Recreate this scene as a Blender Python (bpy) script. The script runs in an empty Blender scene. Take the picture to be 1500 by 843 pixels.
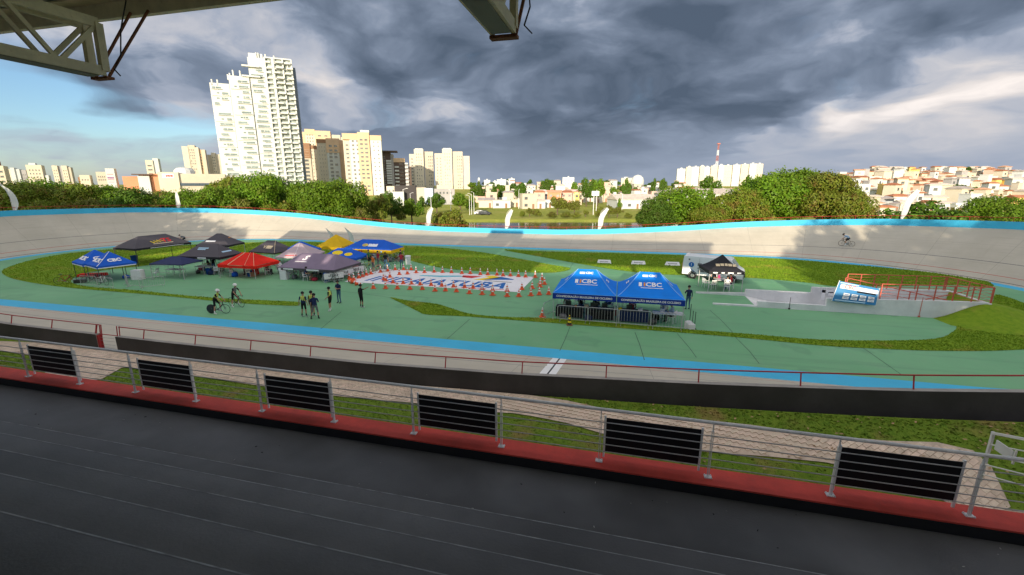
import bpy, math, random
import numpy as np
from mathutils import Vector, Matrix
random.seed(7)
S = bpy.context.scene
COL = S.collection
R = math.radians

# ------------------------------------------------------------------ camera, sky, sun, exposure
PITCH, YAW, EYE = R(13.15), R(14.2), 8.75
cam_d = bpy.data.cameras.new('camera'); cam = bpy.data.objects.new('camera', cam_d); COL.objects.link(cam)
cam.location = (0, 0, EYE); cam.rotation_euler = (R(90) - PITCH, 0, YAW)
cam_d.sensor_width = 36; cam_d.lens = 36 * 640 / 1500; cam_d.clip_start = 0.05; cam_d.clip_end = 9000
S.camera = cam
SUN_EL, SUN_AZ = R(11.5), R(176.4)
S.view_settings.view_transform = 'Standard'; S.view_settings.look = 'None'
S.view_settings.exposure = 1.47; S.view_settings.gamma = 1.0
sun_d = bpy.data.lights.new('sun', 'SUN'); sun = bpy.data.objects.new('sun', sun_d); COL.objects.link(sun)
sun_d.energy = 2.45; sun_d.angle = R(0.5); sun_d.color = (1.0, 0.86, 0.67)
sv = Vector((math.sin(SUN_AZ) * math.cos(SUN_EL), math.cos(SUN_AZ) * math.cos(SUN_EL), math.sin(SUN_EL)))
sun.rotation_euler = sv.to_track_quat('Z', 'Y').to_euler(); sun.location = sv * 300

# pixel of the 1500x843 photograph -> world direction (design aid: every thing stands at a real place)
def ray(px, py):
    a = (px - 750) / 640; b = (421.5 - py) / 640
    Y = math.cos(PITCH) + b * math.sin(PITCH); Z = -math.sin(PITCH) + b * math.cos(PITCH)
    return (a * math.cos(YAW) - Y * math.sin(YAW), a * math.sin(YAW) + Y * math.cos(YAW), Z)
def G(px, py, z=0.0):
    r = ray(px, py); t = (z - EYE) / r[2]; return Vector((r[0] * t, r[1] * t, z))
def B(px, py, yh):
    """point at horizontal distance yh along the view axis"""
    a = (px - 750) / 640; b = (421.5 - py) / 640
    Y = math.cos(PITCH) + b * math.sin(PITCH); Z = -math.sin(PITCH) + b * math.cos(PITCH)
    return a / Y * yh, EYE + Z / Y * yh
def HX(xh, yh, z=0.0):
    return Vector((xh * math.cos(YAW) - yh * math.sin(YAW), xh * math.sin(YAW) + yh * math.cos(YAW), z))

# ------------------------------------------------------------------ node helper
class NT:
    def __init__(s, nt): s.nt = nt; s.nt.nodes.clear()
    def n(s, t, **kw):
        nd = s.nt.nodes.new(t)
        for k, v in kw.items(): setattr(nd, k, v)
        return nd
    def put(s, sock, v):
        if isinstance(v, bpy.types.NodeSocket): s.nt.links.new(v, sock)
        elif v is not None: sock.default_value = v
    def m(s, op, a, b=None, c=None, clamp=False):
        nd = s.n('ShaderNodeMath', operation=op, use_clamp=clamp)
        s.put(nd.inputs[0], a)
        if b is not None: s.put(nd.inputs[1], b)
        if c is not None: s.put(nd.inputs[2], c)
        return nd.outputs[0]
    def mix(s, f, a, b, blend='MIX'):
        nd = s.n('ShaderNodeMix', data_type='RGBA', blend_type=blend)
        s.put(nd.inputs[0], f); s.put(nd.inputs[6], a if not isinstance(a, tuple) else (*a[:3], 1)); s.put(nd.inputs[7], b if not isinstance(b, tuple) else (*b[:3], 1))
        return nd.outputs[2]
    def sm(s, x, lo, hi, o0=0.0, o1=1.0):
        nd = s.n('ShaderNodeMapRange', interpolation_type='SMOOTHSTEP')
        s.put(nd.inputs[0], x); s.put(nd.inputs[1], lo); s.put(nd.inputs[2], hi); s.put(nd.inputs[3], o0); s.put(nd.inputs[4], o1)
        return nd.outputs[0]
    def noise(s, vec, scale, detail=4, rough=0.5, dist=0.0, out=0, dim='3D'):
        nd = s.n('ShaderNodeTexNoise', noise_dimensions=dim)
        s.put(nd.inputs['Vector'], vec); nd.inputs['Scale'].default_value = scale
        nd.inputs['Detail'].default_value = detail; nd.inputs['Roughness'].default_value = rough
        nd.inputs['Distortion'].default_value = dist
        return nd.outputs[out]
    def xyz(s, x, y, z=0.0):
        nd = s.n('ShaderNodeCombineXYZ'); s.put(nd.inputs[0], x); s.put(nd.inputs[1], y); s.put(nd.inputs[2], z); return nd.outputs[0]
    def ramp(s, f, stops, mode='LINEAR'):
        nd = s.n('ShaderNodeValToRGB'); nd.color_ramp.interpolation = mode
        s.put(nd.inputs[0], f); e = nd.color_ramp.elements
        while len(e) < len(stops): e.new(0.5)
        for i, (p, c) in enumerate(stops): e[i].position = p; e[i].color = (*c[:3], 1)
        return nd.outputs[0]

# ------------------------------------------------------------------ sky: clear Nishita sky under storm clouds
W = bpy.data.worlds.new('World'); S.world = W; W.use_nodes = True
w = NT(W.node_tree)
sky = w.n('ShaderNodeTexSky', sky_type='NISHITA', sun_disc=False, sun_elevation=SUN_EL, sun_rotation=SUN_AZ, altitude=600, air_density=1.0, dust_density=1.0, ozone_density=3.0)
tc = w.n('ShaderNodeTexCoord').outputs['Generated']
sp = w.n('ShaderNodeSeparateXYZ'); w.put(sp.inputs[0], tc)
dx, dy, dz = sp.outputs
az = w.m('ADD', w.m('ARCTAN2', dx, dy), YAW)            # azimuth measured from the street-side heading
el = w.m('ARCSINE', w.m('MINIMUM', w.m('MAXIMUM', dz, -1.0), 1.0))
zc = w.m('ADD', w.m('MAXIMUM', dz, 0.0), 0.13)
cu, cv = w.m('DIVIDE', dx, zc), w.m('DIVIDE', dy, zc)   # cloud-layer plane
pl = w.xyz(cu, cv, 0.0)
wx = w.n('ShaderNodeTexNoise'); w.put(wx.inputs['Vector'], pl); wx.inputs['Scale'].default_value = 0.9; wx.inputs['Detail'].default_value = 3
wsep = w.n('ShaderNodeSeparateColor'); w.put(wsep.inputs[0], wx.outputs[1])
w1 = w.m('SUBTRACT', wsep.outputs[0], 0.5); w2 = w.m('SUBTRACT', wsep.outputs[1], 0.5)
azw = w.m('MULTIPLY_ADD', w1, 0.20, az); elw = w.m('MULTIPLY_ADD', w2, 0.15, el)
# cloud billows, finer towards the eye than at the horizon
bp = w.xyz(w.m('MULTIPLY', azw, 2.2), w.m('MULTIPLY', elw, 4.6), 0.0)
bp2 = w.xyz(w.m('MULTIPLY', azw, 2.2), w.m('MULTIPLY_ADD', elw, 4.6, 0.13), 0.0)
f1 = w.noise(bp, 2.0, 10, 0.58, 0.0); f2 = w.noise(bp2, 2.0, 10, 0.58, 0.0)
relief = w.m('SUBTRACT', f1, f2)
big = w.noise(pl, 0.55, 3, 0.5)
def azel(px, py):
    r = ray(px, py); h = math.hypot(r[0], r[1]); return math.atan2(r[0], r[1]) + YAW, math.atan2(r[2], h)
def blob(px, py, sx, sy, amp, rot=0.0):
    """soft patch of cloud: centre (as seen), half sizes in degrees"""
    a0, e0 = azel(px, py)
    u = w.m('SUBTRACT', azw, a0); v = w.m('SUBTRACT', elw, e0)
    c, s_ = math.cos(rot), math.sin(rot)
    ur = w.m('ADD', w.m('MULTIPLY', u, c), w.m('MULTIPLY', v, s_)); vr = w.m('SUBTRACT', w.m('MULTIPLY', v, c), w.m('MULTIPLY', u, s_))
    q = w.m('ADD', w.m('POWER', w.m('ABSOLUTE', w.m('DIVIDE', ur, R(sx))), 2.0), w.m('POWER', w.m('ABSOLUTE', w.m('DIVIDE', vr, R(sy))), 2.0))
    return w.m('MULTIPLY', w.m('EXPONENT', w.m('MULTIPLY', q, -1.0)), amp)
def total(l):
    t = l[0]
    for k in l[1:]: t = w.m('ADD', t, k)
    return t
# darkness field of the cloud deck (positive = darker)
dark = total([blob(860, 120, 34, 10, 0.18, 0.05), blob(600, 60, 20, 6, 0.16, -0.25), blob(1010, 70, 26, 8, 0.18, 0.2), blob(780, 208, 17, 3.2, 0.30, 0.05), blob(900, 160, 10, 3, 0.12, 0.3),
    blob(130, 120, 10, 3.0, 0.16, -0.25), blob(1120, 125, 12, 4, 0.12, 0.5), blob(560, 185, 4, 2.0, 0.12), blob(230, 160, 5, 1.6, 0.14, -.2), blob(1300, 100, 8, 3, 0.12, .3), blob(1060, 175, 4, 1.2, 0.12),
    blob(500, 140, 6, 3.0, -0.24, -0.35), blob(480, 175, 6, 1.4, .14), blob(650, 110, 8, 1.6, -.12, -.5), blob(860, 95, 4, 1.4, -.16), blob(700, 170, 5, 2.0, -.10), blob(1000, 115, 7, 1.0, -.12, .15), blob(950, 60, 10, 2.5, .10, .3), blob(640, 150, 5, 2.4, -0.12, -0.3), blob(1470, 120, 8, 3.6, -0.15, 0.3), blob(1350, 150, 11, 3.8, -0.22, .2), blob(1370, 118, 5, 1.2, .12, .3), blob(1430, 165, 5, .9, .12), blob(1240, 172, 9, 1.3, -0.24, 0.12), blob(1420, 165, 8, 1.6, -0.08, .15), blob(1330, 205, 24, 1.6, -0.06), blob(1200, 215, 8, .8, -0.10), blob(1395, 200, 4, 1.2, .1), blob(60, 235, 22, 3.5, -0.10), blob(1255, 45, 4, 2.0, -0.24), blob(1440, 60, 4, 1.6, -.16), blob(1110, 118, 4, 0.9, -0.22, .1),
    blob(280, 150, 4, 2.0, -0.26), blob(800, 120, 5, 2.0, -0.12, -0.1), blob(780, 250, 26, 3.4, 0.13), blob(230, 60, 12, 5, -0.08), blob(700, 180, 6, 2.4, -0.12, -.2)])
lowel = w.sm(el, R(0.5), R(7.0), 0.30, 1.0)              # towards the horizon the deck dissolves into an even veil
veil = w.sm(el, R(9.0), R(2.0))
def puffs(dv):
    vn = w.n('ShaderNodeTexVoronoi', feature='F1'); wp = w.n('ShaderNodeVectorMath', operation='ADD'); nz = w.n('ShaderNodeTexNoise'); q = w.xyz(w.m('MULTIPLY', azw, 5.2), w.m('MULTIPLY_ADD', elw, 9.5, dv), 1.7)
    w.put(nz.inputs['Vector'], q); nz.inputs['Scale'].default_value = 1.6; nz.inputs['Detail'].default_value = 5; sc_ = w.n('ShaderNodeVectorMath', operation='SCALE'); w.put(sc_.inputs[0], nz.outputs[1]); sc_.inputs['Scale'].default_value = 0.55
    w.put(wp.inputs[0], q); w.put(wp.inputs[1], sc_.outputs[0]); w.put(vn.inputs['Vector'], wp.outputs[0]); vn.inputs['Scale'].default_value = 1.0; vn.inputs['Detail'].default_value = 2.0; vn.inputs['Roughness'].default_value = 0.55
    return vn.outputs['Distance']
pf = puffs(0.0)
body = w.m('ADD', w.m('MULTIPLY', w.m('SUBTRACT', f1, 0.5), w.m('MULTIPLY', lowel, 1.0)), w.m('ADD', dark, 0.42))
# each cloud bank has a lit upper rim and a darker belly: a firm edge laid over the soft field
edge = w.m('MULTIPLY', w.m('SUBTRACT', w.sm(body, 0.42, 0.52), 0.5), w.m('MULTIPLY', lowel, 0.20))
edge2 = w.m('MULTIPLY', w.m('SUBTRACT', w.sm(w.noise(bp, 1.1, 8, 0.5), 0.47, 0.53), 0.5), w.m('MULTIPLY', lowel, 0.12))
dens = w.m('ADD', w.m('ADD', body, w.m('ADD', edge, edge2)), w.m('MULTIPLY', relief, w.m('MULTIPLY', lowel, -1.3)))
dens = w.m('MULTIPLY_ADD', w.m('SUBTRACT', big, 0.5), 0.16, dens)
dens = w.m('ADD', dens, w.m('MULTIPLY', w.m('ADD', w.m('MULTIPLY', w.m('SUBTRACT', pf, 0.66), 0.40), 0.0), lowel))
dens = w.m('MULTIPLY_ADD', dens, 0.80, 0.07)
ccol = w.ramp(dens, [(0.0, (0.60, 0.55, 0.52)), (0.16, (0.46, 0.43, 0.42)), (0.30, (0.33, 0.335, 0.365)), (0.46, (0.225, 0.252, 0.31)), (0.62, (0.142, 0.174, 0.232)), (0.78, (0.092, 0.118, 0.164)), (1.0, (0.052, 0.072, 0.105))])
ccol = w.mix(w.m('MULTIPLY', veil, 0.45), ccol, (0.20, 0.235, 0.30))
# where the clear sky shows: low on the left, and in the west behind the grandstand
gap = total([blob(50, 142, 14, 1.6, 0.50, -0.10), blob(210, 176, 10, 0.9, 0.34, -.1), blob(40, 180, 12, .6, .22), blob(-250, 190, 25, 9, 0.6)])
west = w.sm(w.m('MULTIPLY', w.m('COSINE', w.m('SUBTRACT', az, YAW)), w.m('COSINE', el)), 0.25, -0.55)
cov = w.m('SUBTRACT', w.m('MULTIPLY_ADD', w.m('SUBTRACT', f1, 0.5), 1.4, 1.05), w.m('ADD', gap, w.m('MULTIPLY', west, 0.75)))
cov = w.sm(cov, 0.20, 0.95)
cwest = w.mix(w.m('MULTIPLY', west, 0.85), ccol, (3.0, 2.6, 2.15))
clear = w.n('ShaderNodeBackground'); w.put(clear.inputs[0], sky.outputs[0]); clear.inputs[1].default_value = 0.07
cloud = w.n('ShaderNodeBackground'); w.put(cloud.inputs[0], cwest); cloud.inputs[1].default_value = 0.62
mx = w.n('ShaderNodeMixShader'); w.put(mx.inputs[0], cov); w.put(mx.inputs[1], clear.outputs[0]); w.put(mx.inputs[2], cloud.outputs[0])
wo = w.n('ShaderNodeOutputWorld'); w.put(wo.inputs[0], mx.outputs[0])
W.cycles.sampling_method = 'MANUAL'; W.cycles.sample_map_resolution = 512

# ------------------------------------------------------------------ materials
MATS = {}
def mat(name, col, rough=0.7, var=0.12, scale=1.5, metal=0.0, bump=0.0, bscale=20, spec=0.3, grime=None, trans=0.0, detail=5, tint=None):
    """plain painted / woven / concrete surface with blotchy wear"""
    if name in MATS: return MATS[name]
    m = bpy.data.materials.new(name); m.use_nodes = True; n = NT(m.node_tree)
    p = n.n('ShaderNodeBsdfPrincipled'); o = n.n('ShaderNodeOutputMaterial')
    t = n.n('ShaderNodeTexCoord').outputs['Object']
    f = n.noise(t, scale, detail, 0.6)
    c = n.mix(n.sm(f, 0.25, 0.75), tuple(x * (1 - var) for x in col), tuple(min(1, x * (1 + var)) for x in col))
    if tint: c = n.mix(n.sm(n.noise(t, scale * 0.35, 4, 0.6), 0.45, 0.72), c, tint)
    if grime: c = n.mix(n.sm(n.noise(t, scale * 4.3, 6, 0.7), 0.55, 0.8, 0, 0.6), c, grime)
    n.put(p.inputs['Base Color'], c); n.put(p.inputs['Roughness'], n.m('MULTIPLY_ADD', f, 0.25, rough - 0.12))
    p.inputs['Metallic'].default_value = metal; p.inputs['Specular IOR Level'].default_value = spec
    if bump:
        b = n.n('ShaderNodeBump'); b.inputs['Strength'].default_value = bump; b.inputs['Distance'].default_value = 0.02
        n.put(b.inputs['Height'], n.noise(t, bscale, 5, 0.6)); n.put(p.inputs['Normal'], b.outputs[0])
    sh = p.outputs[0]
    if trans:
        tr = n.n('ShaderNodeBsdfTranslucent'); n.put(tr.inputs[0], c); mm = n.n('ShaderNodeMixShader'); mm.inputs[0].default_value = trans
        n.put(mm.inputs[1], sh); n.put(mm.inputs[2], tr.outputs[0]); sh = mm.outputs[0]
    n.put(o.inputs[0], sh); MATS[name] = m; return m
def grass_mat(name, a, b, c, scale=1.0):
    if name in MATS: return MATS[name]
    m = bpy.data.materials.new(name); m.use_nodes = True; n = NT(m.node_tree)
    p = n.n('ShaderNodeBsdfPrincipled'); o = n.n('ShaderNodeOutputMaterial')
    t = n.n('ShaderNodeNewGeometry').outputs['Position']
    f = n.noise(t, 0.35 * scale, 5, 0.62); g = n.noise(t, 3.2 * scale, 6, 0.7); h = n.noise(t, 30 * scale, 3, 0.7)
    k = n.mix(n.sm(g, 0.3, 0.7), a, b); k = n.mix(n.sm(f, 0.52, 0.74), k, c)
    k = n.mix(n.sm(h, 0.35, 0.75, 0, 0.28), k, tuple(x * 0.45 for x in a))
    n.put(p.inputs['Base Color'], k); p.inputs['Roughness'].default_value = 0.95; p.inputs['Specular IOR Level'].default_value = 0.1
    bu = n.n('ShaderNodeBump'); bu.inputs['Strength'].default_value = 0.6; bu.inputs['Distance'].default_value = 0.06
    n.put(bu.inputs['Height'], n.m('ADD', g, h)); n.put(p.inputs['Normal'], bu.outputs[0])
    n.put(o.inputs[0], p.outputs[0]); MATS[name] = m; return m
def leaf_mat(name, a, b, c):
    if name in MATS: return MATS[name]
    m = bpy.data.materials.new(name); m.use_nodes = True; n = NT(m.node_tree)
    p = n.n('ShaderNodeBsdfPrincipled'); o = n.n('ShaderNodeOutputMaterial'); ge = n.n('ShaderNodeNewGeometry')
    oi = n.n('ShaderNodeObjectInfo').outputs['Random']
    f = n.noise(ge.outputs['Position'], 0.8, 3, 0.6)
    k = n.mix(ge.outputs['Random Per Island'], a, b); k = n.mix(n.sm(f, 0.45, 0.7), k, c)
    k = n.mix(n.m('MULTIPLY', oi, 0.35), k, tuple(x * 0.6 for x in c))
    n.put(p.inputs['Base Color'], k); p.inputs['Roughness'].default_value = 0.55; p.inputs['Specular IOR Level'].default_value = 0.25
    tr = n.n('ShaderNodeBsdfTranslucent'); n.put(tr.inputs[0], k); mm = n.n('ShaderNodeMixShader'); mm.inputs[0].default_value = 0.3
    n.put(mm.inputs[1], p.outputs[0]); n.put(mm.inputs[2], tr.outputs[0]); n.put(o.inputs[0], mm.outputs[0]); MATS[name] = m; return m
def glass_mat(name, col, rough=0.08):
    if name in MATS: return MATS[name]
    m = mat(name, col, rough=rough + 0.1, var=0.3, scale=0.4, spec=0.9); return m

# ------------------------------------------------------------------ mesh building
class MB:
    def __init__(s): s.v = []; s.f = []; s.mi = []
    def add(s, vs, fs, mi=0):
        b = len(s.v); s.v += [tuple(p) for p in vs]; s.f += [tuple(b + i for i in f) for f in fs]; s.mi += [mi] * len(fs); return s
    def box(s, c, d, rz=0.0, mi=0, taper=1.0):
        x, y, z = (k / 2 for k in d); cr, sr = math.cos(rz), math.sin(rz); vs = []
        for dz in (-z, z):
            k = 1.0 if dz < 0 else taper
            for a, b in ((-x, -y), (x, -y), (x, y), (-x, y)):
                a *= k; b *= k; vs.append((c[0] + a * cr - b * sr, c[1] + a * sr + b * cr, c[2] + dz))
        return s.add(vs, [(3, 2, 1, 0), (4, 5, 6, 7), (0, 1, 5, 4), (1, 2, 6, 5), (2, 3, 7, 6), (3, 0, 4, 7)], mi)
    def bar(s, p, q, r, n=6, mi=0, r2=None, cap=True):
        p, q = Vector(p), Vector(q); d = q - p
        if d.length < 1e-6: return s
        d.normalize(); u = d.orthogonal().normalized(); v = d.cross(u); r2 = r if r2 is None else r2; vs = []
        if abs(d.z) < 0.98: u = d.cross(Vector((0, 0, 1))).normalized(); v = u.cross(d)
        o = math.pi / n
        for c, rr in ((p, r), (q, r2)):
            for i in range(n):
                a = o + 2 * math.pi * i / n; vs.append(c + u * (rr * math.cos(a)) + v * (rr * math.sin(a)))
        fs = [(i, (i + 1) % n, n + (i + 1) % n, n + i) for i in range(n)]
        if cap: fs += [tuple(range(n - 1, -1, -1)), tuple(range(n, 2 * n))]
        return s.add(vs, fs, mi)
    def beam(s, p, q, wd, ht, mi=0):
        """rectangular section between two points, ht measured up"""
        p, q = Vector(p), Vector(q); d = (q - p).normalized(); u = d.cross(Vector((0, 0, 1)))
        u = Vector((1, 0, 0)) if u.length < 1e-4 else u.normalized(); v = u.cross(d).normalized()
        vs = [c + u * a + v * b for c in (p, q) for a, b in ((-wd / 2, -ht / 2), (wd / 2, -ht / 2), (wd / 2, ht / 2), (-wd / 2, ht / 2))]
        return s.add(vs, [(3, 2, 1, 0), (4, 5, 6, 7), (0, 1, 5, 4), (1, 2, 6, 5), (2, 3, 7, 6), (3, 0, 4, 7)], mi)
    def path(s, pts, r, n=6, mi=0):
        for a, b in zip(pts, pts[1:]): s.bar(a, b, r, n, mi)
        return s
    def lathe(s, prof, c=(0, 0, 0), n=12, mi=0, axis='z', mis=None):
        vs = []
        for r, z in prof:
            for i in range(n):
                a = 2 * math.pi * i / n; x, y = r * math.cos(a), r * math.sin(a)
                vs.append((c[0] + x, c[1] + y, c[2] + z) if axis == 'z' else (c[0] + x, c[1] + z, c[2] + y))
        b = len(s.v); s.v += vs
        for k in range(len(prof) - 1):
            for i in range(n):
                j = (i + 1) % n; s.f.append((b + k * n + i, b + k * n + j, b + (k + 1) * n + j, b + (k + 1) * n + i)); s.mi.append(mis[k] if mis else mi)
        return s
    def poly(s, pts, z0, z1, mi=0):
        """extruded outline"""
        n = len(pts); vs = [(x, y, z0) for x, y in pts] + [(x, y, z1) for x, y in pts]
        return s.add(vs, [tuple(range(n - 1, -1, -1)), tuple(range(n, 2 * n))] + [(i, (i + 1) % n, n + (i + 1) % n, n + i) for i in range(n)], mi)
    def build(s, name, mats, parent=None, loc=None, rz=None, smooth=False):
        me = bpy.data.meshes.new(name); me.from_pydata(s.v, [], s.f)
        for m in (mats if isinstance(mats, (list, tuple)) else [mats]): me.materials.append(m)
        if any(s.mi): me.polygons.foreach_set('material_index', s.mi)
        if smooth: me.polygons.foreach_set('use_smooth', [True] * len(me.polygons))
        me.update(); return place(name, me, parent, loc, rz)
def place(name, me, parent=None, loc=None, rz=None):
    o = bpy.data.objects.new(name, me); COL.objects.link(o)
    if parent is not None: o.parent = parent
    if loc is not None: o.location = loc
    if rz is not None: o.rotation_euler = (0, 0, rz)
    return o
def tag(o, label=None, cat=None, group=None, kind=None):
    if label: o['label'] = label
    if cat: o['category'] = cat
    if group: o['group'] = group
    if kind: o['kind'] = kind
    return o
def thing(name, label, cat, loc=(0, 0, 0), rz=0.0, group=None):
    o = bpy.data.objects.new(name, None); COL.objects.link(o); o.location = loc; o.rotation_euler = (0, 0, rz); o.empty_display_size = 0.3
    return tag(o, label, cat, group)
def copy_tree(o, parent=None):
    c = o.copy(); COL.objects.link(c)
    if parent is not None: c.parent = parent
    for ch in list(o.children): copy_tree(ch, c)
    return c
def dup(root, loc, rz, label, scale=None, group=None):
    c = copy_tree(root); c.location = loc; c.rotation_euler = (0, 0, rz); c['label'] = label
    if scale: c.scale = scale if isinstance(scale, tuple) else (scale,) * 3
    if group: c['group'] = group
    return c
ORD = ['first', 'second', 'third', 'fourth', 'fifth', 'sixth', 'seventh', 'eighth', 'ninth', 'tenth', 'eleventh', 'twelfth', 'thirteenth', 'fourteenth', 'fifteenth', 'sixteenth', 'seventeenth', 'eighteenth', 'nineteenth', 'twentieth']
def nth(i):
    if i < 20: return ORD[i]
    t = ['', '', 'twenty', 'thirty', 'forty', 'fifty', 'sixty', 'seventy', 'eighty', 'ninety', 'hundred'][(i + 1) // 10]
    u = (i + 1) % 10
    return t[:-1] + 'ieth' if u == 0 else t + '-' + ORD[u - 1]
def smooth(pts, k=6, closed=True):
    """Catmull-Rom through the points"""
    out = []; n = len(pts)
    for i in range(n if closed else n - 1):
        g = (lambda j: pts[j % n]) if closed else (lambda j: pts[min(max(j, 0), n - 1)])
        p0, p1, p2, p3 = g(i - 1), g(i), g(i + 1), g(i + 2)
        for q in range(k):
            t = q / k
            out.append(tuple(0.5 * (2 * p1[a] + (p2[a] - p0[a]) * t + (2 * p0[a] - 5 * p1[a] + 4 * p2[a] - p3[a]) * t * t + (3 * p1[a] - p0[a] - 3 * p2[a] + p3[a]) * t ** 3) for a in (0, 1)))
    if not closed: out.append(tuple(pts[-1][:2]))
    return out
FONTS = {}
def text_mesh(s, size=1.0, shear=0.0, bold=0.0, spacing=1.0, align='CENTER'):
    c = bpy.data.curves.new('lettering', 'FONT'); c.body = s; c.size = size; c.shear = shear; c.offset = bold; c.space_character = spacing
    c.align_x = align; c.align_y = 'CENTER'; c.resolution_u = 2; c.extrude = 0.0
    o = bpy.data.objects.new('lettering', c); me = bpy.data.meshes.new_from_object(o)
    bpy.data.objects.remove(o); bpy.data.curves.remove(c)
    for m in list(me.materials): me.materials.clear()
    return me
def lettering(s, size, m, fn, parent=None, name='lettering', **kw):
    """flat print: fn maps text-plane (x, y) to a 3-D point on the carrying surface"""
    me = text_mesh(s, size, **kw)
    for v in me.vertices: v.co = fn(v.co.x, v.co.y)
    me.materials.append(m); return place(name, me, parent)
# ------------------------------------------------------------------ velodrome geometry
CV, UL, UR = 41.3, -54.0, 15.0                 # centre line, turn centres
R0, R1 = 18.8, 20.1                            # inner and outer edge of the blue band
SL = 7.1                                       # width of the banked concrete
TOP = [(0, 1.95), (10, 2.0), (16, 2.22), (22, 2.6), (27.8, 3.05), (36.5, 3.85), (43, 4.4), (49, 4.85), (59, 5.3), (70.6, 5.5)]
PAR = 0.75
def top_z(d):
    for (a, x), (b, y) in zip(TOP, TOP[1:]):
        if d <= b: return x + (y - x) * max(0, d - a) / (b - a)
    return TOP[-1][1]
HALF = (UR - UL) / 2
def station(kind, q):
    """kind 'n','r','f','l' : near straight, right turn, far straight, left turn -> (cx, cy, nx, ny, dist from straight centre)"""
    if kind == 'n': return (q, CV, 0, -1, abs(q - (UL + UR) / 2))
    if kind == 'f': return (q, CV, 0, 1, abs(q - (UL + UR) / 2))
    if kind == 'r': return (UR, CV, math.cos(q), math.sin(q), HALF + 23 * min(q + math.pi / 2, math.pi / 2 - q))
    return (UL, CV, math.cos(q), math.sin(q), HALF + 23 * min(q - math.pi / 2, 1.5 * math.pi - q))
ST = []
def addst(kind, a, b, n, last=False):
    for i in range(n + (1 if last else 0)): ST.append(station(kind, a + (b - a) * i / n))
GATE0, GATE1 = -23.6, -22.4
addst('n', GATE1, UR, 40); addst('r', -math.pi / 2, math.pi / 2, 64); addst('f', UR, UL, 70); addst('l', math.pi / 2, 1.5 * math.pi, 64); addst('n', UL, GATE0, 32, True)
ST.append(station('n', GATE1))
UARC = [0.0]
for a, b in zip(ST, ST[1:]):
    pa = (a[0] + a[2] * 23, a[1] + a[3] * 23); pb = (b[0] + b[2] * 23, b[1] + b[3] * 23)
    UARC.append(UARC[-1] + math.hypot(pa[0] - pb[0], pa[1] - pb[1]))
def HW(st):
    H = top_z(st[4]) - PAR
    if st[3] < 0 and st[0] > -20: H -= 0.16 * math.exp(-((st[4] - 29) / 11) ** 2)
    return H, math.sqrt(SL * SL - H * H)
def at(st, r, z): return (st[0] + st[2] * r, st[1] + st[3] * r, z)
def strip(name, prof, mats, mis, uvs=None, sts=None, arc=None):
    """sweep a cross profile (function of station) round the ring"""
    sts = sts or ST; arc = arc or UARC; V_, F_, M_ = [], [], []; k = None
    for st in sts:
        p = prof(st); k = len(p); V_ += p
    for i in range(len(sts) - 1):
        for j in range(k - 1):
            F_.append((i * k + j, (i + 1) * k + j, (i + 1) * k + j + 1, i * k + j + 1)); M_.append(mis[j])
    me = bpy.data.meshes.new(name); me.from_pydata(V_, [], F_)
    for m in mats: me.materials.append(m)
    me.polygons.foreach_set('material_index', M_)
    if uvs:
        ul = me.uv_layers.new(name='uv').data; li = 0
        for i in range(len(sts) - 1):
            for j in range(k - 1):
                for (a, b) in ((i, j), (i + 1, j), (i + 1, j + 1), (i, j + 1)): ul[li].uv = (arc[a], uvs[b]); li += 1
    me.update(); return place(name, me)
# painted concrete of the track, with its regulation lines
def track_mat():
    m = bpy.data.materials.new('track_concrete'); m.use_nodes = True; n = NT(m.node_tree)
    p = n.n('ShaderNodeBsdfPrincipled'); o = n.n('ShaderNodeOutputMaterial')
    uv = n.n('ShaderNodeUVMap').outputs[0]; s = n.n('ShaderNodeSeparateXYZ'); n.put(s.inputs[0], uv); U, V = s.outputs[0], s.outputs[1]
    pos = n.n('ShaderNodeNewGeometry').outputs['Position']
    a = n.noise(pos, 0.3, 5, 0.6); b = n.noise(pos, 4.0, 6, 0.65); st = n.noise(n.xyz(n.m('MULTIPLY', U, 0.08), n.m('MULTIPLY', V, 2.2)), 3.0, 4, 0.6)
    c = n.mix(n.sm(a, 0.3, 0.7), (0.44, 0.405, 0.325), (0.50, 0.46, 0.375)); c = n.mix(n.sm(b, 0.5, 0.8, 0, 0.35), c, (0.40, 0.36, 0.285))
    c = n.mix(n.sm(st, 0.52, 0.78, 0, 0.5), c, (0.34, 0.305, 0.25)); dn = n.noise(n.xyz(n.m('MULTIPLY', U, 0.9), n.m('MULTIPLY', V, 0.10)), 1.6, 5, 0.65); c = n.mix(n.sm(dn, 0.56, 0.8, 0, 0.4), c, (0.33, 0.29, 0.235))
    def line(v0, wd, col, c, f=1.0, wob=0.0):
        d = n.m('ABSOLUTE', n.m('SUBTRACT', V, v0)); return n.mix(n.m('MULTIPLY', n.m('LESS_THAN', d, wd / 2), f), c, col)
    c = line(0.20, 0.05, (0.03, 0.03, 0.03), c); c = line(0.88, 0.055, (0.42, 0.03, 0.03), c, 0.9); c = line(2.5, 0.06, (0.05, 0.07, 0.10), c, 0.85); c = line(4.75, 0.02, (0.2, 0.18, 0.16), c, 0.5)
    j = n.m('FRACT', n.m('DIVIDE', U, 6.0)); c = n.mix(n.m('MULTIPLY', n.m('LESS_THAN', j, 0.004), 0.55), c, (0.14, 0.13, 0.12))
    n.put(p.inputs['Base Color'], c); n.put(p.inputs['Roughness'], n.m('MULTIPLY_ADD', a, 0.3, 0.5)); p.inputs['Specular IOR Level'].default_value = 0.25
    n.put(o.inputs[0], p.outputs[0]); return m
M_track = track_mat()
M_blue = mat('sky_blue_paint', (0.05, 0.42, 0.66), rough=0.6, var=0.07, scale=0.6, grime=(0.10, 0.34, 0.46))
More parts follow.
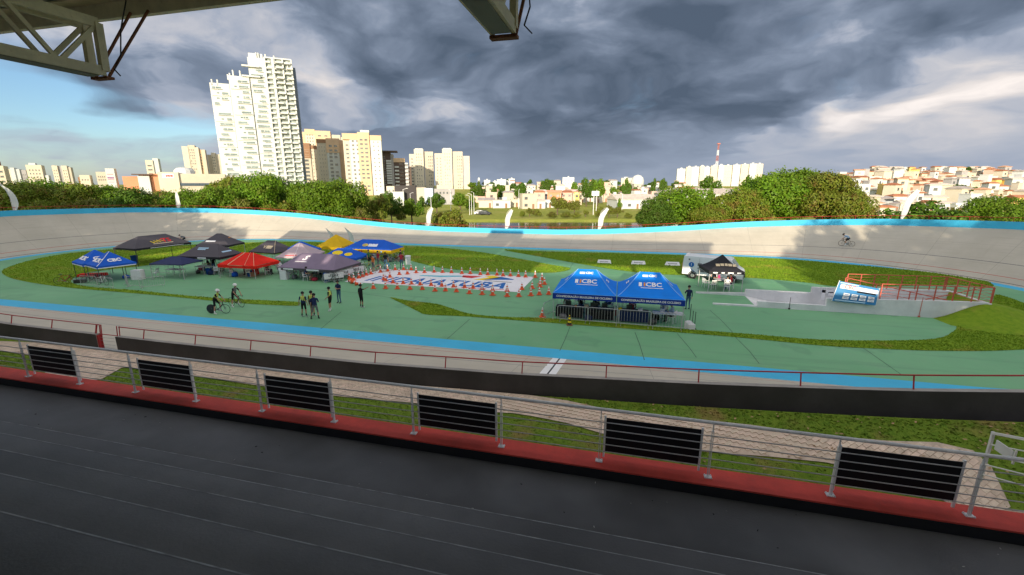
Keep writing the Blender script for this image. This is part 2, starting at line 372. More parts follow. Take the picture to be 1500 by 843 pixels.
M_green = mat('green_paint', (0.15, 0.36, 0.20), rough=0.7, var=0.09, scale=0.25, grime=(0.19, 0.31, 0.19), tint=(0.13, 0.31, 0.18))
def green_mat():
    m = M_green; n = NT(m.node_tree); p = n.n('ShaderNodeBsdfPrincipled'); o = n.n('ShaderNodeOutputMaterial'); pos = n.n('ShaderNodeNewGeometry').outputs['Position']
    a = n.noise(pos, 0.09, 5, 0.6); b = n.noise(pos, 0.8, 6, 0.65); c = n.noise(pos, 6.0, 6, 0.7)
    mp = n.n('ShaderNodeMapping'); n.put(mp.inputs[0], pos); mp.inputs['Scale'].default_value = (0.05, 1.1, 1.0); mp.inputs['Rotation'].default_value = (0, 0, 0.12); st = n.noise(mp.outputs[0], 1.3, 6, 0.7)
    k = n.mix(n.sm(a, 0.35, 0.65), (0.135, 0.345, 0.170), (0.172, 0.40, 0.205)); k = n.mix(n.sm(b, 0.42, 0.75, 0, 0.5), k, (0.20, 0.36, 0.22)); k = n.mix(n.sm(st, 0.52, 0.72, 0, 0.6), k, (0.11, 0.255, 0.15)); k = n.mix(n.sm(c, 0.60, 0.78, 0, 0.35), k, (0.09, 0.17, 0.11)); d_ = n.noise(pos, 0.28, 3, 0.5); k = n.mix(n.m('MULTIPLY', n.sm(d_, 0.60, 0.64), n.m('MULTIPLY', n.sm(d_, 0.72, 0.66), 0.35)), k, (0.10, 0.24, 0.14))
    n.put(p.inputs['Base Color'], k); n.put(p.inputs['Roughness'], n.m('MULTIPLY_ADD', b, 0.3, 0.5)); p.inputs['Specular IOR Level'].default_value = 0.25; n.put(o.inputs[0], p.outputs[0])
green_mat()
M_grey = mat('bare_concrete', (0.30, 0.29, 0.27), rough=0.85, var=0.2, scale=1.2, grime=(0.14, 0.13, 0.12), bump=0.3)
M_black = mat('black_wall_paint', (0.065, 0.063, 0.063), rough=0.72, var=0.25, scale=0.8, grime=(0.055, 0.053, 0.05), bump=0.3, bscale=6)
M_red = mat('red_metal_paint', (0.36, 0.025, 0.03), rough=0.5, var=0.15, scale=2)
M_white = mat('white_paint', (0.80, 0.80, 0.78), rough=0.6, var=0.05, scale=1)
M_grass = grass_mat('infield_grass', (0.14, 0.26, 0.016), (0.23, 0.34, 0.024), (0.31, 0.28, 0.05))
M_lawn = grass_mat('verge_grass', (0.12, 0.23, 0.024), (0.20, 0.29, 0.036), (0.29, 0.22, 0.08), 1.5)
M_park = grass_mat('park_grass', (0.22, 0.27, 0.04), (0.34, 0.34, 0.07), (0.42, 0.36, 0.12), 0.12)
M_steel = mat('galvanised_steel', (0.42, 0.42, 0.41), rough=0.45, var=0.12, scale=8, metal=0.55)
M_dark = mat('dark_trim', (0.02, 0.02, 0.022), rough=0.6)

trk = tag(strip('cycling_track', lambda st: [at(st, R1, 0.0), at(st, R1 + HW(st)[1] * 0.5, HW(st)[0] * 0.5), at(st, R1 + HW(st)[1], HW(st)[0])], [M_track], [0, 0], uvs=[0, SL / 2, SL]), kind='structure')
tag(strip('blue_band', lambda st: [at(st, R0, 0.0), at(st, R1, 0.0)], [M_blue], [0]), kind='structure')
# parapet, cut at the entrance gap
wsts = [s_ for s_ in ST[:-1]]
def parapet(st):
    H, Wd = HW(st); r = R1 + Wd; z = H + PAR
    return [at(st, r, H - 0.05), at(st, r, z), at(st, r + 0.2, z), at(st, r + 0.2, -3.0)]
pw = strip('track_wall', parapet, [M_blue, M_grey, M_black], [0, 1, 2], sts=wsts, arc=UARC)
tag(pw, 'long curved parapet wall round the cycling track, blue inside and black outside', 'wall')
for st in (ST[0], ST[-2]):
    p = parapet(st); b = MB(); s_ = 1 if st is ST[0] else -1
    b.add(p, [(0, 1, 2, 3)]); b.build('wall_end', M_grey, pw)
# finish line: two white stripes with a black line between, laid on the banking
fin_x = G(812, 530, 0.6)[0]
fl = thing('finish_line', 'white finish stripes with thin black line painted across the near straight', 'finish line', (0, 0, 0))
def onbank(x, v):   # near straight: v metres up the banking
    st = station('n', x); H, Wd = HW(st); a = math.atan2(H, Wd); return (x, CV - R1 - v * math.cos(a), v * math.sin(a) + 0.006)
for nm, a, b_, m in (('stripe', -0.36, -0.04, M_white), ('centre_stripe', -0.04, 0.04, M_dark), ('stripe', 0.04, 0.36, M_white)):
    q = MB(); n_ = 8; vs = [onbank(fin_x + c, 0.02 + i * (SL - 0.06) / n_) for i in range(n_ + 1) for c in (a, b_)]
    q.add(vs, [(2 * i, 2 * i + 1, 2 * i + 3, 2 * i + 2) for i in range(n_)]); q.build(nm, m, fl)

# ------------------------------------------------------------------ infield slab with the tunnel ramp cut out
RX0, RX1, RY0, RY1 = 9.9, 23.5, 34.75, 38.0     # ramp trench
def fill(name, outer, holes, z, mats, kind='structure', thick=0.0):
    bm_ = __import__('bmesh').new(); edges = []
    for loop in [outer] + holes:
        vs = [bm_.verts.new((p[0], p[1], z)) for p in loop]
        edges += [bm_.edges.new((vs[i], vs[(i + 1) % len(vs)])) for i in range(len(vs))]
    B_ = __import__('bmesh'); B_.ops.triangle_fill(bm_, use_beauty=True, use_dissolve=False, edges=edges, normal=(0, 0, 1))
    me = bpy.data.meshes.new(name); bm_.to_mesh(me); bm_.free(); me.materials.append(mats)
    o = place(name, me); tag(o, kind=kind); return o
ring0 = [(st[0] + st[2] * R0, st[1] + st[3] * R0) for st in ST[:-1]]
trench = [(RX0, RY0), (RX1, RY0), (RX1, RY1), (RX0, RY1)]
fill('infield', ring0, [trench], 0.0, M_green)
def gp(pts, z=0.02): return [tuple(G(x, y, z)[:2]) for x, y in pts]
def grass_patch(pts, k=5, mound=0.0):
    o = fill('grass_patch', smooth(gp(pts), k), [], 0.018, M_grass); return o
PATCHES = {
 'left': [(3, 397), (22, 388), (60, 378), (100, 371.5), (150, 366.5), (200, 363.5), (260, 360), (330, 356.5), (420, 354.5), (500, 356), (580, 360), (640, 362.5), (700, 369), (760, 379), (808, 388), (836, 393.5), (812, 399.5), (760, 399), (700, 397.5), (650, 393), (618, 386.5), (590, 380), (540, 376), (470, 374), (380, 373), (330, 375), (270, 382), (215, 389), (160, 395), (118, 403), (104, 413), (130, 420), (200, 425.5), (262, 432), (330, 437.5), (400, 440.5), (437, 442.5), (438, 446), (425, 448), (340, 443.5), (250, 434.5), (170, 427.5), (100, 421.5), (45, 414), (12, 406)],
 'mid': [(738, 366), (800, 368.5), (900, 371), (1000, 374), (1100, 377.5), (1180, 382), (1260, 389), (1330, 395.5), (1400, 404), (1445, 412), (1452, 421), (1400, 418), (1320, 419), (1226, 419.5), (1180, 414), (1110, 408), (1040, 404.5), (960, 401.5), (900, 395), (840, 385), (790, 376)],
 'near': [(572, 436), (598, 440.5), (640, 445.5), (665, 453), (690, 460), (740, 464.5), (800, 466), (880, 472), (1000, 482), (1100, 489.5), (1190, 497), (1290, 499), (1368, 496.5), (1395, 487), (1402, 477), (1394, 469), (1384, 465), (1420, 458), (1452, 445), (1458, 432), (1478, 436), (1520, 452), (1580, 475), (1540, 505), (1480, 513), (1380, 514), (1290, 511), (1200, 506), (1100, 496), (1000, 487.5), (900, 480), (820, 474), (740, 468), (680, 463.5), (626, 461), (612, 456), (592, 446)]}
for k_, p_ in PATCHES.items(): grass_patch(p_, 5)
# tufts that break the edges and the flatness of the grass: short blades scattered on each patch
def inside(x, y, P):
    c = False; j = len(P) - 1
    for i in range(len(P)):
        if (P[i][1] > y) != (P[j][1] > y) and x < (P[j][0] - P[i][0]) * (y - P[i][1]) / (P[j][1] - P[i][1]) + P[i][0]: c = not c
        j = i
    return c
def tufts(name, P, n, m, zf, h=0.09, label=None):
    xs = [p[0] for p in P]; ys = [p[1] for p in P]; b = MB(); rr = random.Random(3); k = 0; t = 0
    while k < n and t < n * 12:
        t += 1; x, y = rr.uniform(min(xs), max(xs)), rr.uniform(min(ys), max(ys))
        if not inside(x, y, P): continue
        k += 1; z = zf(x, y)
        a = rr.uniform(0, 6.28); s_ = rr.uniform(0.6, 1.4); w_ = 0.035 * s_; hh = h * s_; lx, ly = rr.uniform(-.05, .05), rr.uniform(-.05, .05)
        c, d = math.cos(a) * w_, math.sin(a) * w_
        b.add([(x - c, y - d, z), (x + c, y + d, z), (x + lx, y + ly, z + hh)], [(0, 1, 2)])
    return tag(b.build(name, m), kind='stuff')
for k_, p_ in PATCHES.items(): tufts('grass', smooth(gp(p_), 5), {'left': 60000, 'mid': 60000, 'near': 30000}[k_], M_grass, lambda x, y: 0.012, {'left': 0.07, 'mid': 0.07, 'near': 0.04}[k_])
# expansion joints in the painted slab
jb = MB()
for L in [[(835, 479), (828, 497), (820, 514)], [(930, 487), (937, 505), (944, 528)], [(1040, 455), (1056, 469), (1073, 487)], [(992, 489), (1010, 510), (1020, 524)], [(1075, 492), (1098, 515), (1112, 533)],
          [(330, 423.2), (380, 423.6), (440, 424), (495, 426.5), (535, 431), (560, 434.5), (574, 437)], [(140, 440), (205, 433)], [(688, 468), (672, 482), (655, 497)], [(1250, 500), (1300, 535), (1320, 549)], [(840, 385), (835, 393)], [(500, 457), (470, 482)]]:
    for a, b_ in zip(L, L[1:]):
        p, q = G(*a, 0.0), G(*b_, 0.0); d = (q - p).normalized(); n_ = Vector((-d.y, d.x, 0)) * 0.02
        jb.add([(p - n_)[:2] + (0.006,), (q - n_)[:2] + (0.006,), (q + n_)[:2] + (0.006,), (p + n_)[:2] + (0.006,)], [(0, 1, 2, 3)])
tag(jb.build('expansion_joints', mat('joint_filler', (0.07, 0.13, 0.085), rough=0.9)), kind='structure')

# ------------------------------------------------------------------ terrain
def smst(x, a, b): t = min(1, max(0, (x - a) / (b - a))); return t * t * (3 - 2 * t)
def ring_dist(x, y):
    cx = min(max(x, UL), UR); return math.hypot(x - cx, y - CV)
def terrain_z(x, y):
    xh = x * math.cos(YAW) + y * math.sin(YAW); yh = -x * math.sin(YAW) + y * math.cos(YAW)
    z = 1.1 - 2.1 * smst(y, 16, 40)
    if yh > 60:
        r = xh / yh
        wr = smst(r, 0.60, 0.80)
        z += wr * (smst(yh, 95, 390) * 18.5) + (1 - wr) * (smst(yh, 235, 650) * 9.0)
        wl = smst(-r, 0.45, 0.7); z += wl * smst(yh, 150, 500) * 2
    return z
LAKE = [(540, 318.5), (600, 321), (700, 322.2), (820, 322.6), (930, 322.8), (985, 323.5)]
def lake_cut(x, y):
    yh = -x * math.sin(YAW) + y * math.cos(YAW); xh = x * math.cos(YAW) + y * math.sin(YAW)
    return smst(yh, 86, 92) * (1 - smst(yh, 122, 130)) * smst(xh, -75, -60) * (1 - smst(xh, 36, 48))
def build_terrain():
    xs = sorted(set([-2500, -1800, -1200, -900, -700, -550, -420] + [-340 + 8 * i for i in range(26)] + [-130 + 3 * i for i in range(70)] + [80 + 8 * i for i in range(30)] + [330, 420, 520, 650, 800, 1000, 1300, 1800, 2500]))
    ys = sorted(set([-600, -300, -120, -60, -30, -10, 2] + [8 + 1.5 * i for i in range(60)] + [98 + 3 * i for i in range(25)] + [175 + 9 * i for i in range(38)] + [530, 580, 640, 720, 850, 1100, 1500, 2200, 4000]))
    V_, F_ = [], []
    for y in ys:
        for x in xs:
            rd = ring_dist(x, y); z = terrain_z(x, y) - 3.2 * lake_cut(x, y)
            if rd < 27.2: z = -3.4
            if y < 15 and rd >= 27.2: z -= 0.3
            V_.append((x, y, z))
    n = len(xs)
    for j in range(len(ys) - 1):
        for i in range(n - 1): F_.append((j * n + i, j * n + i + 1, (j + 1) * n + i + 1, (j + 1) * n + i))
    me = bpy.data.meshes.new('terrain'); me.from_pydata(V_, [], F_); me.polygons.foreach_set('use_smooth', [True] * len(F_)); me.materials.append(M_park); return tag(place('terrain', me), kind='structure')
build_terrain()
def water_mat():
    m = bpy.data.materials.new('lake_water'); m.use_nodes = True; n = NT(m.node_tree)
    p = n.n('ShaderNodeBsdfPrincipled'); o = n.n('ShaderNodeOutputMaterial'); pos = n.n('ShaderNodeNewGeometry').outputs['Position']
    n.put(p.inputs['Base Color'], n.mix(n.noise(pos, 0.08, 4), (0.10, 0.075, 0.045), (0.065, 0.06, 0.04))); p.inputs['Roughness'].default_value = 0.09; p.inputs['IOR'].default_value = 1.33; p.inputs['Specular IOR Level'].default_value = 0.8
    b = n.n('ShaderNodeBump'); b.inputs['Strength'].default_value = 0.25; b.inputs['Distance'].default_value = 0.03; n.put(b.inputs['Height'], n.noise(pos, 1.6, 4, 0.6)); n.put(p.inputs['Normal'], b.outputs[0]); n.put(o.inputs[0], p.outputs[0]); return m
lk = MB(); c4 = [HX(-85, 84), HX(60, 84), HX(60, 132), HX(-85, 132)]; lk.add([(p.x, p.y, -1.55) for p in c4], [(0, 1, 2, 3)]); tag(lk.build('lake', water_mat()), kind='structure')

# ------------------------------------------------------------------ verge between the wall and the grandstand
def lawn_z(x, y):
    H = HW(station('n', min(x, UR)))[0] if x < UR else top_z(HALF + 1.0 * (x - UR)) - PAR - 0.12
    t = smst(y, 10.6, 14.0); return 1.15 + (max(H, 1.15) - 1.15) * t
def build_lawn():
    nx, ny = 150, 12; V_, F_ = [], []
    for j in range(ny + 1):
        for i in range(nx + 1):
            x = -75 + i * 0.8; y0 = 7.4; y1 = 14.02
            if x > UR: y1 = CV - math.sqrt(max(0.0, 27.15 ** 2 - (x - UR) ** 2)) if x - UR < 25 else 30
            if x < UL: y1 = CV - math.sqrt(max(0.0, 27.15 ** 2 - (x - UL) ** 2))
            y = y0 + (y1 - y0) * j / ny; V_.append((x, y, lawn_z(x, min(y, 14.0))))
    for j in range(ny):
        for i in range(nx): F_.append((j * (nx + 1) + i, j * (nx + 1) + i + 1, (j + 1) * (nx + 1) + i + 1, (j + 1) * (nx + 1) + i))
    me = bpy.data.meshes.new('lawn'); me.from_pydata(V_, [], F_); me.materials.append(M_lawn); me.polygons.foreach_set('use_smooth', [True] * len(F_)); return tag(place('lawn', me), kind='structure')
build_lawn()
tufts('grass', [(-28, 11.0), (13, 9.6), (13, 14.0), (-28, 14.0)], 34000, M_lawn, lambda x, y: lawn_z(x, y) - 0.008, 0.032)
# paved path: outline on the verge, bricks laid diagonally
def gz(px, py):
    p = G(px, py, 1.2)
    for _ in range(6): p = G(px, py, lawn_z(p.x, p.y))
    return (p.x, p.y)
PATH = [gz(*q) for q in [(-60, 497), (60, 503), (150, 514), (300, 531), (450, 548), (600, 565), (700, 573), (775, 580), (830, 588), (880, 599), (960, 609), (1100, 624), (1200, 640), (1300, 652), (1370, 660), (1420, 680), (1448, 700), (1480, 745), (1440, 760), (1400, 745), (1330, 708), (1210, 680), (1130, 671), (1040, 664), (940, 650), (880, 636), (830, 621), (780, 611), (750, 606.5), (700, 604), (600, 591), (480, 580), (375, 565.5), (285, 552), (180, 539), (150, 556), (110, 566), (60, 552), (90, 528), (-60, 506)]]
path_z = lambda x, y: lawn_z(x, y) + 0.030
def build_path():
    pth = fill('brick_path', PATH, [], 0, mat('path_mortar', (0.55, 0.46, 0.37), rough=0.95, var=0.2, scale=3))
    bmm = __import__('bmesh'); bm_ = bmm.new(); bm_.from_mesh(pth.data)
    for _ in range(3): bmm.ops.subdivide_edges(bm_, edges=[e for e in bm_.edges if e.calc_length() > 1.0], cuts=1); bmm.ops.triangulate(bm_, faces=bm_.faces)
    for v in bm_.verts: v.co.z = path_z(v.co.x, v.co.y)
    bm_.to_mesh(pth.data); bm_.free()
    M_b = [mat('paver_%s' % n_, c, rough=0.9, var=0.2, scale=4, grime=(0.3, 0.25, 0.2)) for n_, c in (('sand', (0.66, 0.56, 0.45)), ('dust', (0.60, 0.50, 0.40)), ('rose', (0.68, 0.55, 0.45)))]
    u, v_ = Vector((math.cos(0.62), math.sin(0.62))), Vector((-math.sin(0.62), math.cos(0.62)))
    L, D = 0.24, 0.125; spots = []
    for i in range(-260, 260):
        for j in range(-420, 420):
            p = u * (i * L + (L / 2 if j % 2 else 0)) + v_ * (j * D)
            x, y = p.x - 5, p.y + 12
            if -27 < x < 13 and 9 < y < 14.05 and inside(x, y, PATH) and all(inside(x + a * u.x * L / 2 + c * v_.x * D / 2, y + a * u.y * L / 2 + c * v_.y * D / 2, PATH) for a, c in ((1, 1), (1, -1), (-1, -1), (-1, 1))):
                spots.append((math.hypot(x, y), x, y))
    spots.sort(); one = []
    for m in M_b:
        q = MB(); q.box((0, 0, 0), (L - 0.010, D - 0.010, 0.03), 0, 0, 0.975); me = bpy.data.meshes.new('brick'); me.from_pydata(q.v, [], q.f[1:]); me.materials.append(m); one.append(me)
    rest = MB(); rr = random.Random(9)
    for k, (_, x, y) in enumerate(spots):
        z = path_z(x, y) + 0.004 + rr.uniform(-0.0015, 0.0015); mi = rr.randrange(3)
        gx, gy = (path_z(x + .1, y) - path_z(x - .1, y)) / .2, (path_z(x, y + .1) - path_z(x, y - .1)) / .2; an = 0.62 + rr.uniform(-.012, .012)
        if k < 300: o = place('brick', one[mi], pth, (x, y, z)); o.rotation_euler = (Vector((-gx, -gy, 1)).to_track_quat('Z', 'Y').to_matrix() @ Matrix.Rotation(an + math.atan2(-gx, 1) * 0, 3, 'Z')).to_euler()
        else:
            q = MB(); q.box((x, y, z), (L - 0.010, D - 0.010, 0.03), an, mi, 0.975); rest.add([(a, b, c + gx * (a - x) + gy * (b - y)) for a, b, c in q.v], q.f, mi)
    tag(rest.build('brick', M_b, pth), kind='stuff')
build_path()
# dry leaves on the verge
lf = MB(); rr = random.Random(4)
for _ in range(170):
    if rr.random() < 0.75: x, y = rr.uniform(-1, 11), rr.uniform(11.8, 13.9)
    else: x, y = rr.uniform(-26, 11), rr.uniform(11.2, 13.9)
    s_ = rr.uniform(0.025, 0.065); a = rr.uniform(0, 6.28); z = lawn_z(x, y) + 0.06
    c, d = math.cos(a), math.sin(a)
    lf.add([(x - c * s_, y - d * s_, z), (x - d * s_ * .5, y + c * s_ * .5, z + rr.uniform(0, .03)), (x + c * s_, y + d * s_, z + rr.uniform(0, .03)), (x + d * s_ * .5, y - c * s_ * .5, z)], [(0, 1, 2, 3)])
tag(lf.build('fallen_leaves', mat('dry_leaf', (0.36, 0.24, 0.13), rough=0.8, var=0.4, scale=5)), kind='stuff')

# ------------------------------------------------------------------ red rail on the parapet
M_rail = M_red
def rail_top(st): H, Wd = HW(st); r = R1 + Wd; return at(st, r - 0.03, H + PAR + 0.40)
tr = thing('track_railing', 'thin red railing with inward leaning posts on top of the track wall', 'railing')
tb = MB(); pts = [rail_top(st) for st in ST]
tb.path(pts[:-1], 0.025, 5); tb.build('top_rail', M_rail, tr)
post_me = {}
def rail_post(x_st):
    H, Wd = HW(x_st); r = R1 + Wd; b = MB(); b.bar(at(x_st, r + 0.08, H + PAR - 0.02), rail_top(x_st), 0.022, 5); return b.build('post', M_rail, tr)
for x in [-3.22 + 2.94 * i for i in range(-7, 7)] + [-23.75, -26.68, -29.5, -32.4, -35.3, -38.2, -41.1, -44, -47]: rail_post(station('n', x))
for i in range(0, 24): rail_post(station('f', UR - 2.94 * i))
for i in range(1, 24): rail_post(station('r', -math.pi / 2 + math.pi * i / 24))
for i in range(1, 24): rail_post(station('l', math.pi / 2 + math.pi * i / 24))
# gate in the gap
gt = thing('track_gate', 'small red metal gate in the gap of the track wall', 'gate', (GATE0, 14.1, 0))
b = MB()
for x in (0.03, 0.12, GATE1 - GATE0 - 0.10, GATE1 - GATE0 + 0.05): b = MB(); b.bar((x, 0, 1.1), (x, 0.12, 2.4), 0.022, 5); b.build('post', M_rail, gt)
b = MB(); b.box((0.05, 0, 1.5), (0.12, 0.16, 0.85)); b.build('jamb', M_rail, gt)
for z in (1.12, 1.98):
    b = MB(); b.bar((0.05, 0, z), (GATE1 - GATE0, 0, z), 0.02, 5); b.build('rail', M_rail, gt)
b = MB()
for z in (1.3, 1.48, 1.66, 1.82): b.bar((0.05, 0, z), (GATE1 - GATE0, 0, z), 0.007, 4)
b.build('wire', M_steel, gt)
# ------------------------------------------------------------------ grandstand: deck, kerb, railing, boards, roof
M_deck = mat('deck_paint', (0.168, 0.165, 0.162), rough=0.58, var=0.25, scale=0.5, grime=(0.13, 0.13, 0.132), bump=0.25, bscale=30, tint=(0.085, 0.083, 0.08), spec=0.35)
M_kerb = mat('red_kerb_paint', (0.74, 0.085, 0.06), rough=0.75, var=0.16, scale=1.5, grime=(0.55, 0.10, 0.08), bump=0.3, bscale=25)
M_rub = mat('scuffed_edge', (0.36, 0.36, 0.35), rough=0.8, var=0.4, scale=5)
GX0, GX1 = -60, 22
deck = MB(); deck.box(((GX0 + GX1) / 2, 6.0, 3.33), (GX1 - GX0, 2.7, 0.2))
tag(deck.build('grandstand_walkway', M_deck), kind='structure')
k_ = MB(); k_.box(((GX0 + GX1) / 2, 7.55, 3.375), (GX1 - GX0, 0.5, 0.55)); tag(k_.build('kerb', [M_kerb]), kind='structure')
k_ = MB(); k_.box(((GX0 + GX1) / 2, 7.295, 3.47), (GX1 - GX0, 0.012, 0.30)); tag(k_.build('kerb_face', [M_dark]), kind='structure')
k_ = MB(); k_.box(((GX0 + GX1) / 2, 7.5, 1.9), (GX1 - GX0, 0.3, 2.38)); tag(k_.build('retaining_wall', [M_grey]), kind='structure')
for i in range(1, 14):
    z = 3.35 + 0.45 * i; y1 = 6.36 - 0.8 * i; b = MB()
    b.box(((GX0 + GX1) / 2, y1 - 0.42, z - 0.25), (GX1 - GX0, 0.84, 0.5)); b.box(((GX0 + GX1) / 2, y1 - 0.004, z - 0.010), (GX1 - GX0, 0.014, 0.026), mi=1)
    tag(b.build('seating_step', [M_deck, M_rub]), kind='structure')
# little specks of litter on the deck
b = MB(); rr = random.Random(5)
for _ in range(46):
    x, y = rr.uniform(-14, 6), rr.uniform(5.6, 7.2); s_ = rr.uniform(.004, .013); a = rr.uniform(0, 3)
    b.box((x, y, 3.432 + s_ * 0.4), (s_ * 3, s_, s_ * .8), a, 0 if rr.random() < .6 else 1)
tag(b.build('litter', [mat('paper_scrap', (0.5, 0.48, 0.45)), mat('dark_scrap', (0.01, 0.01, 0.01))]), kind='stuff')
M_barp = mat('thin_bar_paint', (0.50, 0.49, 0.47), rough=0.5, var=0.15, scale=3)
# railing: posts every 1.92 m, each a part
gr = thing('grandstand_railing', 'long pale metal railing with five thin bars on the red kerb', 'railing', (0, 7.52, 3.65))
M_pale = mat('pale_railing_paint', (0.86, 0.85, 0.82), rough=0.42, var=0.10, scale=3, metal=0.0, grime=(0.55, 0.52, 0.47), spec=0.5)
PX = [-2.12 + 1.922 * i for i in range(-12, 6)]
b = MB(); b.box((0, 0, 0.008), (0.13, 0.10, 0.014))
for s_ in (-1, 1): b.box((s_ * 0.014, 0, 0.46), (0.009, 0.036, 0.92))
b.box((0, 0, 0.955), (0.012, 0.04, 0.10)); b.bar((0, 0, 0.99), (0, 0, 1.06), 0.012, 6)
for y in (-0.04, 0.04): b.bar((0.05, y, 0.015), (0.05, y, 0.03), 0.01, 6); b.bar((-0.05, y, 0.015), (-0.05, y, 0.03), 0.01, 6)
pm = None
for x in PX:
    if pm is None: pm = b.build('post', M_pale, gr, (x, 0, 0)).data
    else: place('post', pm, gr, (x, 0, 0))
b = MB(); b.bar((PX[0] - 1.8, 0, 1.08), (PX[-1] + 0.2, 0, 1.08), 0.030, 10); b.build('handrail', M_pale, gr, smooth=True)
for z in (0.24, 0.39, 0.54, 0.69, 0.84):
    b = MB(); b.bar((PX[0] - 1.8, -0.035, z), (PX[-1] + 0.2, -0.035, z), 0.0095, 8); b.build('bar', M_barp, gr, smooth=True)
# black boards fixed to every other bay
M_board = mat('black_board', (0.0075, 0.0078, 0.009), rough=0.6, var=0.2, scale=3)
bays = [(-15.61, -13.66), (-11.7, -9.8), (-7.88, -5.96), (-4.04, -2.12), (-0.2, 1.72), (3.64, 5.56)]
for i, (a, c) in enumerate(bays):
    t = thing('black_board', 'plain black board behind the railing, %s from the left end' % ORD[i], 'board', ((a + c) / 2 - 0.03, 7.64, 3.65), 0, 'black boards behind every other railing bay')
    w_ = c - a
    q = MB(); q.box((0, 0, 0.50), (w_ - 0.26, 0.02, 0.70)); q.build('panel', M_board, t)
    for s_ in (-1, 1):
        q = MB(); q.box((s_ * (w_ / 2 - 0.11), 0.0, 0.46), (0.035, 0.03, 0.86)); q.build('upright', M_pale, t)
# ramp railing at the right end
rg = thing('stair_railing', 'pale metal stair railing with diagonal run and small white plate beyond the kerb', 'railing', (0, 0, 0))
A, C_ = Vector((7.95, 10.7, 2.45)), Vector((8.0, 7.9, 3.65))
q = MB(); q.box((A.x, A.y, A.z + 0.55), (0.05, 0.05, 1.2)); q.build('post', M_pale, rg)
q = MB(); q.beam(A + Vector((0, 0, 1.12)), C_ + Vector((0, 0, 1.05)), 0.06, 0.05); q.build('handrail', M_pale, rg)
for h in (0.12, 0.36, 0.6, 0.85):
    q = MB(); q.bar(A + Vector((0, 0, h)), C_ + Vector((0, 0, h)), 0.014, 6); q.build('bar', M_pale, rg)
q = MB(); q.box((A.x, A.y - 0.34, A.z + 0.93), (0.02, 0.42, 0.22)); q.build('plate', M_white, rg)
q = MB(); q.box((A.x, A.y - 0.6, A.z + 0.93), (0.03, 0.03, 0.3)); q.build('plate_bracket', M_pale, rg)
stp = MB(); stp.poly([(7.9, 7.8), (11.5, 7.8), (11.5, 11.0), (7.9, 11.0)], 0.9, 2.2)
# stair landing slab
tag(MB().poly([gz(1400, 745), gz(1365, 722), gz(1440, 700), gz(1500, 742), gz(1520, 775)][::1], 1.0, 1.32).build('landing_slab', mat('sand_concrete', (0.42, 0.35, 0.27), rough=0.9, var=0.12, scale=2, grime=(0.28, 0.22, 0.17))), kind='structure')

# ---- roof on trusses
M_purlin = mat('truss_paint', (0.80, 0.73, 0.53), rough=0.6, var=0.15, scale=3, grime=(0.42, 0.30, 0.19), spec=0.3)
M_rust = mat('rusty_plate', (0.22, 0.09, 0.05), rough=0.8, var=0.3, scale=6)
M_sheet = mat('roof_sheet', (0.5, 0.52, 0.46), rough=0.5, var=0.12, scale=0.7, metal=0.3)
rf = thing('grandstand_roof', 'corrugated grandstand roof with edge beam seen from below', 'roof', (0, 0, 0))
def roof_part(x0, x1, zf, zb, y0=8.0, y1=-3.0):
    b = MB(); n_ = int((x1 - x0) / 0.28); d = 0.28; vs = []; fs = []
    xs = []
    for i in range(n_): xs += [(x0 + i * d, 0), (x0 + i * d + 0.10, 0), (x0 + i * d + 0.14, 0.045), (x0 + i * d + 0.24, 0.045)]
    for x, h in xs: vs += [(x, y0, zf + h), (x, y1, zb + h)]
    fs = [(2 * i, 2 * i + 1, 2 * i + 3, 2 * i + 2) for i in range(len(xs) - 1)]
    b.add(vs, fs); b.build('roof_sheet', M_sheet, rf)
ZF, ZB = 12.55, 12.75
roof_part(-52, -20.5, ZF, ZB); roof_part(-20.5, -12.5, ZF + 0.003, ZB + 0.002); roof_part(-12.5, 15.5, ZF, ZB - 0.001)
b = MB(); b.box((-18.3, 8.02, 12.42), (67.6, 0.12, 0.40)); b.build('edge_beam', M_purlin, rf)
b = MB(); b.box((-14.3, 6.0, 13.35), (5.4, 3.0, 1.5)); b.build('unseen_roof_block', M_sheet, rf)  # unseen raised block, added for its taller shadow on the far straight
b = MB(); b.box((1.5, -3.05, 11.75), (27.0, 0.12, 2.1)); b.box((-32.1, -3.05, 12.05), (39.8, 0.12, 1.4)); b.build('unseen_light_stop', M_sheet, rf)  # unseen sheets added below the roof to bound the sunlit strip on the infield
b = MB(); b.box((-18.3, 7.82, 12.53), (67.6, 0.3, 0.03)); b.build('gutter', M_purlin, rf)
for y in (5.6, 3.2, 0.8, -1.6):
    b = MB(); b.box((-18.3, y, 12.46), (67.6, 0.09, 0.14)); b.build('purlin', M_purlin, rf)
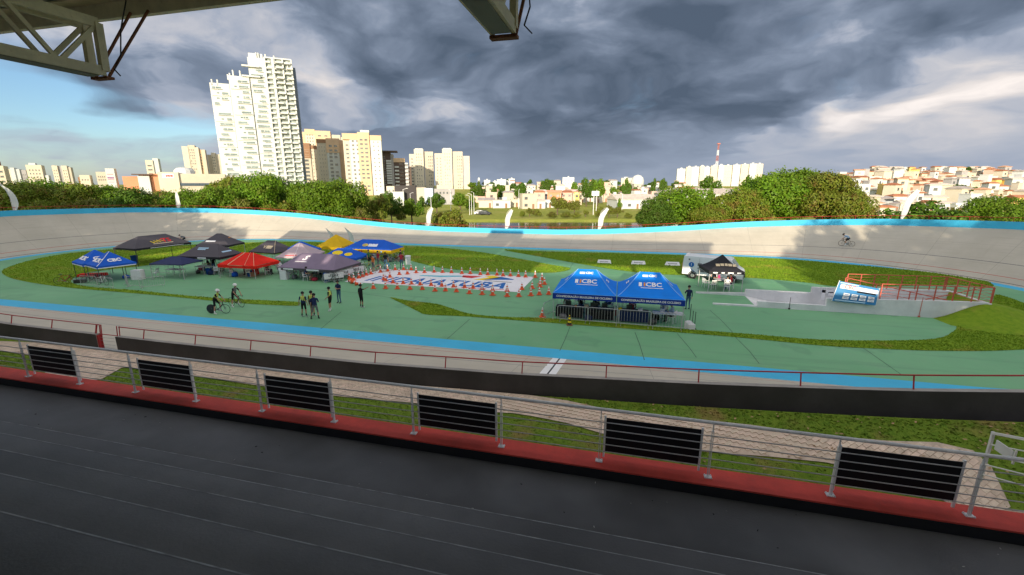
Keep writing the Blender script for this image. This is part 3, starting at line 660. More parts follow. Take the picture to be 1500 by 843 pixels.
def truss(x, label, dz=0.0):
    """cantilever truss perpendicular to the edge; tip hangs below the edge beam"""
    t = thing('roof_truss', label, 'truss', (x, 0, dz), 0, 'trusses carrying the grandstand roof')
    U0, U1 = Vector((0, 6.93, 11.72)), Vector((0, -3, 11.66)); L0, L1 = Vector((0, 6.9, 10.88)), Vector((0, -3, 10.86))
    hw = 0.16
    for s_ in (-1, 1):
        o = Vector((s_ * hw, 0, 0))
        b = MB(); b.beam(U0 + o, U1 + o, 0.07, 0.17); b.build('top_chord', M_purlin, t)
        b = MB(); b.beam(L0 + o, L1 + o, 0.07, 0.17); b.build('bottom_chord', M_purlin, t)
        n_ = 7; prev = U0
        for i in range(n_):
            f = (i + 0.55) / n_; g = (i + 1.05) / n_
            pl_ = L0.lerp(L1, f * 0.92); pu = U0.lerp(U1, g * 0.92)
            if i > 0 or True:
                b = MB(); b.beam(prev + o, pl_ + o, 0.05, 0.07); b.build('web', M_purlin, t); b = MB(); b.beam(pl_ + o, pu + o, 0.05, 0.07); b.build('web', M_purlin, t)
            prev = pu
        b = MB(); b.beam(L0 + o, U0 + o, 0.10, 0.13); b.build('end_post', M_purlin, t)
    b = MB(); b.box((0, 2.0, 10.785), (0.30, 9.6, 0.015)); b.build('soffit_plate', mat('soffit_grey', (0.20, 0.21, 0.175), rough=0.6), t)
    b = MB(); b.box((0, 6.95, 10.77), (0.42, 0.14, 0.045)); b.build('end_plate', M_rust, t)
    for s_ in (-1, 1):
        b = MB(); b.bar((s_ * 0.18, 6.95, 10.8), (s_ * 0.24, 7.9, 12.25), 0.028, 5); b.build('brace', M_rust, t)
    b = MB(); b.path([Vector((0.22, 7.5, 12.3)), Vector((0.28, 7.25, 11.7)), Vector((0.36, 7.1, 11.2)), Vector((0.30, 6.98, 10.92)), Vector((0.42, 6.98, 10.80))], 0.012, 4); b.build('cable', M_dark, t)
    return t
TX = [-27.2, -9.95, -1.95, 6.0]
truss(-9.95, 'beige lattice truss at the upper left with its full zigzag web showing')
truss(-1.88, 'beige truss end hanging at the top middle of the view, dangling cable beside it', 0.13)
# unseen back wall and columns behind the camera, shaped to block the low sun
bw = MB(); bw.box((-18.2, -10.4, 7.2), (67.0, 0.3, 7.3)); 
for a_, c_ in ((-52, -31.5), (-30.6, -27.6), (-26.4, -24.6), (-24.0, -21.3), (-20.2, -17.5), (-17, -5.6), (12.4, 15.5)): bw.box(((a_ + c_) / 2, -10.4, 11.30), (c_ - a_, 0.3, 0.96))  # gaps between panels placed to let sun patches reach tents and infield
bw.box((-28.5, -10.4, 12.2), (46.5, 0.3, 0.9)); bwo = bw.build('unseen_back_wall', M_grey); tag(bwo, kind='structure')
for i, x in enumerate((-51.5, 5, 15)):
    cl = MB(); cl.box((x, -10.4, 11.9), (0.5, 0.5, 1.9)); tag(cl.build('roof_column', M_grey), 'plain concrete column on the rear grandstand wall, %s from the left' % nth(i), 'column', 'rear roof columns')
# ------------------------------------------------------------------ trees
def crown_mesh(name, seed, clumps, per, leaf, flat=0.75, m=None, lift=0.0, gappy=0.0):
    """unit crown (radius 1, height ~1.5) of leaf quads gathered in clumps"""
    rg = np.random.default_rng(seed); C = []; Rr = []
    while len(C) < clumps:
        d = rg.normal(size=3); d /= np.linalg.norm(d)
        if d[2] < -0.55: continue
        rad = rg.uniform(0.45, 0.82); c = d * rad * np.array([1, 1, flat]); C.append(c); Rr.append(rg.uniform(0.20, 0.36))
    C.append(np.zeros(3)); Rr.append(0.5); C = np.array(C); Rr = np.array(Rr); P = []; Nn = []
    for c, r in zip(C, Rr):
        n = int(per * (r / 0.28) ** 2); d = rg.normal(size=(n, 3)); d /= np.linalg.norm(d, axis=1)[:, None]
        p = c + d * (r * np.clip(rg.normal(0.95, 0.17, size=(n, 1)), 0.66, 1.45)) * np.array([1, 1, 0.85]); P.append(p); Nn.append(d)
    P = np.concatenate(P); Nn = np.concatenate(Nn)
    keep = np.ones(len(P), bool)
    for c, r in zip(C, Rr): keep &= np.linalg.norm((P - c) / np.array([1, 1, 0.85]), axis=1) > r * 0.66
    keep &= P[:, 2] > -0.62 * flat
    P = P[keep]; Nn = Nn[keep]; n = len(P)
    Nn = Nn + rg.normal(size=(n, 3)) * 0.55; Nn /= np.linalg.norm(Nn, axis=1)[:, None]
    t = np.cross(Nn, rg.normal(size=(n, 3))); t /= np.linalg.norm(t, axis=1)[:, None]; b = np.cross(Nn, t)
    s = leaf * rg.uniform(0.6, 1.3, size=(n, 1)); P[:, 2] += lift
    V_ = np.stack([P - t * s, P - b * s * 0.55, P + t * s, P + b * s * 0.55], axis=1).reshape(-1, 3)
    me = bpy.data.meshes.new(name); me.vertices.add(n * 4); me.vertices.foreach_set('co', V_.astype(np.float32).ravel())
    me.loops.add(n * 4); me.loops.foreach_set('vertex_index', np.arange(n * 4, dtype=np.int32)); me.polygons.add(n)
    me.polygons.foreach_set('loop_start', np.arange(0, n * 4, 4, dtype=np.int32)); me.update(calc_edges=True)
    me.materials.append(m); return me, C, Rr
M_leaf = leaf_mat('leaf_green', (0.085, 0.20, 0.008), (0.17, 0.31, 0.014), (0.13, 0.17, 0.015))
M_leafy = leaf_mat('leaf_olive', (0.15, 0.19, 0.02), (0.22, 0.25, 0.035), (0.14, 0.12, 0.03))
M_leafb = leaf_mat('leaf_brownish', (0.11, 0.19, 0.012), (0.19, 0.25, 0.02), (0.22, 0.15, 0.035))
M_leafd = leaf_mat('leaf_dark', (0.055, 0.135, 0.010), (0.10, 0.20, 0.014), (0.08, 0.11, 0.015))
M_bark = mat('bark', (0.12, 0.085, 0.06), rough=0.95, var=0.3, scale=3, bump=0.5)
CR = {}
for i, (nm, sd, cl_, per, lf_, m_) in enumerate([('big0', 1, 34, 620, 0.036, M_leaf), ('big1', 2, 30, 620, 0.036, M_leaf), ('bigb', 3, 34, 620, 0.036, M_leafb), ('bigd', 4, 30, 560, 0.038, M_leafd),
        ('sm0', 5, 16, 170, 0.075, M_leaf), ('sm1', 6, 15, 170, 0.075, M_leafy), ('smd', 7, 16, 170, 0.075, M_leafd), ('smb', 8, 15, 130, 0.07, M_leafb), ('bush', 9, 20, 260, 0.06, M_leafy), ('bushb', 10, 22, 300, 0.055, M_leafb)]):
    CR[nm] = crown_mesh('crown', sd, cl_, per, lf_, 0.75, m_)
def tree_at(nm, label, loc, rad, h, rz=0.0, group=None, trunk=True, name='tree', ry=1.0):
    """crown radius rad, overall height h"""
    me, C, Rr = CR[nm]; t = thing(name, label, 'tree' if name == 'tree' else 'shrub', loc, rz, group)
    ch = h * (0.80 if trunk else 1.0); sz = ch / 1.50
    c = place('crown', me, t, (0, 0, h - 0.80 * sz)); c.scale = (rad, rad * ry, sz)
    if trunk:
        b = MB(); zc_ = h - 0.80 * sz; tr_ = max(0.12, rad * 0.055); b.bar((0, 0, -0.5), (0.1 * rad * 0.3, 0, zc_ * 0.6), tr_ * 1.25, 8, r2=tr_)
        for k in range(6):
            p = C[k]; b.bar((0.03 * rad, 0, zc_ * (0.5 + 0.07 * (k % 3))), (p[0] * rad, p[1] * rad * ry, zc_ + p[2] * sz), tr_ * 0.65, 5, r2=tr_ * 0.2)
        b.build('trunk', M_bark, t)
    return t
def tree_px(nm, label, px, yh, ytop, wpx, rz=None, group=None, trunk=True, name='tree', zb=None, ry=1.0):
    rr_ = wpx / 2 / 640 / 1.03 * yh
    for _ in range(60):
        xh, zt = B(px, ytop, yh); p = HX(xh, yh)
        if yh > 100 or ring_dist(p.x, p.y) > 29.0 + rr_: break
        yh += 0.7
    zg = terrain_z(p.x, p.y) if zb is None else zb
    rad = wpx / 2 / 640 / 1.03 * yh; p.z = zg - 0.05
    return tree_at(nm, label, p, rad, max(1.2, zt - zg), random.uniform(0, 6.28) if rz is None else rz, group, trunk, name, ry)
g_ = 'trees in the row behind the left bend'
LT = [('bigd', -25, 78, 262, 90), ('bigb', 18, 74, 266, 84), ('big0', 62, 82, 262, 86), ('bigb', 108, 80, 268, 70), ('big1', 148, 84, 266, 76), ('bigd', 192, 78, 274, 76), ('bigb', 232, 86, 279, 66), ('big0', 276, 80, 276, 66),
      ('big1', 312, 84, 268, 66), ('bigb', 338, 98, 258, 74), ('big0', 378, 93, 252, 82), ('bigd', 418, 98, 262, 62), ('big1', 452, 88, 259, 78), ('big0', 492, 82, 262, 84)]
for i, (nm, px, yh, yt, wp) in enumerate(LT):
    k = 'broad %s tree behind the left track bend, %s from the left' % ({'bigd': 'dark green', 'bigb': 'brownish', 'big0': 'bright green', 'big1': 'green'}[nm], nth(i))
    tree_px(nm, k, px, yh, yt, wp * 1.12, group=g_)
for px, yh, yt, wp, nm, lb in [(45, 66, 288, 60, 'bushb', 'leftmost low bush'), (92, 67, 290, 56, 'bushb', 'second low bush from the left'), (135, 69, 291, 60, 'bush', 'olive low bush'), (182, 70, 293, 54, 'bushb', 'brownish low bush'), (228, 72, 293, 56, 'bush', 'leafy low bush'), (345, 76, 292, 50, 'bush', 'small olive bush left of the rounded green tree'), (405, 78, 292, 60, 'bushb', 'small brownish bush below the bright green tree')]:
    tree_px(nm, lb + ' under the trees behind the left bend', px, yh, yt, wp, group='bushes under the trees', trunk=False, name='bush')
for a in [('bigd', 'dark green tree at the left edge of the right-hand tree pair', 962, 78, 290, 62), ('big0', 'rounded bright green tree behind the track right of the lake', 1000, 82, 272, 92), ('bigb', 'brownish scrub tree between the round tree and the huge tree', 1040, 76, 300, 62),
          ('bigb', 'left shoulder of the huge spreading tree, brownish green', 1085, 78, 276, 78), ('big0', 'left main crown of the huge spreading tree behind the right straight', 1128, 82, 254, 98), ('big1', 'tallest crown of the huge spreading tree, dark green top', 1168, 86, 240, 104), ('bigb', 'brown tinged right crown of the huge spreading tree', 1208, 80, 252, 104), ('bigb', 'low right shoulder of the huge spreading tree', 1250, 76, 276, 62),
          ('smd', 'dark low bushy tree right of the rightmost feather flag', 1352, 70, 297, 96), ('smb', 'brownish thin bush beside the dark low tree', 1404, 72, 302, 54), ('big0', 'umbrella shaped bright green tree at the far right', 1462, 76, 286, 82), ('bigd', 'dark tree cut by the right frame edge', 1512, 74, 290, 44)]:
    tree_px(a[0], a[1], a[2], a[3], a[4], a[5] * 1.12)
tree_px('bushb', 'brownish round bush behind the wall left of the lake flag', 661, 80, 303, 62, trunk=False, name='bush')
for i, (px, yh, yt, wp, nm) in enumerate([(551, 96, 283, 40, 'smb'), (571, 110, 282, 36, 'smd'), (602, 112, 290, 36, 'sm0'), (527, 84, 305, 26, 'bush'), (553, 90, 311, 22, 'bush'), (583, 120, 300, 20, 'sm1'), (615, 150, 289, 20, 'smd'), (639, 155, 284, 30, 'smd'), (674, 160, 282, 30, 'sm0'), (560, 150, 284, 32, 'smd'), (690, 165, 286, 18, 'sm0')]):
    tree_px(nm, 'small park tree near the left shore of the lake, %s from the left' % nth(i), px, yh, yt, wp, group='park trees left of the lake', trunk=wp > 24)
BK = [(765, 138, 308, 10, 'bushb'), (776, 142, 304, 13, 'sm1'), (786, 140, 306, 14, 'bush'), (817, 150, 287, 30, 'sm1'), (842, 150, 292, 22, 'sm1'), (808, 134, 310, 17, 'bush'), (829, 134, 310, 18, 'bush'), (845, 134, 311, 13, 'bush'), (858, 140, 307, 9, 'sm1'),
      (879, 134, 303, 15, 'bush'), (893, 138, 300, 19, 'sm1'), (905, 138, 302, 20, 'sm1'), (921, 134, 312, 12, 'bush'), (713, 150, 309, 5, 'bushb'), (908, 180, 290, 8, 'sm0')]
for i, (px, yh, yt, wp, nm) in enumerate(BK):
    tree_px(nm, 'yellow green park bush on the bank across the lake, %s from the left' % nth(i), px, yh, yt, wp, group='park bushes across the lake', trunk=nm == 'sm1')
far = [(860, 210, 262, 26, 'smd'), (877, 215, 261, 24, 'sm0'), (918, 225, 262, 14, 'smd'), (799, 300, 263, 18, 'smd'), (762, 260, 269, 20, 'smd'), (733, 270, 276, 14, 'smd'), (724, 250, 270, 10, 'smd'), (703, 260, 266, 12, 'smd'), (958, 330, 262, 10, 'smd'), (972, 335, 262, 12, 'smd'), (1042, 300, 259, 32, 'smd'), (1043, 170, 274, 14, 'sm0'), (1096, 230, 258, 16, 'smd'), (815, 320, 268, 12, 'smd'), (842, 350, 266, 12, 'sm0'), (868, 400, 263, 14, 'smd'), (1130, 260, 262, 30, 'smd')]
for i, (px, yh, yt, wp, nm) in enumerate(far):
    tree_px(nm, 'distant dark tree among the town roofs, %s one in the list from the lake side' % nth(i) if False else 'distant street tree among the houses across the lake, number %s from the left side' % nth(i), px, yh, yt, wp, group='street trees in the town', trunk=True)
for i, (px, yh, yt, wp, nm) in enumerate([(1240, 220, 256, 20, 'sm0'), (1317, 330, 249, 16, 'smd'), (1408, 340, 245, 34, 'smd'), (1388, 335, 250, 24, 'smd'), (1305, 250, 262, 18, 'sm0'), (1407, 190, 271, 46, 'smd'), (1318, 180, 285, 14, 'sm0'), (1370, 300, 252, 10, 'smd'), (1452, 260, 262, 14, 'smd'), (1290, 300, 254, 10, 'smd'), (1350, 260, 262, 12, 'smd'), (1480, 330, 250, 12, 'smd')]):
    tree_px(nm, 'dark tree standing between houses on the right hill, %s in order of planting' % nth(i) if False else 'dark tree between the houses of the right hillside, %s of twelve' % nth(i), px, yh, yt, wp, group='trees on the right hill')
# tall trees beyond both ends of the grandstand, whose shade reaches the bends
for i, (x, y, r_, h) in enumerate([(-63, -3, 7, 15.5), (-73, 1, 7.5, 17.5), (-83, 3, 8, 18.5), (-94, 8, 8, 18.5), (29, 0, 5.0, 17.0), (36, -2, 6.8, 17.5), (44, 3, 8, 17), (53, 6, 8, 16), (24.5, -4, 3.6, 14.0)]):
    tree_at('big0' if i % 2 else 'bigd', 'tall tree beside the grandstand, its shade lying on the track bend, %s from the left' % nth(i), (x, y, 0.5), r_, h, i, 'tall trees beside the grandstand')

# ------------------------------------------------------------------ towers
M_wall = {'white': mat('white_render', (0.54, 0.56, 0.545), rough=0.8, var=0.05, scale=0.15), 'cream': mat('cream_render', (0.58, 0.52, 0.41), rough=0.8, var=0.07, scale=0.15), 'tan': mat('tan_render', (0.60, 0.43, 0.28), rough=0.8, var=0.08, scale=0.15),
    'brown': mat('brown_render', (0.27, 0.155, 0.09), rough=0.8, var=0.1, scale=0.15), 'beige': mat('beige_render', (0.50, 0.45, 0.36), rough=0.8, var=0.07, scale=0.15), 'grey': mat('grey_render', (0.34, 0.33, 0.33), rough=0.8, var=0.1, scale=0.15),
    'orange': mat('orange_render', (0.62, 0.27, 0.15), rough=0.8, var=0.08, scale=0.15), 'yellow': mat('yellow_render', (0.70, 0.54, 0.18), rough=0.8, var=0.08, scale=0.3), 'pink': mat('pink_render', (0.62, 0.42, 0.34), rough=0.8, var=0.08, scale=0.3),
    'dark': mat('dark_brown_cladding', (0.11, 0.075, 0.06), rough=0.7, var=0.15, scale=0.2), 'blue': mat('pale_blue_panel', (0.42, 0.52, 0.62), rough=0.5, var=0.08, scale=0.2), 'black': mat('black_cladding', (0.035, 0.03, 0.03), rough=0.6)}
M_glass = mat('window_glass', (0.11, 0.12, 0.12), rough=0.25, var=0.4, scale=0.3, spec=0.8)
M_gglass = mat('green_window_glass', (0.15, 0.20, 0.185), rough=0.25, var=0.35, scale=0.3, spec=0.8)
M_bglass = mat('dark_blue_glass', (0.05, 0.075, 0.105), rough=0.3, var=0.2, scale=0.2, spec=0.8)
M_lant = mat('tower_trim', (0.5, 0.42, 0.36), rough=0.8)
class Tower:
    def __init__(s, name, label, cat, pxc, yh, rz=0.0, group=None, yref=240):
        xh, _ = B(pxc, yref, yh); p = HX(xh, yh); s.zg = terrain_z(p.x, p.y) - 1; s.yh = yh; s.pxc = pxc; s.yref = yref; s.x0 = xh
        if rz == 0.0: rz = -math.atan2(xh, yh) * 0.82
        s.t = thing(name, label, cat, (p.x, p.y, s.zg), YAW + rz, group); s.c = math.cos(rz); s.s = math.sin(rz)
    def x(s, px):
        r = B(px, s.yref, 1.0)[0]; return (r * s.yh - s.x0) / (s.c - r * s.s)
    def z(s, py): return B(s.pxc, py, s.yh)[1] - s.zg
    def block(s, px0, px1, ytop, m, depth, y0=0.0, ybot=None, name='wall'):
        zt = s.z(ytop); zb = 0 if ybot is None else s.z(ybot); x0, x1 = s.x(px0), s.x(px1)
        b = MB(); b.box(((x0 + x1) / 2, y0 + depth / 2, (zt + zb) / 2), (x1 - x0, depth, zt - zb)); return b.build(name, M_wall[m] if isinstance(m, str) else m, s.t)
    def wins(s, px0, px1, ytop, ybot, cols, m=None, y0=0.0, fh=3.0, wf=0.5, hf=0.45, skip=0.0, seed=1, sill=True, side=0, name='window', depth=0.14):
        """rows of windows set 8 cm into a proud surround"""
        rr = random.Random(seed); zt, zb = s.z(ytop), s.z(ybot); x0, x1 = s.x(px0), s.x(px1); n = max(1, int((zt - zb) / fh)); b = MB(); cw = (x1 - x0) / cols
        for i in range(n):
            z = zt - (i + 0.5) * (zt - zb) / n
            for j in range(cols):
                if rr.random() < skip: continue
                x = x0 + (j + 0.5) * cw; w_, h_ = cw * wf, fh * hf
                b.box((x, y0 - 0.02, z), (w_, depth, h_))
                if sill: b.box((x, y0 - 0.12, z - h_ / 2 - 0.06), (w_ * 1.1, 0.22, 0.12), mi=1); b.box((x, y0 - 0.10, z + h_ / 2 + 0.05), (w_ * 1.1, 0.2, 0.10), mi=1)
        if b.v: return tag(b.build(name, [m or M_glass, M_lant if not sill else M_wall['cream']], s.t), kind='stuff')

def tall_tower():
    T = Tower('apartment_tower', 'tallest white apartment tower with three stepped tops and open balconies', 'tower', 378, 300, yref=190)
    rr = random.Random(12); wh = M_wall['white']; FH = 3.05
    T.block(316.5, 344.5, 126, 'white', 16); T.block(345.3, 374.6, 114, 'white', 18, -1.2); T.block(375.3, 398.5, 84, 'white', 20, -0.4); T.block(399, 437, 82, mat('tower_recess_glass', (0.30, 0.35, 0.33), rough=.4, var=.3, scale=.3), 18, 1.0, name='glass_core'); T.block(437, 441.5, 92, M_bglass, 12, 2.5, name='side_glass')
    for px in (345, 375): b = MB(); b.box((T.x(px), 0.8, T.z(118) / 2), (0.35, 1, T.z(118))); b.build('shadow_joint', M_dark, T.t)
    ztop = T.z(82)
    b = MB()   # white frame of the open side: piers and slabs
    for px in (399.2, 410.5, 424.5, 436.6): b.box((T.x(px), 0.7, ztop / 2), (0.9 if px != 410.5 else 1.5, 2.6, ztop))
    n = int(ztop / FH)
    for i in range(n + 1): b.box(((T.x(399) + T.x(437)) / 2, 0.8, ztop - i * FH), (T.x(437) - T.x(399), 2.3, 0.45 if i % 2 else 0.8))
    tag(b.build('frame', wh, T.t), kind='stuff')
    b = MB()   # balconies projecting at alternating heights
    for i in range(1, n - 1):
        z = ztop - i * FH
        if i % 2: x0, x1 = T.x(399.5), T.x(407)
        else: x0, x1 = T.x(402), T.x(410)
        b.box(((x0 + x1) / 2, -0.4, z + 0.45), (x1 - x0, 0.9, 1.0), mi=0)
        x0, x1 = (T.x(414), T.x(425)) if i % 3 else (T.x(411), T.x(420))
        b.box(((x0 + x1) / 2, -1.3, z + 0.45), (x1 - x0, 2.4, 0.9)); b.box((T.x(431 if i % 2 else 434), -0.9, z + 0.4), (3.6, 2.2, 1.0))
    tag(b.build('balcony', wh, T.t), kind='stuff')
    for nm, (a, c), yt, y0 in (('A', (318, 344), 128, 0), ('B', (347, 374), 117, -1.2), ('C', (377, 397), 98, -0.4)):
        b = MB(); zt = T.z(yt); xa, xc = T.x(a), T.x(c)
        for i in range(int(zt / FH) - 1):
            z = zt - (i + 0.6) * FH
            if rr.random() < 0.97:
                w_ = rr.choice([2.4, 3.2, 4.8, 6.5]); x = rr.uniform(xa + w_ / 2 + 0.5, xc - w_ / 2 - 0.5) if rr.random() < 0.35 else xc - w_ / 2 - 1.0
                b.box((x, y0 - 0.05, z), (w_, 0.24, 1.1)); b.box((x, y0 - 0.5, z - 0.75), (w_ * 1.15, 1.1, 0.25), mi=1)
                if rr.random() < 0.5: b.box((x - w_ * 0.1, y0 - 0.16, z), (0.25, 0.3, 1.2), mi=1)
            if rr.random() < 0.85: b.box((rr.uniform(xa + 2, xa + 5), y0 - 0.05, z), (1.3, 0.22, 0.8))
            if i % 5 == 2: b.box(((xa + xc) / 2, y0 - 0.25, z + 1.5), (xc - xa, 0.7, 0.3), mi=1)
        tag(b.build('window', [M_gglass, wh], T.t), kind='stuff')
    b = MB()
    b.box((T.x(379), -1.2, T.z(98)), (T.x(398) - T.x(373), 2.4, 0.9)); b.box((T.x(378), -1.2, T.z(113)), (T.x(398) - T.x(372), 2.4, 0.9)); b.build('terrace', wh, T.t)
    b = MB()
    b.box((T.x(387), 5, T.z(80)), (T.x(396) - T.x(376), 8, 2.4)); b.build('penthouse', wh, T.t)
    for px, y0_, y1_ in ((388, 76, 84), (391, 76, 84), (401, 77, 84), (413, 78, 90), (431, 85, 96), (344, 112, 120), (352, 105, 116), (362, 105, 116), (320, 121, 130), (328, 121, 130), (347, 110, 118)):
        b = MB(); b.box((T.x(px), 1.2, (T.z(y0_) + T.z(y1_)) / 2), (0.7, 2.4, T.z(y0_) - T.z(y1_))); b.build('roof_fin', wh, T.t)
tall_tower()

def seg_tower(name, label, cat, pxc, yh, segs, yref=240, group=None, rz=0.0):
    T = Tower(name, label, cat, pxc, yh, rz, group, yref)
    for i, sg in enumerate(segs):
        a, c, yt, m, dp, y0 = sg[:6]; cols = sg[6] if len(sg) > 6 else 0; T.block(a, c, yt, m, dp, y0)
        if cols:
            kw = sg[7] if len(sg) > 7 else {}
            T.wins(a + (c - a) * kw.get('l', 0.1), a + (c - a) * kw.get('r', 0.9), yt + kw.get('t', 5), kw.get('b', 282), cols, y0=y0, wf=kw.get('wf', .45), hf=kw.get('hf', .42), skip=kw.get('skip', .05), seed=i, m=kw.get('m'), fh=kw.get('fh', 3.0))
    return T
def cap(T, a, c, y0p, y1p, m, dp, y0, name='roof_band'):
    zt, zb = T.z(y0p), T.z(y1p); x0, x1 = T.x(a), T.x(c); b = MB(); b.box(((x0 + x1) / 2, y0 + dp / 2 - 0.15, (zt + zb) / 2), (x1 - x0 + 0.3, dp + 0.3, zt - zb)); return b.build(name, M_wall[m], T.t)
T = seg_tower('apartment_tower', 'white and orange apartment tower nearest the trees, broad pale front', 'tower', 535, 360, [(504, 515, 205, 'cream', 18, 3, 1), (514, 530, 199, 'white', 18, 1, 2), (526, 543, 194, 'tan', 20, 0, 2, dict(wf=.6, t=8)), (544, 560, 200, 'white', 18, 1, 2, dict(wf=.22, hf=.3)), (530, 543, 190, 'white', 10, 4)], yref=235)
cap(T, 504, 530, 196, 205, 'tan', 18, 0.9); cap(T, 544, 560, 198, 205, 'tan', 18, 0.9)
T = seg_tower('apartment_tower', 'tan and brown banded apartment tower between the white ones', 'tower', 487, 380, [(466, 480, 208, 'beige', 16, 0, 3, dict(wf=.2, hf=.3)), (480, 498, 206, 'white', 17, -0.6, 2, dict(wf=.62, hf=.55)), (497, 504, 205, 'tan', 15, 1)], yref=235)
cap(T, 466, 480, 204.5, 210, 'brown', 16, 0); cap(T, 480, 499, 203, 224, 'tan', 16.6, -0.62); T.wins(482, 497, 211, 224, 2, y0=-0.85, wf=.6, hf=.5)
T = seg_tower('apartment_tower', 'brown topped apartment tower beside the tallest tower', 'tower', 453, 400, [(443, 456, 211, 'beige', 15, 0, 1, dict(wf=.6, hf=.6)), (456, 465, 214, 'cream', 15, 1, 2, dict(wf=.22, hf=.3))], yref=240)
cap(T, 443, 456, 210, 232, 'brown', 15, -0.1); T.wins(446, 456, 217, 232, 1, y0=-0.3, wf=.6, hf=.5); cap(T, 456, 465, 213, 218, 'brown', 15, 0.9)
T = seg_tower('apartment_tower', 'apartment tower with rounded orange roof edges behind the brown banded ones', 'tower', 470, 470, [(441, 449, 194, 'tan', 15, 2), (449, 463, 191, 'cream', 15, 0, 3, dict(wf=.4)), (463, 486, 192, 'tan', 18, -1, 2, dict(skip=.5)), (486, 500, 197, 'beige', 15, 1, 2), (500, 508, 200, 'cream', 15, 2, 1)], yref=220)
cap(T, 449, 463, 190, 198, 'tan', 15, -0.1)
T = seg_tower('hotel_tower', 'slim brown tower with a flat overhanging roof and white balcony fronts', 'tower', 570, 400, [(561, 573, 223, 'dark', 16, 1.5), (573, 577, 226, 'grey', 14, 2)], yref=250)
b = MB(); z_ = T.z(222); b.box((T.x(571.5), 5, z_), (T.x(585) - T.x(561), 16, 0.8)); b.build('roof', M_wall['dark'], T.t)
b = MB(); n = 10
for i in range(n): b.box((T.x(570), 0.9, T.z(236) - i * (T.z(236) - T.z(272)) / n), (T.x(574.5) - T.x(567), 1.6, 1.5))
tag(b.build('balcony', M_wall['white'], T.t), kind='stuff'); T.wins(561.5, 566, 228, 272, 1, y0=1.5, wf=.5)
T = seg_tower('apartment_tower', 'brown and grey block with stacked white balconies next to the slim hotel tower', 'tower', 588, 405, [(577, 593, 233, 'dark', 16, 0.5, 4, dict(wf=.35, l=.5, hf=.4)), (593, 598.5, 240, 'grey', 14, 1.5), (598.5, 602, 244, 'dark', 12, 2)], yref=250)
cap(T, 577, 593, 232, 238, 'tan', 16, .4)
b = MB()
for (a, c, yt) in ((578.5, 584.5, 245), (593.5, 598, 240)):
    for i in range(9): b.box((T.x((a + c) / 2), 0.0, T.z(yt) - i * 3.2), (T.x(c) - T.x(a), 1.6, 1.4))
tag(b.build('balcony', M_wall['white'], T.t), kind='stuff')
for k, (x0, lb) in enumerate(((600, 'cream pair of rounded apartment slabs, left of the two similar blocks'), (637, 'cream pair of rounded apartment slabs, right of the two similar blocks'))):
    if k == 0: sg = [(600, 608, 226, 'cream', 16, 1.5, 1), (607.5, 621, 219, 'cream', 18, -1, 3, dict(wf=.3, l=.15, r=.85, hf=.5)), (622, 635, 222, 'beige', 16, 2.5, 3, dict(wf=.45, l=.4, r=.98, hf=.6)), (609, 620, 217.5, 'white', 8, 3)]
    else: sg = [(637, 649, 225, 'cream', 16, 1.5, 2, dict(wf=.3)), (648.5, 662.5, 218.5, 'cream', 18, -1.5, 3, dict(wf=.26, l=.15, r=.85, hf=.5)), (663.5, 678, 222, 'beige', 16, 1.5, 3, dict(wf=.35, l=.4, r=.98, hf=.5)), (679, 688, 228.5, 'cream', 16, 2), (650, 661, 217, 'white', 8, 3)]
    seg_tower('apartment_tower', lb, 'tower', (618, 661)[k], 480, sg, yref=245)
seg_tower('apartment_tower', 'slim pale tower left of the shopping mall top', 'tower', 223, 430, [(214, 225, 235, 'cream', 14, 0, 1, dict(wf=.7, b=258)), (225, 233, 232, 'white', 14, 1)], yref=245)
seg_tower('apartment_tower', 'tall tan ribbed tower left of the tallest white tower', 'tower', 285, 520, [(269, 278, 215, 'cream', 16, 0), (278, 288, 213, 'beige', 16, .5, 3, dict(wf=.4, b=258)), (288, 293, 216, 'cream', 16, 0), (293, 297, 219, 'tan', 14, 2, 1, dict(b=258)), (297, 302, 219, 'beige', 15, 1)], yref=235)
seg_tower('apartment_tower', 'shorter beige tower tucked beside the tallest white tower', 'tower', 313, 540, [(305, 312, 227, 'beige', 15, 1), (311, 317, 224, 'cream', 15, 0, 2, dict(b=258)), (316, 324, 226, 'beige', 15, 1)], yref=240)
seg_tower('apartment_block', 'leftmost apartment block with balcony bands cut by the frame', 'apartment block', 2, 330, [(-14, 8, 243, 'cream', 16, 0, 3, dict(wf=.8, b=270)), (-6, 1, 236, 'brown', 8, 3)], yref=258)
seg_tower('apartment_block', 'white ribbed apartment block second from the left edge', 'apartment block', 25, 500, [(12, 17, 248, 'cream', 16, 1), (17, 23, 246, 'white', 16, 0), (23, 30, 248, 'white', 16, 1), (30, 39, 249, 'grey', 14, 2, 3, dict(wf=.3, b=268))], yref=258)
seg_tower('apartment_block', 'cream block with rooftop dome and red window column at left', 'apartment block', 54, 440, [(40, 63, 242, 'cream', 16, 0, 4, dict(wf=.35, b=268)), (44, 54, 239, 'white', 8, 3), (64, 70, 257, 'white', 12, 1)], yref=255)
seg_tower('apartment_block', 'cream ribbed block with a grey centre strip at left', 'apartment block', 92, 520, [(78, 86, 243, 'cream', 15, 0, 2, dict(wf=.3, b=266)), (86, 92, 244, 'grey', 14, 1.5), (92, 100, 243, 'cream', 15, 0, 2, dict(wf=.3, b=266)), (100, 105, 245, 'beige', 14, 1)], yref=255)
seg_tower('office_block', 'low pale office block left of the striped sign tower', 'building', 147, 480, [(141, 156, 252, 'beige', 14, 0, 4, dict(wf=.5, b=266)), (116, 131, 257, 'cream', 14, 0, 3, dict(b=266)), (113, 118, 260, 'brown', 14, 1)], yref=258)
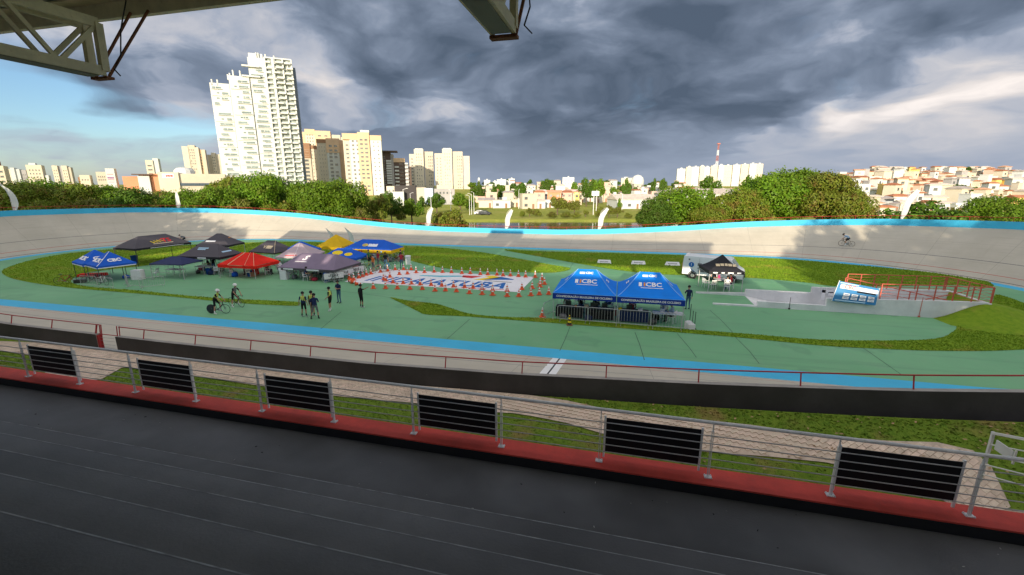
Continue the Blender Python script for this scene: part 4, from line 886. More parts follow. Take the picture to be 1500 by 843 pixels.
T = seg_tower('sign_tower', 'white sign tower with red and purple stripes above the trees', 'sign tower', 162, 240, [(156, 169, 247, 'white', 4, 0), (168.5, 170.5, 247, 'cream', 4, 0.5)], yref=260)
for i, (ya, yb, c) in enumerate(((255, 256.2, (0.55, 0.25, 0.25)), (259.5, 262, (0.28, 0.16, 0.28)), (263, 264.2, (0.5, 0.2, 0.25)), (266.5, 267.5, (0.25, 0.25, 0.35)))):
    b = MB(); b.box((T.x(162), -0.03, (T.z(ya) + T.z(yb)) / 2), (T.x(167) - T.x(157.5), 0.06, T.z(ya) - T.z(yb))); b.build('stripe', mat('sign_stripe_%d' % i, c), T.t)
T = seg_tower('shopping_mall', 'long low beige shopping mall with orange brick wing and white poster wall', 'shopping mall', 250, 250, [(178, 203, 259, 'orange', 20, 2), (203, 221, 256.5, 'orange', 20, 1), (202.5, 219.5, 258.5, 'white', 2, -1.2), (221, 232, 255, 'orange', 16, 0.5), (232, 262, 252.5, 'cream', 20, 0), (262, 330, 254.5, 'beige', 20, 1)], yref=262)
b = MB(); b.box((T.x(292), 0.8, T.z(270.5)), (T.x(330) - T.x(256), 0.5, T.z(269) - T.z(273))); b.build('window_band', M_bglass, T.t)
b = MB(); b.box((T.x(210), 0, T.z(256.3)), (T.x(224) - T.x(194), 5, 0.5)); b.build('roof_edge', M_wall['dark'], T.t)
b = MB(); b.box((T.x(247), -0.05, T.z(258)), (T.x(258) - T.x(241), 0.1, T.z(255) - T.z(261))); b.build('sign_panel', M_white, T.t)
b = MB(); rr = random.Random(2)
for i in range(8): b.box((T.x(244 + i * 1.35), -0.13, T.z(258)), (0.36, 0.06, 0.75 if i % 3 else 1.2))
tag(b.build('sign_mark', mat('sign_red', (0.5, 0.08, 0.08)), T.t), kind='stuff')
b = MB(); b.lathe([(5.2, 0), (5, 2.2), (3.5, 3.6), (0.1, 4.2)], (T.x(268), 12, T.z(255)), 14); b.build('dome', M_wall['white'], T.t)
T = seg_tower('podium_building', 'low podium building with black cladding and pale blue glass corner', 'building', 620, 230, [(566, 580, 273, 'cream', 14, 1, 2), (578, 609, 272, 'black', 12, 0), (609, 624, 275, 'beige', 14, 1), (622, 634, 276, 'blue', 8, -1), (634, 666, 277, 'grey', 14, 1, 5, dict(b=284)), (560, 592, 281, 'white', 8, -4), (640, 662, 271, 'beige', 10, 6)], yref=280)

# radio mast and the row of white slabs on the right skyline
m_ = thing('radio_mast', 'red and white lattice radio mast rising behind the white apartment row', 'mast', HX(*[B(1050, 240, 690)[0], 690], 0), YAW)
zt, zb_ = B(1050, 212, 690)[1], B(1050, 268, 690)[1]
for i in range(7):
    z0, z1 = zb_ + (zt - zb_) * i / 7, zb_ + (zt - zb_) * (i + 1) / 7; b = MB(); w0, w1 = 2.0 - i * .2, 2.0 - (i + 1) * .2
    for sx, sy in ((-1, -1), (1, -1), (1, 1), (-1, 1)): b.bar((sx * w0, sy * w0, z0), (sx * w1, sy * w1, z1), 0.17, 4)
    for sx, sy, tx, ty in ((-1, -1, 1, -1), (1, -1, 1, 1), (1, 1, -1, 1), (-1, 1, -1, -1)): b.bar((sx * w0, sy * w0, z0), (tx * w1, ty * w1, z1), 0.1, 4); b.bar((tx * w0, ty * w0, z0), (sx * w1, sy * w1, z1), 0.1, 4)
    b.build('mast_section', mat('mast_red', (0.42, 0.16, 0.13)) if i % 2 == 0 else M_white, m_)
b = MB(); b.lathe([(1, 0), (2.6, 0.2), (2.6, 1.8), (1, 2.0)], (0, 0, zt), 8); b.build('platform', mat('mast_red', (0.42, 0.16, 0.13)), m_)
for i, (a, c, yt) in enumerate([(992, 1004, 247.5), (1005, 1014, 244.8), (1014, 1024, 244.6), (1025, 1032, 243.5), (1032, 1040, 244.8), (1041, 1051, 243), (1052, 1060, 242), (1060, 1072, 242.5), (1073, 1084, 241.6), (1085, 1096, 240.8), (1097, 1107, 240), (1107, 1117, 240.2)]):
    seg_tower('apartment_slab', 'white apartment slab of the long skyline row, %s from the left' % nth(i), 'apartment block', (a + c) / 2, 620, [(a, c, yt, 'cream' if i % 2 else 'white', 14, 0, 3, dict(wf=.16, hf=.4, t=3, b=262)), ((a + c) / 2 - 1.5, (a + c) / 2 + 1.5, yt - 1.6, 'white', 5, 4)], yref=252, group='white apartment slabs on the skyline')

# ------------------------------------------------------------------ houses
M_roofs = {'terracotta': mat('terracotta_roof', (0.42, 0.17, 0.085), rough=0.85, var=0.2, scale=0.5), 'rust': mat('rust_roof', (0.33, 0.125, 0.065), rough=0.85, var=0.2, scale=0.5), 'pale': mat('pale_roof', (0.60, 0.52, 0.44), rough=0.8, var=0.15, scale=0.5), 'grey': mat('grey_roof', (0.36, 0.32, 0.30), rough=0.8, var=0.15, scale=0.5), 'salmon': mat('salmon_roof', (0.55, 0.31, 0.19), rough=0.85, var=0.15, scale=0.5)}
def house_px(label, px, yh, wpx, wall, roof, storeys=1, rz=0.0, flat=False, name='house', cat='house', depth=None, group=None, zup=0.0, hh=None):
    xh, _ = B(px, 285, yh); p = HX(xh, yh); zg = terrain_z(p.x, p.y) + zup; wd = wpx / 640 / 1.02 * yh; dp = depth or min(12, wd * 0.8); h = hh or 2.9 * storeys + 0.3
    t = thing(name, label, cat, (p.x, p.y, zg), YAW + rz, group)
    b = MB(); b.box((0, dp / 2, h / 2 - 1.5), (wd, dp, h + 3)); b.build('wall', M_wall[wall], t)
    if flat:
        b = MB(); b.box((0, dp / 2, h + 0.12), (wd + 0.3, dp + 0.3, 0.3)); b.build('roof', M_wall[wall] if roof is None else M_roofs[roof], t)
        if wd > 7: b = MB(); b.box((wd * .2, dp * .6, h + 0.9), (1.8, 1.8, 1.3)); b.build('water_tank_housing', M_wall['white'], t)
    else:
        rh = min(2.2, dp * 0.22); o = 0.5; b = MB(); x, y0, y1 = wd / 2 + o, -o, dp + o; ins = min(wd * .3, 2.5) if random.random() < .5 else 0
        vs = [(-x, y0, h), (x, y0, h), (x, y1, h), (-x, y1, h), (-x + ins, dp / 2, h + rh), (x - ins, dp / 2, h + rh), (-x, y0, h + .15), (x, y0, h + .15), (x, y1, h + .15), (-x, y1, h + .15)]
        b.add(vs, [(3, 2, 1, 0), (0, 1, 7, 6), (1, 2, 8, 7), (2, 3, 9, 8), (3, 0, 6, 9), (6, 7, 5, 4), (8, 9, 4, 5), (7, 8, 5), (9, 6, 4)]); b.build('roof', M_roofs[roof], t)
    n = max(1, int(wd / 3.2))
    for s_ in range(storeys):
        for i in range(n):
            x = -wd / 2 + (i + .5) * wd / n
            if s_ == 0 and i == n // 2:
                b = MB(); b.box((x, -0.02, 1.0), (0.9, 0.12, 2.1)); b.build('door', M_wall['brown'], t)
            elif random.random() < .75:
                b = MB(); b.box((x, -0.03, 1.6 + 2.9 * s_), (1.3, 0.14, 1.0)); b.box((x, -0.1, 1.06 + 2.9 * s_), (1.5, 0.24, 0.08)); b.build('window', M_glass, t)
    return t
rh_ = random.Random(21)
rows = [(124, 1235, 1300, 17), (140, 1236, 1500, 18), (162, 1240, 1510, 18), (186, 1232, 1512, 17), (212, 1228, 1512, 15), (240, 1220, 1512, 14), (268, 1216, 1512, 13), (296, 1216, 1512, 11), (324, 1212, 1512, 10), (350, 1214, 1512, 9), (376, 1214, 1512, 8)]
for r_, (yh, a, c, stp_) in enumerate(rows):
    x = a; k = 0
    while x < c:
        wpx = stp_ * rh_.uniform(0.55, 1.35); x += wpx / 2
        wall = rh_.choice(['white', 'cream', 'white', 'beige', 'white', 'beige', 'white', 'pink', 'white', 'grey', 'cream', 'yellow']); roof = rh_.choice(['terracotta', 'rust', 'pale', 'salmon', 'pale', 'grey', 'terracotta']); st_ = rh_.choice([1, 1, 1, 2]); fl_ = rh_.random() < .25
        house_px('%s %s house with %s roof, %s in the %s row up the right hill' % ('two-storey' if st_ == 2 else 'low', wall, 'flat' if fl_ else roof, nth(k), ORD[r_]), x, yh + rh_.uniform(-6, 6), wpx, wall, None if fl_ else roof, st_, rh_.uniform(-.5, .5), fl_, group='houses on the right hill')
        x += wpx / 2 + rh_.uniform(0, 3); k += 1
# houses across the lake
CF = [(712, 200, 22, 'cream', 'grey', 1, 0), (735, 196, 26, 'white', 'pale', 1, 1), (757, 205, 16, 'cream', None, 1, 1), (776, 190, 22, 'beige', None, 2, 1), (792, 192, 14, 'white', 'pale', 1, 0), (806, 200, 20, 'white', None, 1, 1), (720, 225, 16, 'pink', 'pale', 2, 1), (745, 235, 15, 'beige', 'grey', 2, 0),
      (772, 240, 14, 'orange', 'terracotta', 1, 0), (790, 245, 16, 'pink', 'terracotta', 2, 0), (812, 235, 20, 'orange', 'salmon', 2, 0), (830, 240, 18, 'pink', 'rust', 2, 0), (846, 230, 13, 'cream', 'salmon', 2, 0), (795, 290, 12, 'cream', 'terracotta', 1, 0), (775, 300, 12, 'white', 'pale', 2, 1), (756, 320, 14, 'cream', 'pale', 2, 1), (815, 300, 12, 'cream', 'pale', 1, 1), (838, 300, 15, 'white', 'pale', 1, 0),
      (888, 280, 14, 'cream', 'yellow' if False else 'salmon', 1, 0), (900, 300, 16, 'yellow', 'pale', 1, 1), (915, 320, 14, 'cream', 'grey', 1, 0), (940, 330, 16, 'white', 'pale', 2, 1), (955, 360, 14, 'cream', 'salmon', 1, 0), (975, 370, 14, 'beige', 'pale', 1, 0), (990, 380, 14, 'cream', 'grey', 1, 1), (1010, 400, 16, 'white', 'rust', 1, 0), (1030, 420, 16, 'cream', 'pale', 1, 0), (1055, 400, 16, 'pink', 'pale', 1, 0), (1080, 390, 16, 'cream', 'salmon', 1, 0), (1105, 380, 18, 'white', 'rust', 1, 0), (1125, 360, 16, 'cream', 'pale', 2, 0),
      (870, 340, 14, 'cream', 'pale', 1, 0), (852, 330, 13, 'beige', 'rust', 1, 0), (710, 290, 13, 'cream', 'pale', 1, 0), (730, 300, 12, 'white', 'grey', 1, 1)]
for i, (px, yh, wp, wl, rf_, st_, fl_) in enumerate(CF):
    house_px('%s %s %s-roofed house across the lake, %s in the town list' % ('two-storey' if st_ == 2 else 'single-storey', wl, 'flat' if fl_ else rf_, nth(i)) if False else '%s %s town house with %s roof across the lake, %s of thirty-five' % ('two-storey' if st_ == 2 else 'low', wl, 'flat' if fl_ else rf_, nth(i)), px, yh, wp, wl, rf_, st_, rh_.uniform(-.25, .25), bool(fl_), group='town houses across the lake')
house_px('long white shed with many bays behind the fence right of centre', 935, 190, 62, 'white', 'pale', 1, 0.1, False, 'warehouse', 'warehouse', 14, hh=3.8)
house_px('very long pale warehouse with orange wall stripe on the right', 1085, 185, 200, 'white', 'pale', 1, -0.02, False, 'warehouse', 'warehouse', 25, hh=6.2)
for i, (a, c, yt, yh) in enumerate([(709, 718, 264, 480), (722, 728, 266, 500), (728, 741, 263, 480), (741, 745, 266, 500), (745, 754, 262, 490), (750, 756, 265, 500), (824, 841, 260, 420), (700, 703, 262, 470)]):
    seg_tower('apartment_block', 'small white apartment block on the town skyline across the lake, %s from the left' % nth(i), 'apartment block', (a + c) / 2, yh, [(a, c, yt, 'white', 12, 0, 3, dict(wf=.2, b=272, t=2)), ((a + c) / 2 - 1, (a + c) / 2 + 1, yt - 1.6, 'white', 4, 3)], yref=268, group='small white blocks on the skyline')
seg_tower('school_building', 'wide cream building with a round dome on the skyline right of centre', 'building', 925, 480, [(910, 934, 261, 'cream', 14, 0, 6, dict(wf=.4, b=268, t=1.5)), (914, 920, 259.5, 'white', 8, 2)], yref=266)
b = MB(); xh, zz = B(934, 265, 478); b.lathe([(6.5, -6), (6.5, 0), (5.6, 3), (3.4, 5.2), (0.1, 6.2)], (0, 0, 0), 14); o = b.build('dome_building', M_wall['white'], None, HX(xh, 478, zz)); tag(o, 'white domed roof beside the wide cream building on the skyline', 'building')
k_ = 0
for yh, stp_ in ((262, 10), (300, 8), (350, 8), (410, 7), (480, 6)):
    x = 694
    while x < 1000:
        wpx = stp_ * rh_.uniform(.7, 1.8); x += wpx / 2
        if rh_.random() < .5:
            wl, rf_, fl_, st_ = rh_.choice(['white', 'cream', 'beige', 'white', 'pink', 'grey']), rh_.choice(['terracotta', 'pale', 'salmon', 'grey', 'pale', 'rust']), rh_.random() < .35, rh_.choice([1, 2, 2, 3])
            house_px('distant %s house with %s roof in town, %s of the skyline' % (wl, 'flat' if fl_ else rf_, nth(k_) if k_ < 100 else 'one hundred and ' + nth(k_ - 100)), x, yh + rh_.uniform(-8, 8), wpx, wl, None if fl_ else rf_, st_, rh_.uniform(-.4, .4), fl_, group='distant skyline houses'); k_ += 1
        x += wpx / 2 + rh_.uniform(0, 3)
for i in range(34):
    px_ = 692 + i * 9.3 + rh_.uniform(-3, 3); yh = rh_.uniform(280, 600); xx, _ = B(px_, 270, yh); p = HX(xx, yh)
    tree_at(rh_.choice(['smd', 'smd', 'sm0']), 'far dark street tree on the town skyline, %s from the left' % nth(i), (p.x, p.y, terrain_z(p.x, p.y)), rh_.uniform(3, 7), rh_.uniform(6, 10), i, 'far skyline trees')
house_px('bright yellow small building among the town roofs', 845, 226, 7, 'yellow', None, 2, 0, True, 'house', 'house')
# poles and lamp posts by the lake road
pole = thing('lamp_post', 'pale street lamp post beside the lake road, leftmost of the poles', 'lamp post', (0, 0, 0), YAW, 'poles along the lake road')
b = MB(); b.bar((0, 0, -1), (0, 0, 8.5), 0.11, 6, r2=0.07); b.build('pole', M_white, pole); b = MB(); b.bar((0, 0, 8.4), (1.2, 0, 8.8), 0.05, 5); b.box((1.3, 0, 8.8), (0.7, 0.25, 0.12)); b.build('lamp_arm', M_white, pole)
first = True
for i, (px, yh) in enumerate([(591, 150), (601, 165), (631, 130), (660, 170), (687.5, 150), (690.5, 152), (694, 154), (760, 190), (821, 195), (842, 160), (870, 150), (874, 152), (912, 180)]):
    p = HX(B(px, 290, yh)[0], yh); z = terrain_z(p.x, p.y)
    if first: pole.location = (p.x, p.y, z); first = False
    else: dup(pole, (p.x, p.y, z), YAW + i * 0.7, 'pale street lamp post beside the lake road, %s of thirteen poles' % nth(i), 0.75 + 0.06 * (i % 4))
bb = thing('billboard', 'white billboard on two legs in the park across the lake', 'billboard', HX(B(872, 290, 158)[0], 158, -1), YAW)
b = MB(); b.box((0, 0, 7), (2.6, 0.2, 1.6)); b.build('panel', M_white, bb)
for s_ in (-1, 1): b = MB(); b.bar((s_ * 0.6, 0, -0.5), (s_ * 0.6, 0, 6.4), 0.08, 6); b.build('leg', M_steel, bb)
# cars
def car(label, px, yh, m, rz, group='cars parked beyond the track'):
    xh, _ = B(px, 300, yh); p = HX(xh, yh); t = thing('parked_car', label, 'car', (p.x, p.y, terrain_z(p.x, p.y)), rz, group)
    b = MB(); b.add([(x, y, z) for y in (-.85, .85) for x, z in ((-2.1, .3), (2.1, .3), (2.15, .75), (1.2, .92), (.6, 1.42), (-1.1, 1.45), (-1.9, .98), (-2.15, .8))], [tuple(range(7, -1, -1)), tuple(range(8, 16))] + [(i, (i + 1) % 8, 8 + (i + 1) % 8, 8 + i) for i in range(8)]); b.build('body', m, t)
    b = MB(); b.add([(x, y, z) for y in (-.87, .87) for x, z in ((1.05, .95), (.55, 1.36), (-1.05, 1.38), (-1.7, 1.0))], [(3, 2, 1, 0), (4, 5, 6, 7), (0, 1, 5, 4), (1, 2, 6, 5), (2, 3, 7, 6), (3, 0, 4, 7)]); b.build('window', M_glass, t)
    for x in (-1.3, 1.3):
        for s_ in (-1, 1): b = MB(); b.lathe([(0.02, -.1), (.32, -.1), (.32, .1), (.02, .1)], (x, s_ * .8, .32), 12, axis='y'); b.build('wheel', M_dark, t)
M_cw = mat('car_white', (0.7, 0.7, 0.7), rough=.3, spec=.6); M_cd = mat('car_dark', (0.03, 0.035, 0.045), rough=.3, spec=.6); M_cr = mat('car_red', (0.4, 0.03, 0.03), rough=.3, spec=.6)
for px, yh, m, lb in [(704, 152, M_cw, 'white car on the lake road at left'), (710, 150, M_cd, 'dark car on the lake road behind the flag'), (1430, 78, M_cd, 'dark parked car beyond the right bend'), (1446, 76, M_cw, 'white parked car beyond the right bend, beside the umbrella tree'), (1420, 88, M_cw, 'white car left of the dark one beyond the right bend'), (1404, 84, M_cw, 'small white car under the umbrella tree'), (1475, 80, M_cd, 'dark car nearest the right frame edge')]: car(lb, px, yh, m, YAW + random.uniform(-.4, .4))
# ------------------------------------------------------------------ fabrics and gazebos
def fab(name, col, var=0.08, trans=0.12): return mat(name, col, rough=0.75, var=var, scale=0.9, trans=trans, bump=0.35, bscale=2.5, spec=0.2)
F_blue = fab('royal_blue_canopy', (0.014, 0.12, 0.60)); F_cbc = fab('bright_blue_canopy', (0.006, 0.22, 0.80)); F_navy = fab('deep_blue_valance', (0.010, 0.045, 0.30)); F_black = fab('black_canopy', (0.022, 0.022, 0.026), trans=0.0); F_char = fab('charcoal_canopy', (0.085, 0.078, 0.088), trans=0.0)
F_nv = fab('navy_canopy', (0.035, 0.045, 0.12)); F_red = fab('red_canopy', (0.85, 0.028, 0.015), trans=0.2); F_pink = fab('faded_mauve_canopy', (0.55, 0.43, 0.46)); F_mauve = fab('mauve_canopy', (0.24, 0.19, 0.26)); F_yel = fab('yellow_canopy', (0.80, 0.50, 0.015), trans=0.2); F_beige = fab('beige_canopy', (0.6, 0.5, 0.36))
P_white = mat('white_print', (0.82, 0.82, 0.82), rough=.7, var=.03); P_yellow = mat('yellow_print', (0.85, 0.62, 0.02), rough=.7, var=.03); P_orange = mat('orange_print', (0.75, 0.28, 0.03), rough=.7); P_red = mat('red_print', (0.6, 0.03, 0.03), rough=.7); P_blue = mat('blue_print', (0.01, 0.13, 0.42), rough=.7, var=.04); P_teal = mat('teal_print', (0.10, 0.48, 0.58), rough=.7); P_cream = mat('cream_print', (0.72, 0.58, 0.36), rough=.7); P_lblue = mat('light_blue_print', (0.40, 0.60, 0.75), rough=.7); P_sky = mat('light_seam', (0.22, 0.45, 0.80), rough=.7)
M_leg = mat('tent_leg_steel', (0.50, 0.50, 0.50), rough=.4, metal=.4); M_legd = mat('tent_leg_dark', (0.05, 0.05, 0.055), rough=.5)
class Tent:
    """gazebo: w along x, d along y, ridge length r along x, eave height e, rise, concavity k"""
    def __init__(s, label, c, rz, w, d, r, e, rise, cm, vm, k=1.25, val=0.26, legm=None, grp=None, sag=0.0, legs=True, rafters=True):
        s.w, s.d, s.r, s.e, s.rise, s.k, s.val, s.cm = w, d, r, e, rise, k, val, cm; s.ze = e + val
        s.t = thing('gazebo', label, 'tent', (c[0], c[1], 0), rz, grp); t = s.t; N = 7; b = MB()
        for f in range(4):
            g = []
            for j in range(N + 1):
                tt = j / N
                for i in range(N + 1): g.append(s.pt(f, i / N, tt))
            b.add(g, [(j * (N + 1) + i, j * (N + 1) + i + 1, (j + 1) * (N + 1) + i + 1, (j + 1) * (N + 1) + i) for j in range(N) for i in range(N)])
        s.can = b.build('canopy', cm, t); b = MB(); hw, hd = w / 2, d / 2; n_ = 6
        for (a, c_) in (((-hw, -hd), (hw, -hd)), ((hw, -hd), (hw, hd)), ((hw, hd), (-hw, hd)), ((-hw, hd), (-hw, -hd))):
            vs = []
            for i in range(n_ + 1):
                q = i / n_; x, y = a[0] + (c_[0] - a[0]) * q, a[1] + (c_[1] - a[1]) * q; vs += [(x, y, s.ze - sag * math.sin(math.pi * q)), (x * 1.004, y * 1.004, e - sag * math.sin(math.pi * q) + 0.03 * math.sin(math.pi * q))]
            b.add(vs, [(2 * i, 2 * i + 1, 2 * i + 3, 2 * i + 2) for i in range(n_)])
        b.build('valance', vm, t)
        if legs:
            for sx in (-1, 1):
                for sy in (-1, 1):
                    b = MB(); x, y = sx * (hw - .06), sy * (hd - .06); b.box((x, y, s.ze / 2), (.045, .045, s.ze - .02)); b.box((x, y, 0.01), (.12, .12, .02)); b.build('leg', legm or M_leg, t)
            b = MB()
            for (a, c_) in (((-hw, -hd), (hw, -hd)), ((hw, -hd), (hw, hd)), ((hw, hd), (-hw, hd)), ((-hw, hd), (-hw, -hd))):
                m_ = 4
                for i in range(m_):
                    p = Vector((a[0] + (c_[0] - a[0]) * i / m_, a[1] + (c_[1] - a[1]) * i / m_, 0)); q = Vector((a[0] + (c_[0] - a[0]) * (i + 1) / m_, a[1] + (c_[1] - a[1]) * (i + 1) / m_, 0)); p *= .97; q *= .97
                    b.bar(p + Vector((0, 0, s.ze - .05)), q + Vector((0, 0, e - .08)), .013, 4); b.bar(p + Vector((0, 0, e - .08)), q + Vector((0, 0, s.ze - .05)), .013, 4)
            b.build('truss_frame', legm or M_leg, t)
    def zt(s, t): return s.ze + s.rise * (t ** s.k) if t > 0 else s.ze
    def pt(s, f, u, t, off=0.0):
        """face 0 front(-y) 1 right 2 back 3 left; u across 0..1, t up 0..1"""
        hw, hd, hr = s.w / 2, s.d / 2, s.r / 2; z = s.zt(t) + off
        if f == 0: x0 = -(hw - t * (hw - hr)); return (x0 + (-2 * x0) * u, -hd * (1 - t), z)
        if f == 2: x0 = (hw - t * (hw - hr)); return (x0 + (-2 * x0) * u, hd * (1 - t), z)
        if f == 1: y0 = -hd * (1 - t); return (hw - t * (hw - hr), y0 * (1 - 2 * u), z)
        y0 = hd * (1 - t); return (-(hw - t * (hw - hr)), y0 * (1 - 2 * u), z)
    def on(s, f, x0, t0, off=0.02):
        """mapping for print centred x0 metres from the face middle at height fraction t0"""
        run = (s.d if f in (0, 2) else s.w - s.r) / 2; L = math.hypot(run, s.rise)
        def fn(x, y):
            t = min(1, max(0, t0 + y / L)); z = s.zt(t) + off
            if f == 0: return (x0 + x, -s.d / 2 * (1 - t) - off * .5, z)
            if f == 2: return (-(x0 + x), s.d / 2 * (1 - t) + off * .5, z)
            hx = s.w / 2 - t * (s.w - s.r) / 2 + off * .5
            return (hx, x0 + x, z) if f == 1 else (-hx, -(x0 + x), z)
        return fn
    def val_on(s, f, x0, off=0.035, dz=0.0):
        zc = s.e + s.val / 2 + dz
        def fn(x, y):
            if f == 0: return (x0 + x, -s.d / 2 * 1.004 - off, zc + y)
            if f == 1: return (s.w / 2 * 1.004 + off, x0 + x, zc + y)
            if f == 3: return (-s.w / 2 * 1.004 - off, -(x0 + x), zc + y)
            return (-(x0 + x), s.d / 2 * 1.004 + off, zc + y)
        return fn
    def text(s, txt, f, x0, t0, size, m, **kw): return lettering(txt, size, m, s.on(f, x0, t0), s.can, **kw)
    def vtext(s, txt, f, x0, size, m, **kw): return lettering(txt, size, m, s.val_on(f, x0), s.can, **kw)
    def patch(s, f, x0, t0, w_, h_, m, shape='rect', name='print', n=10):
        fn = s.on(f, x0, t0, 0.013); b = MB()
        if shape == 'rect':
            vs = [fn(-w_ / 2 + w_ * i / n, -h_ / 2 + h_ * j / 3) for j in range(4) for i in range(n + 1)]
            b.add(vs, [(j * (n + 1) + i, j * (n + 1) + i + 1, (j + 1) * (n + 1) + i + 1, (j + 1) * (n + 1) + i) for j in range(3) for i in range(n)])
        else:
            vs = [fn(0, 0)] + [fn(w_ / 2 * math.cos(6.283 * i / 24), h_ / 2 * math.sin(6.283 * i / 24)) for i in range(24)]; b.add(vs, [(0, 1 + i, 1 + (i + 1) % 24) for i in range(24)])
        return b.build(name, m, s.can)
    def vstripe(s, f, m, z0=0.0, h=0.07, a=-0.48, c=0.48):
        fn = s.val_on(f, 0, 0.012, z0); L = s.w if f in (0, 2) else s.d; b = MB(); b.add([fn(a * L, -h / 2), fn(c * L, -h / 2), fn(c * L, h / 2), fn(a * L, h / 2)], [(0, 1, 2, 3)]); return b.build('stripe', m, s.can)
    def seams(s, m, r=0.018):
        b = MB()
        for f, u in ((0, 0), (0, 1), (2, 0), (2, 1)):
            b.path([s.pt(f, u, t / 6, 0.01) for t in range(7)], r, 4)
        b.build('seam', m, s.can)
# the two big federation tents
for i, (cx, nm) in enumerate(((-2.25, 'left'), (1.92, 'right'))):
    T = Tent('large bright blue CBC tent, %s one of the joined pair behind the barriers' % nm, (cx, 30.25), 0.01, 4.12, 4.5, 1.25, 1.42, 1.25, F_cbc, F_navy, k=1.32, val=0.40, legm=M_leg, grp='pair of big blue federation tents')
    T.text('CBC', 0, 0.22, 0.56, 0.52, P_white, bold=0.014)
    T.patch(0, -0.62, 0.565, 0.20, 0.36, P_white); T.patch(0, -0.36, 0.565, 0.10, 0.36, P_orange); T.patch(0, 0.10, 0.44, 1.4, 0.05, P_white)
    T.text('CBC', 0, 0.18, 0.865, 0.26, P_white, bold=0.01); T.patch(0, -0.30, 0.865, 0.36, 0.18, P_white)
    T.text('CBC', 1, 0.15, 0.45, 0.34, P_white, bold=0.012); T.text('CBC', 3, -0.15, 0.45, 0.34, P_white, bold=0.012)
    T.vtext('CONFEDERAÇÃO BRASILEIRA DE CICLISMO', 0, 0.0, 0.185, P_white, bold=0.006); T.vtext('CBC', 1, 0.0, 0.2, P_white, bold=0.006)
    T.seams(P_sky, 0.022); T.vstripe(0, P_sky, 0.195, 0.025, -.5, .5)
# small blue pair at the left end
for i, (cx, cy) in enumerate(((-49.6, 30.9), (-46.9, 30.3))):
    T = Tent('small blue CBC gazebo at the far left, %s' % ('rear one' if i == 0 else 'front one with white seam'), (cx, cy), -0.30, 2.9, 2.9, 0.25, 1.35, 1.1, F_blue, F_blue, k=1.1, val=.24, legm=M_legd, grp='small blue gazebo pair')
    T.text('CBC', 0, 0.25, 0.36, 0.62, P_white, bold=.03); T.patch(0, -0.62, 0.38, 0.42, 0.42, P_white); T.text('CBC', 3, 0.0, 0.36, 0.5, P_white, bold=.03); T.text('CBC', 1, 0, .36, .5, P_white, bold=.03)
    for f in (0, 1, 3): T.vstripe(f, P_white, -0.07, 0.08)
    if i: b = MB(); b.path([T.pt(0, 1, t / 6, .012) for t in range(7)], .025, 4); b.build('seam', P_white, T.can)
T = Tent('long black gazebo with red and yellow flame lettering near the far left band', (-53.3, 39.2), 1.50, 6.2, 3.6, 3.0, 1.75, 1.15, F_char, F_black, k=1.0, val=.22, legm=M_legd)
T.text('TS', 0, 0.75, 0.44, 0.95, P_red, bold=.03, shear=.2)
for q_ in range(4):
    fn = T.on(0, -.75 + .36 * q_, .36 + .03 * q_, .014); b = MB(); b.add([fn(-.22, .22), fn(-.12, .24), fn(.2, -.16), fn(.02, -.18)], [(3, 2, 1, 0)]); b.build('print', P_yellow if q_ < 3 else P_orange, T.can)
T.patch(0, .2, .22, 2.2, .10, P_cream); T.vstripe(0, P_white, 0, 0.05, -.25, .35)
T = Tent('low navy gazebo standing between the blue pair and the black tents', (-42.2, 32.9), 0.12, 3.5, 2.5, 0.9, 1.35, 0.55, F_nv, F_nv, k=1.0, val=.10, legm=M_leg)
T = Tent('black gazebo with light blue print, in front of the other black one', (-41.0, 35.6), 0.1, 4.8, 3.1, 1.9, 1.6, 1.1, F_char, F_black, k=1.05, val=.24)
T.patch(0, -0.2, 0.66, 1.15, 0.14, P_lblue); T.patch(0, -0.3, 0.56, 0.9, 0.12, P_lblue); T.patch(1, 0, 0.35, 1.2, 0.18, P_lblue); T.vstripe(0, P_white, 0, .12, -.02, .18); T.vstripe(0, P_lblue, 0, .1, -.42, -.34)
T = Tent('black gazebo with orange and white edges, behind the other black one', (-47.6, 42.9), 0.2, 4.0, 3.0, 0.6, 1.6, 1.25, F_char, F_black, k=1.1, val=.22)
T.patch(0, -0.5, 0.36, 1.2, 0.22, P_white); T.patch(1, 0.3, 0.6, 0.35, 0.1, P_orange); T.patch(3, 0, .4, .9, .2, P_cream)
T = Tent('bright red gazebo with cream ridge seams', (-35.9, 35.2), 0.02, 4.2, 3.3, 1.3, 1.0, 1.0, F_red, F_red, k=1.0, val=.28, sag=.03)
b = MB(); b.path([T.pt(0, 0.28, t / 6, .02) for t in range(7)], .035, 4); b.path([T.pt(0, 0.74, t / 6, .02) for t in range(7)], .012, 4); b.path([T.pt(0, 1, t / 6, .02) for t in range(7)], .018, 4); b.build('seam', P_cream, T.can)
T = Tent('black gazebo with cream lettering behind the red one', (-38.9, 41.6), -0.1, 3.8, 3.0, 1.2, 1.35, 1.15, F_char, F_black, k=1.0, val=.12)
T.text('V', 0, -.15, 0.42, .5, P_cream, bold=.03); T.patch(0, .52, .44, .85, .46, P_cream); T.patch(3, 0, .35, 1.4, .5, P_cream); b = MB(); b.path([T.pt(0, 1, t / 6, .02) for t in range(7)], .02, 4); b.build('seam', P_cream, T.can)
T = Tent('faded mauve pink gazebo with a single white seam', (-34.3, 40.6), 0.35, 3.9, 3.9, 0.3, 1.25, 1.25, F_pink, F_pink, k=1.1, val=.12); T.patch(0, -0.4, .12, 1.2, .12, P_red)
b = MB(); b.path([T.pt(0, .5, t / 6, .02) for t in range(7)], .02, 4); b.build('seam', P_white, T.can)
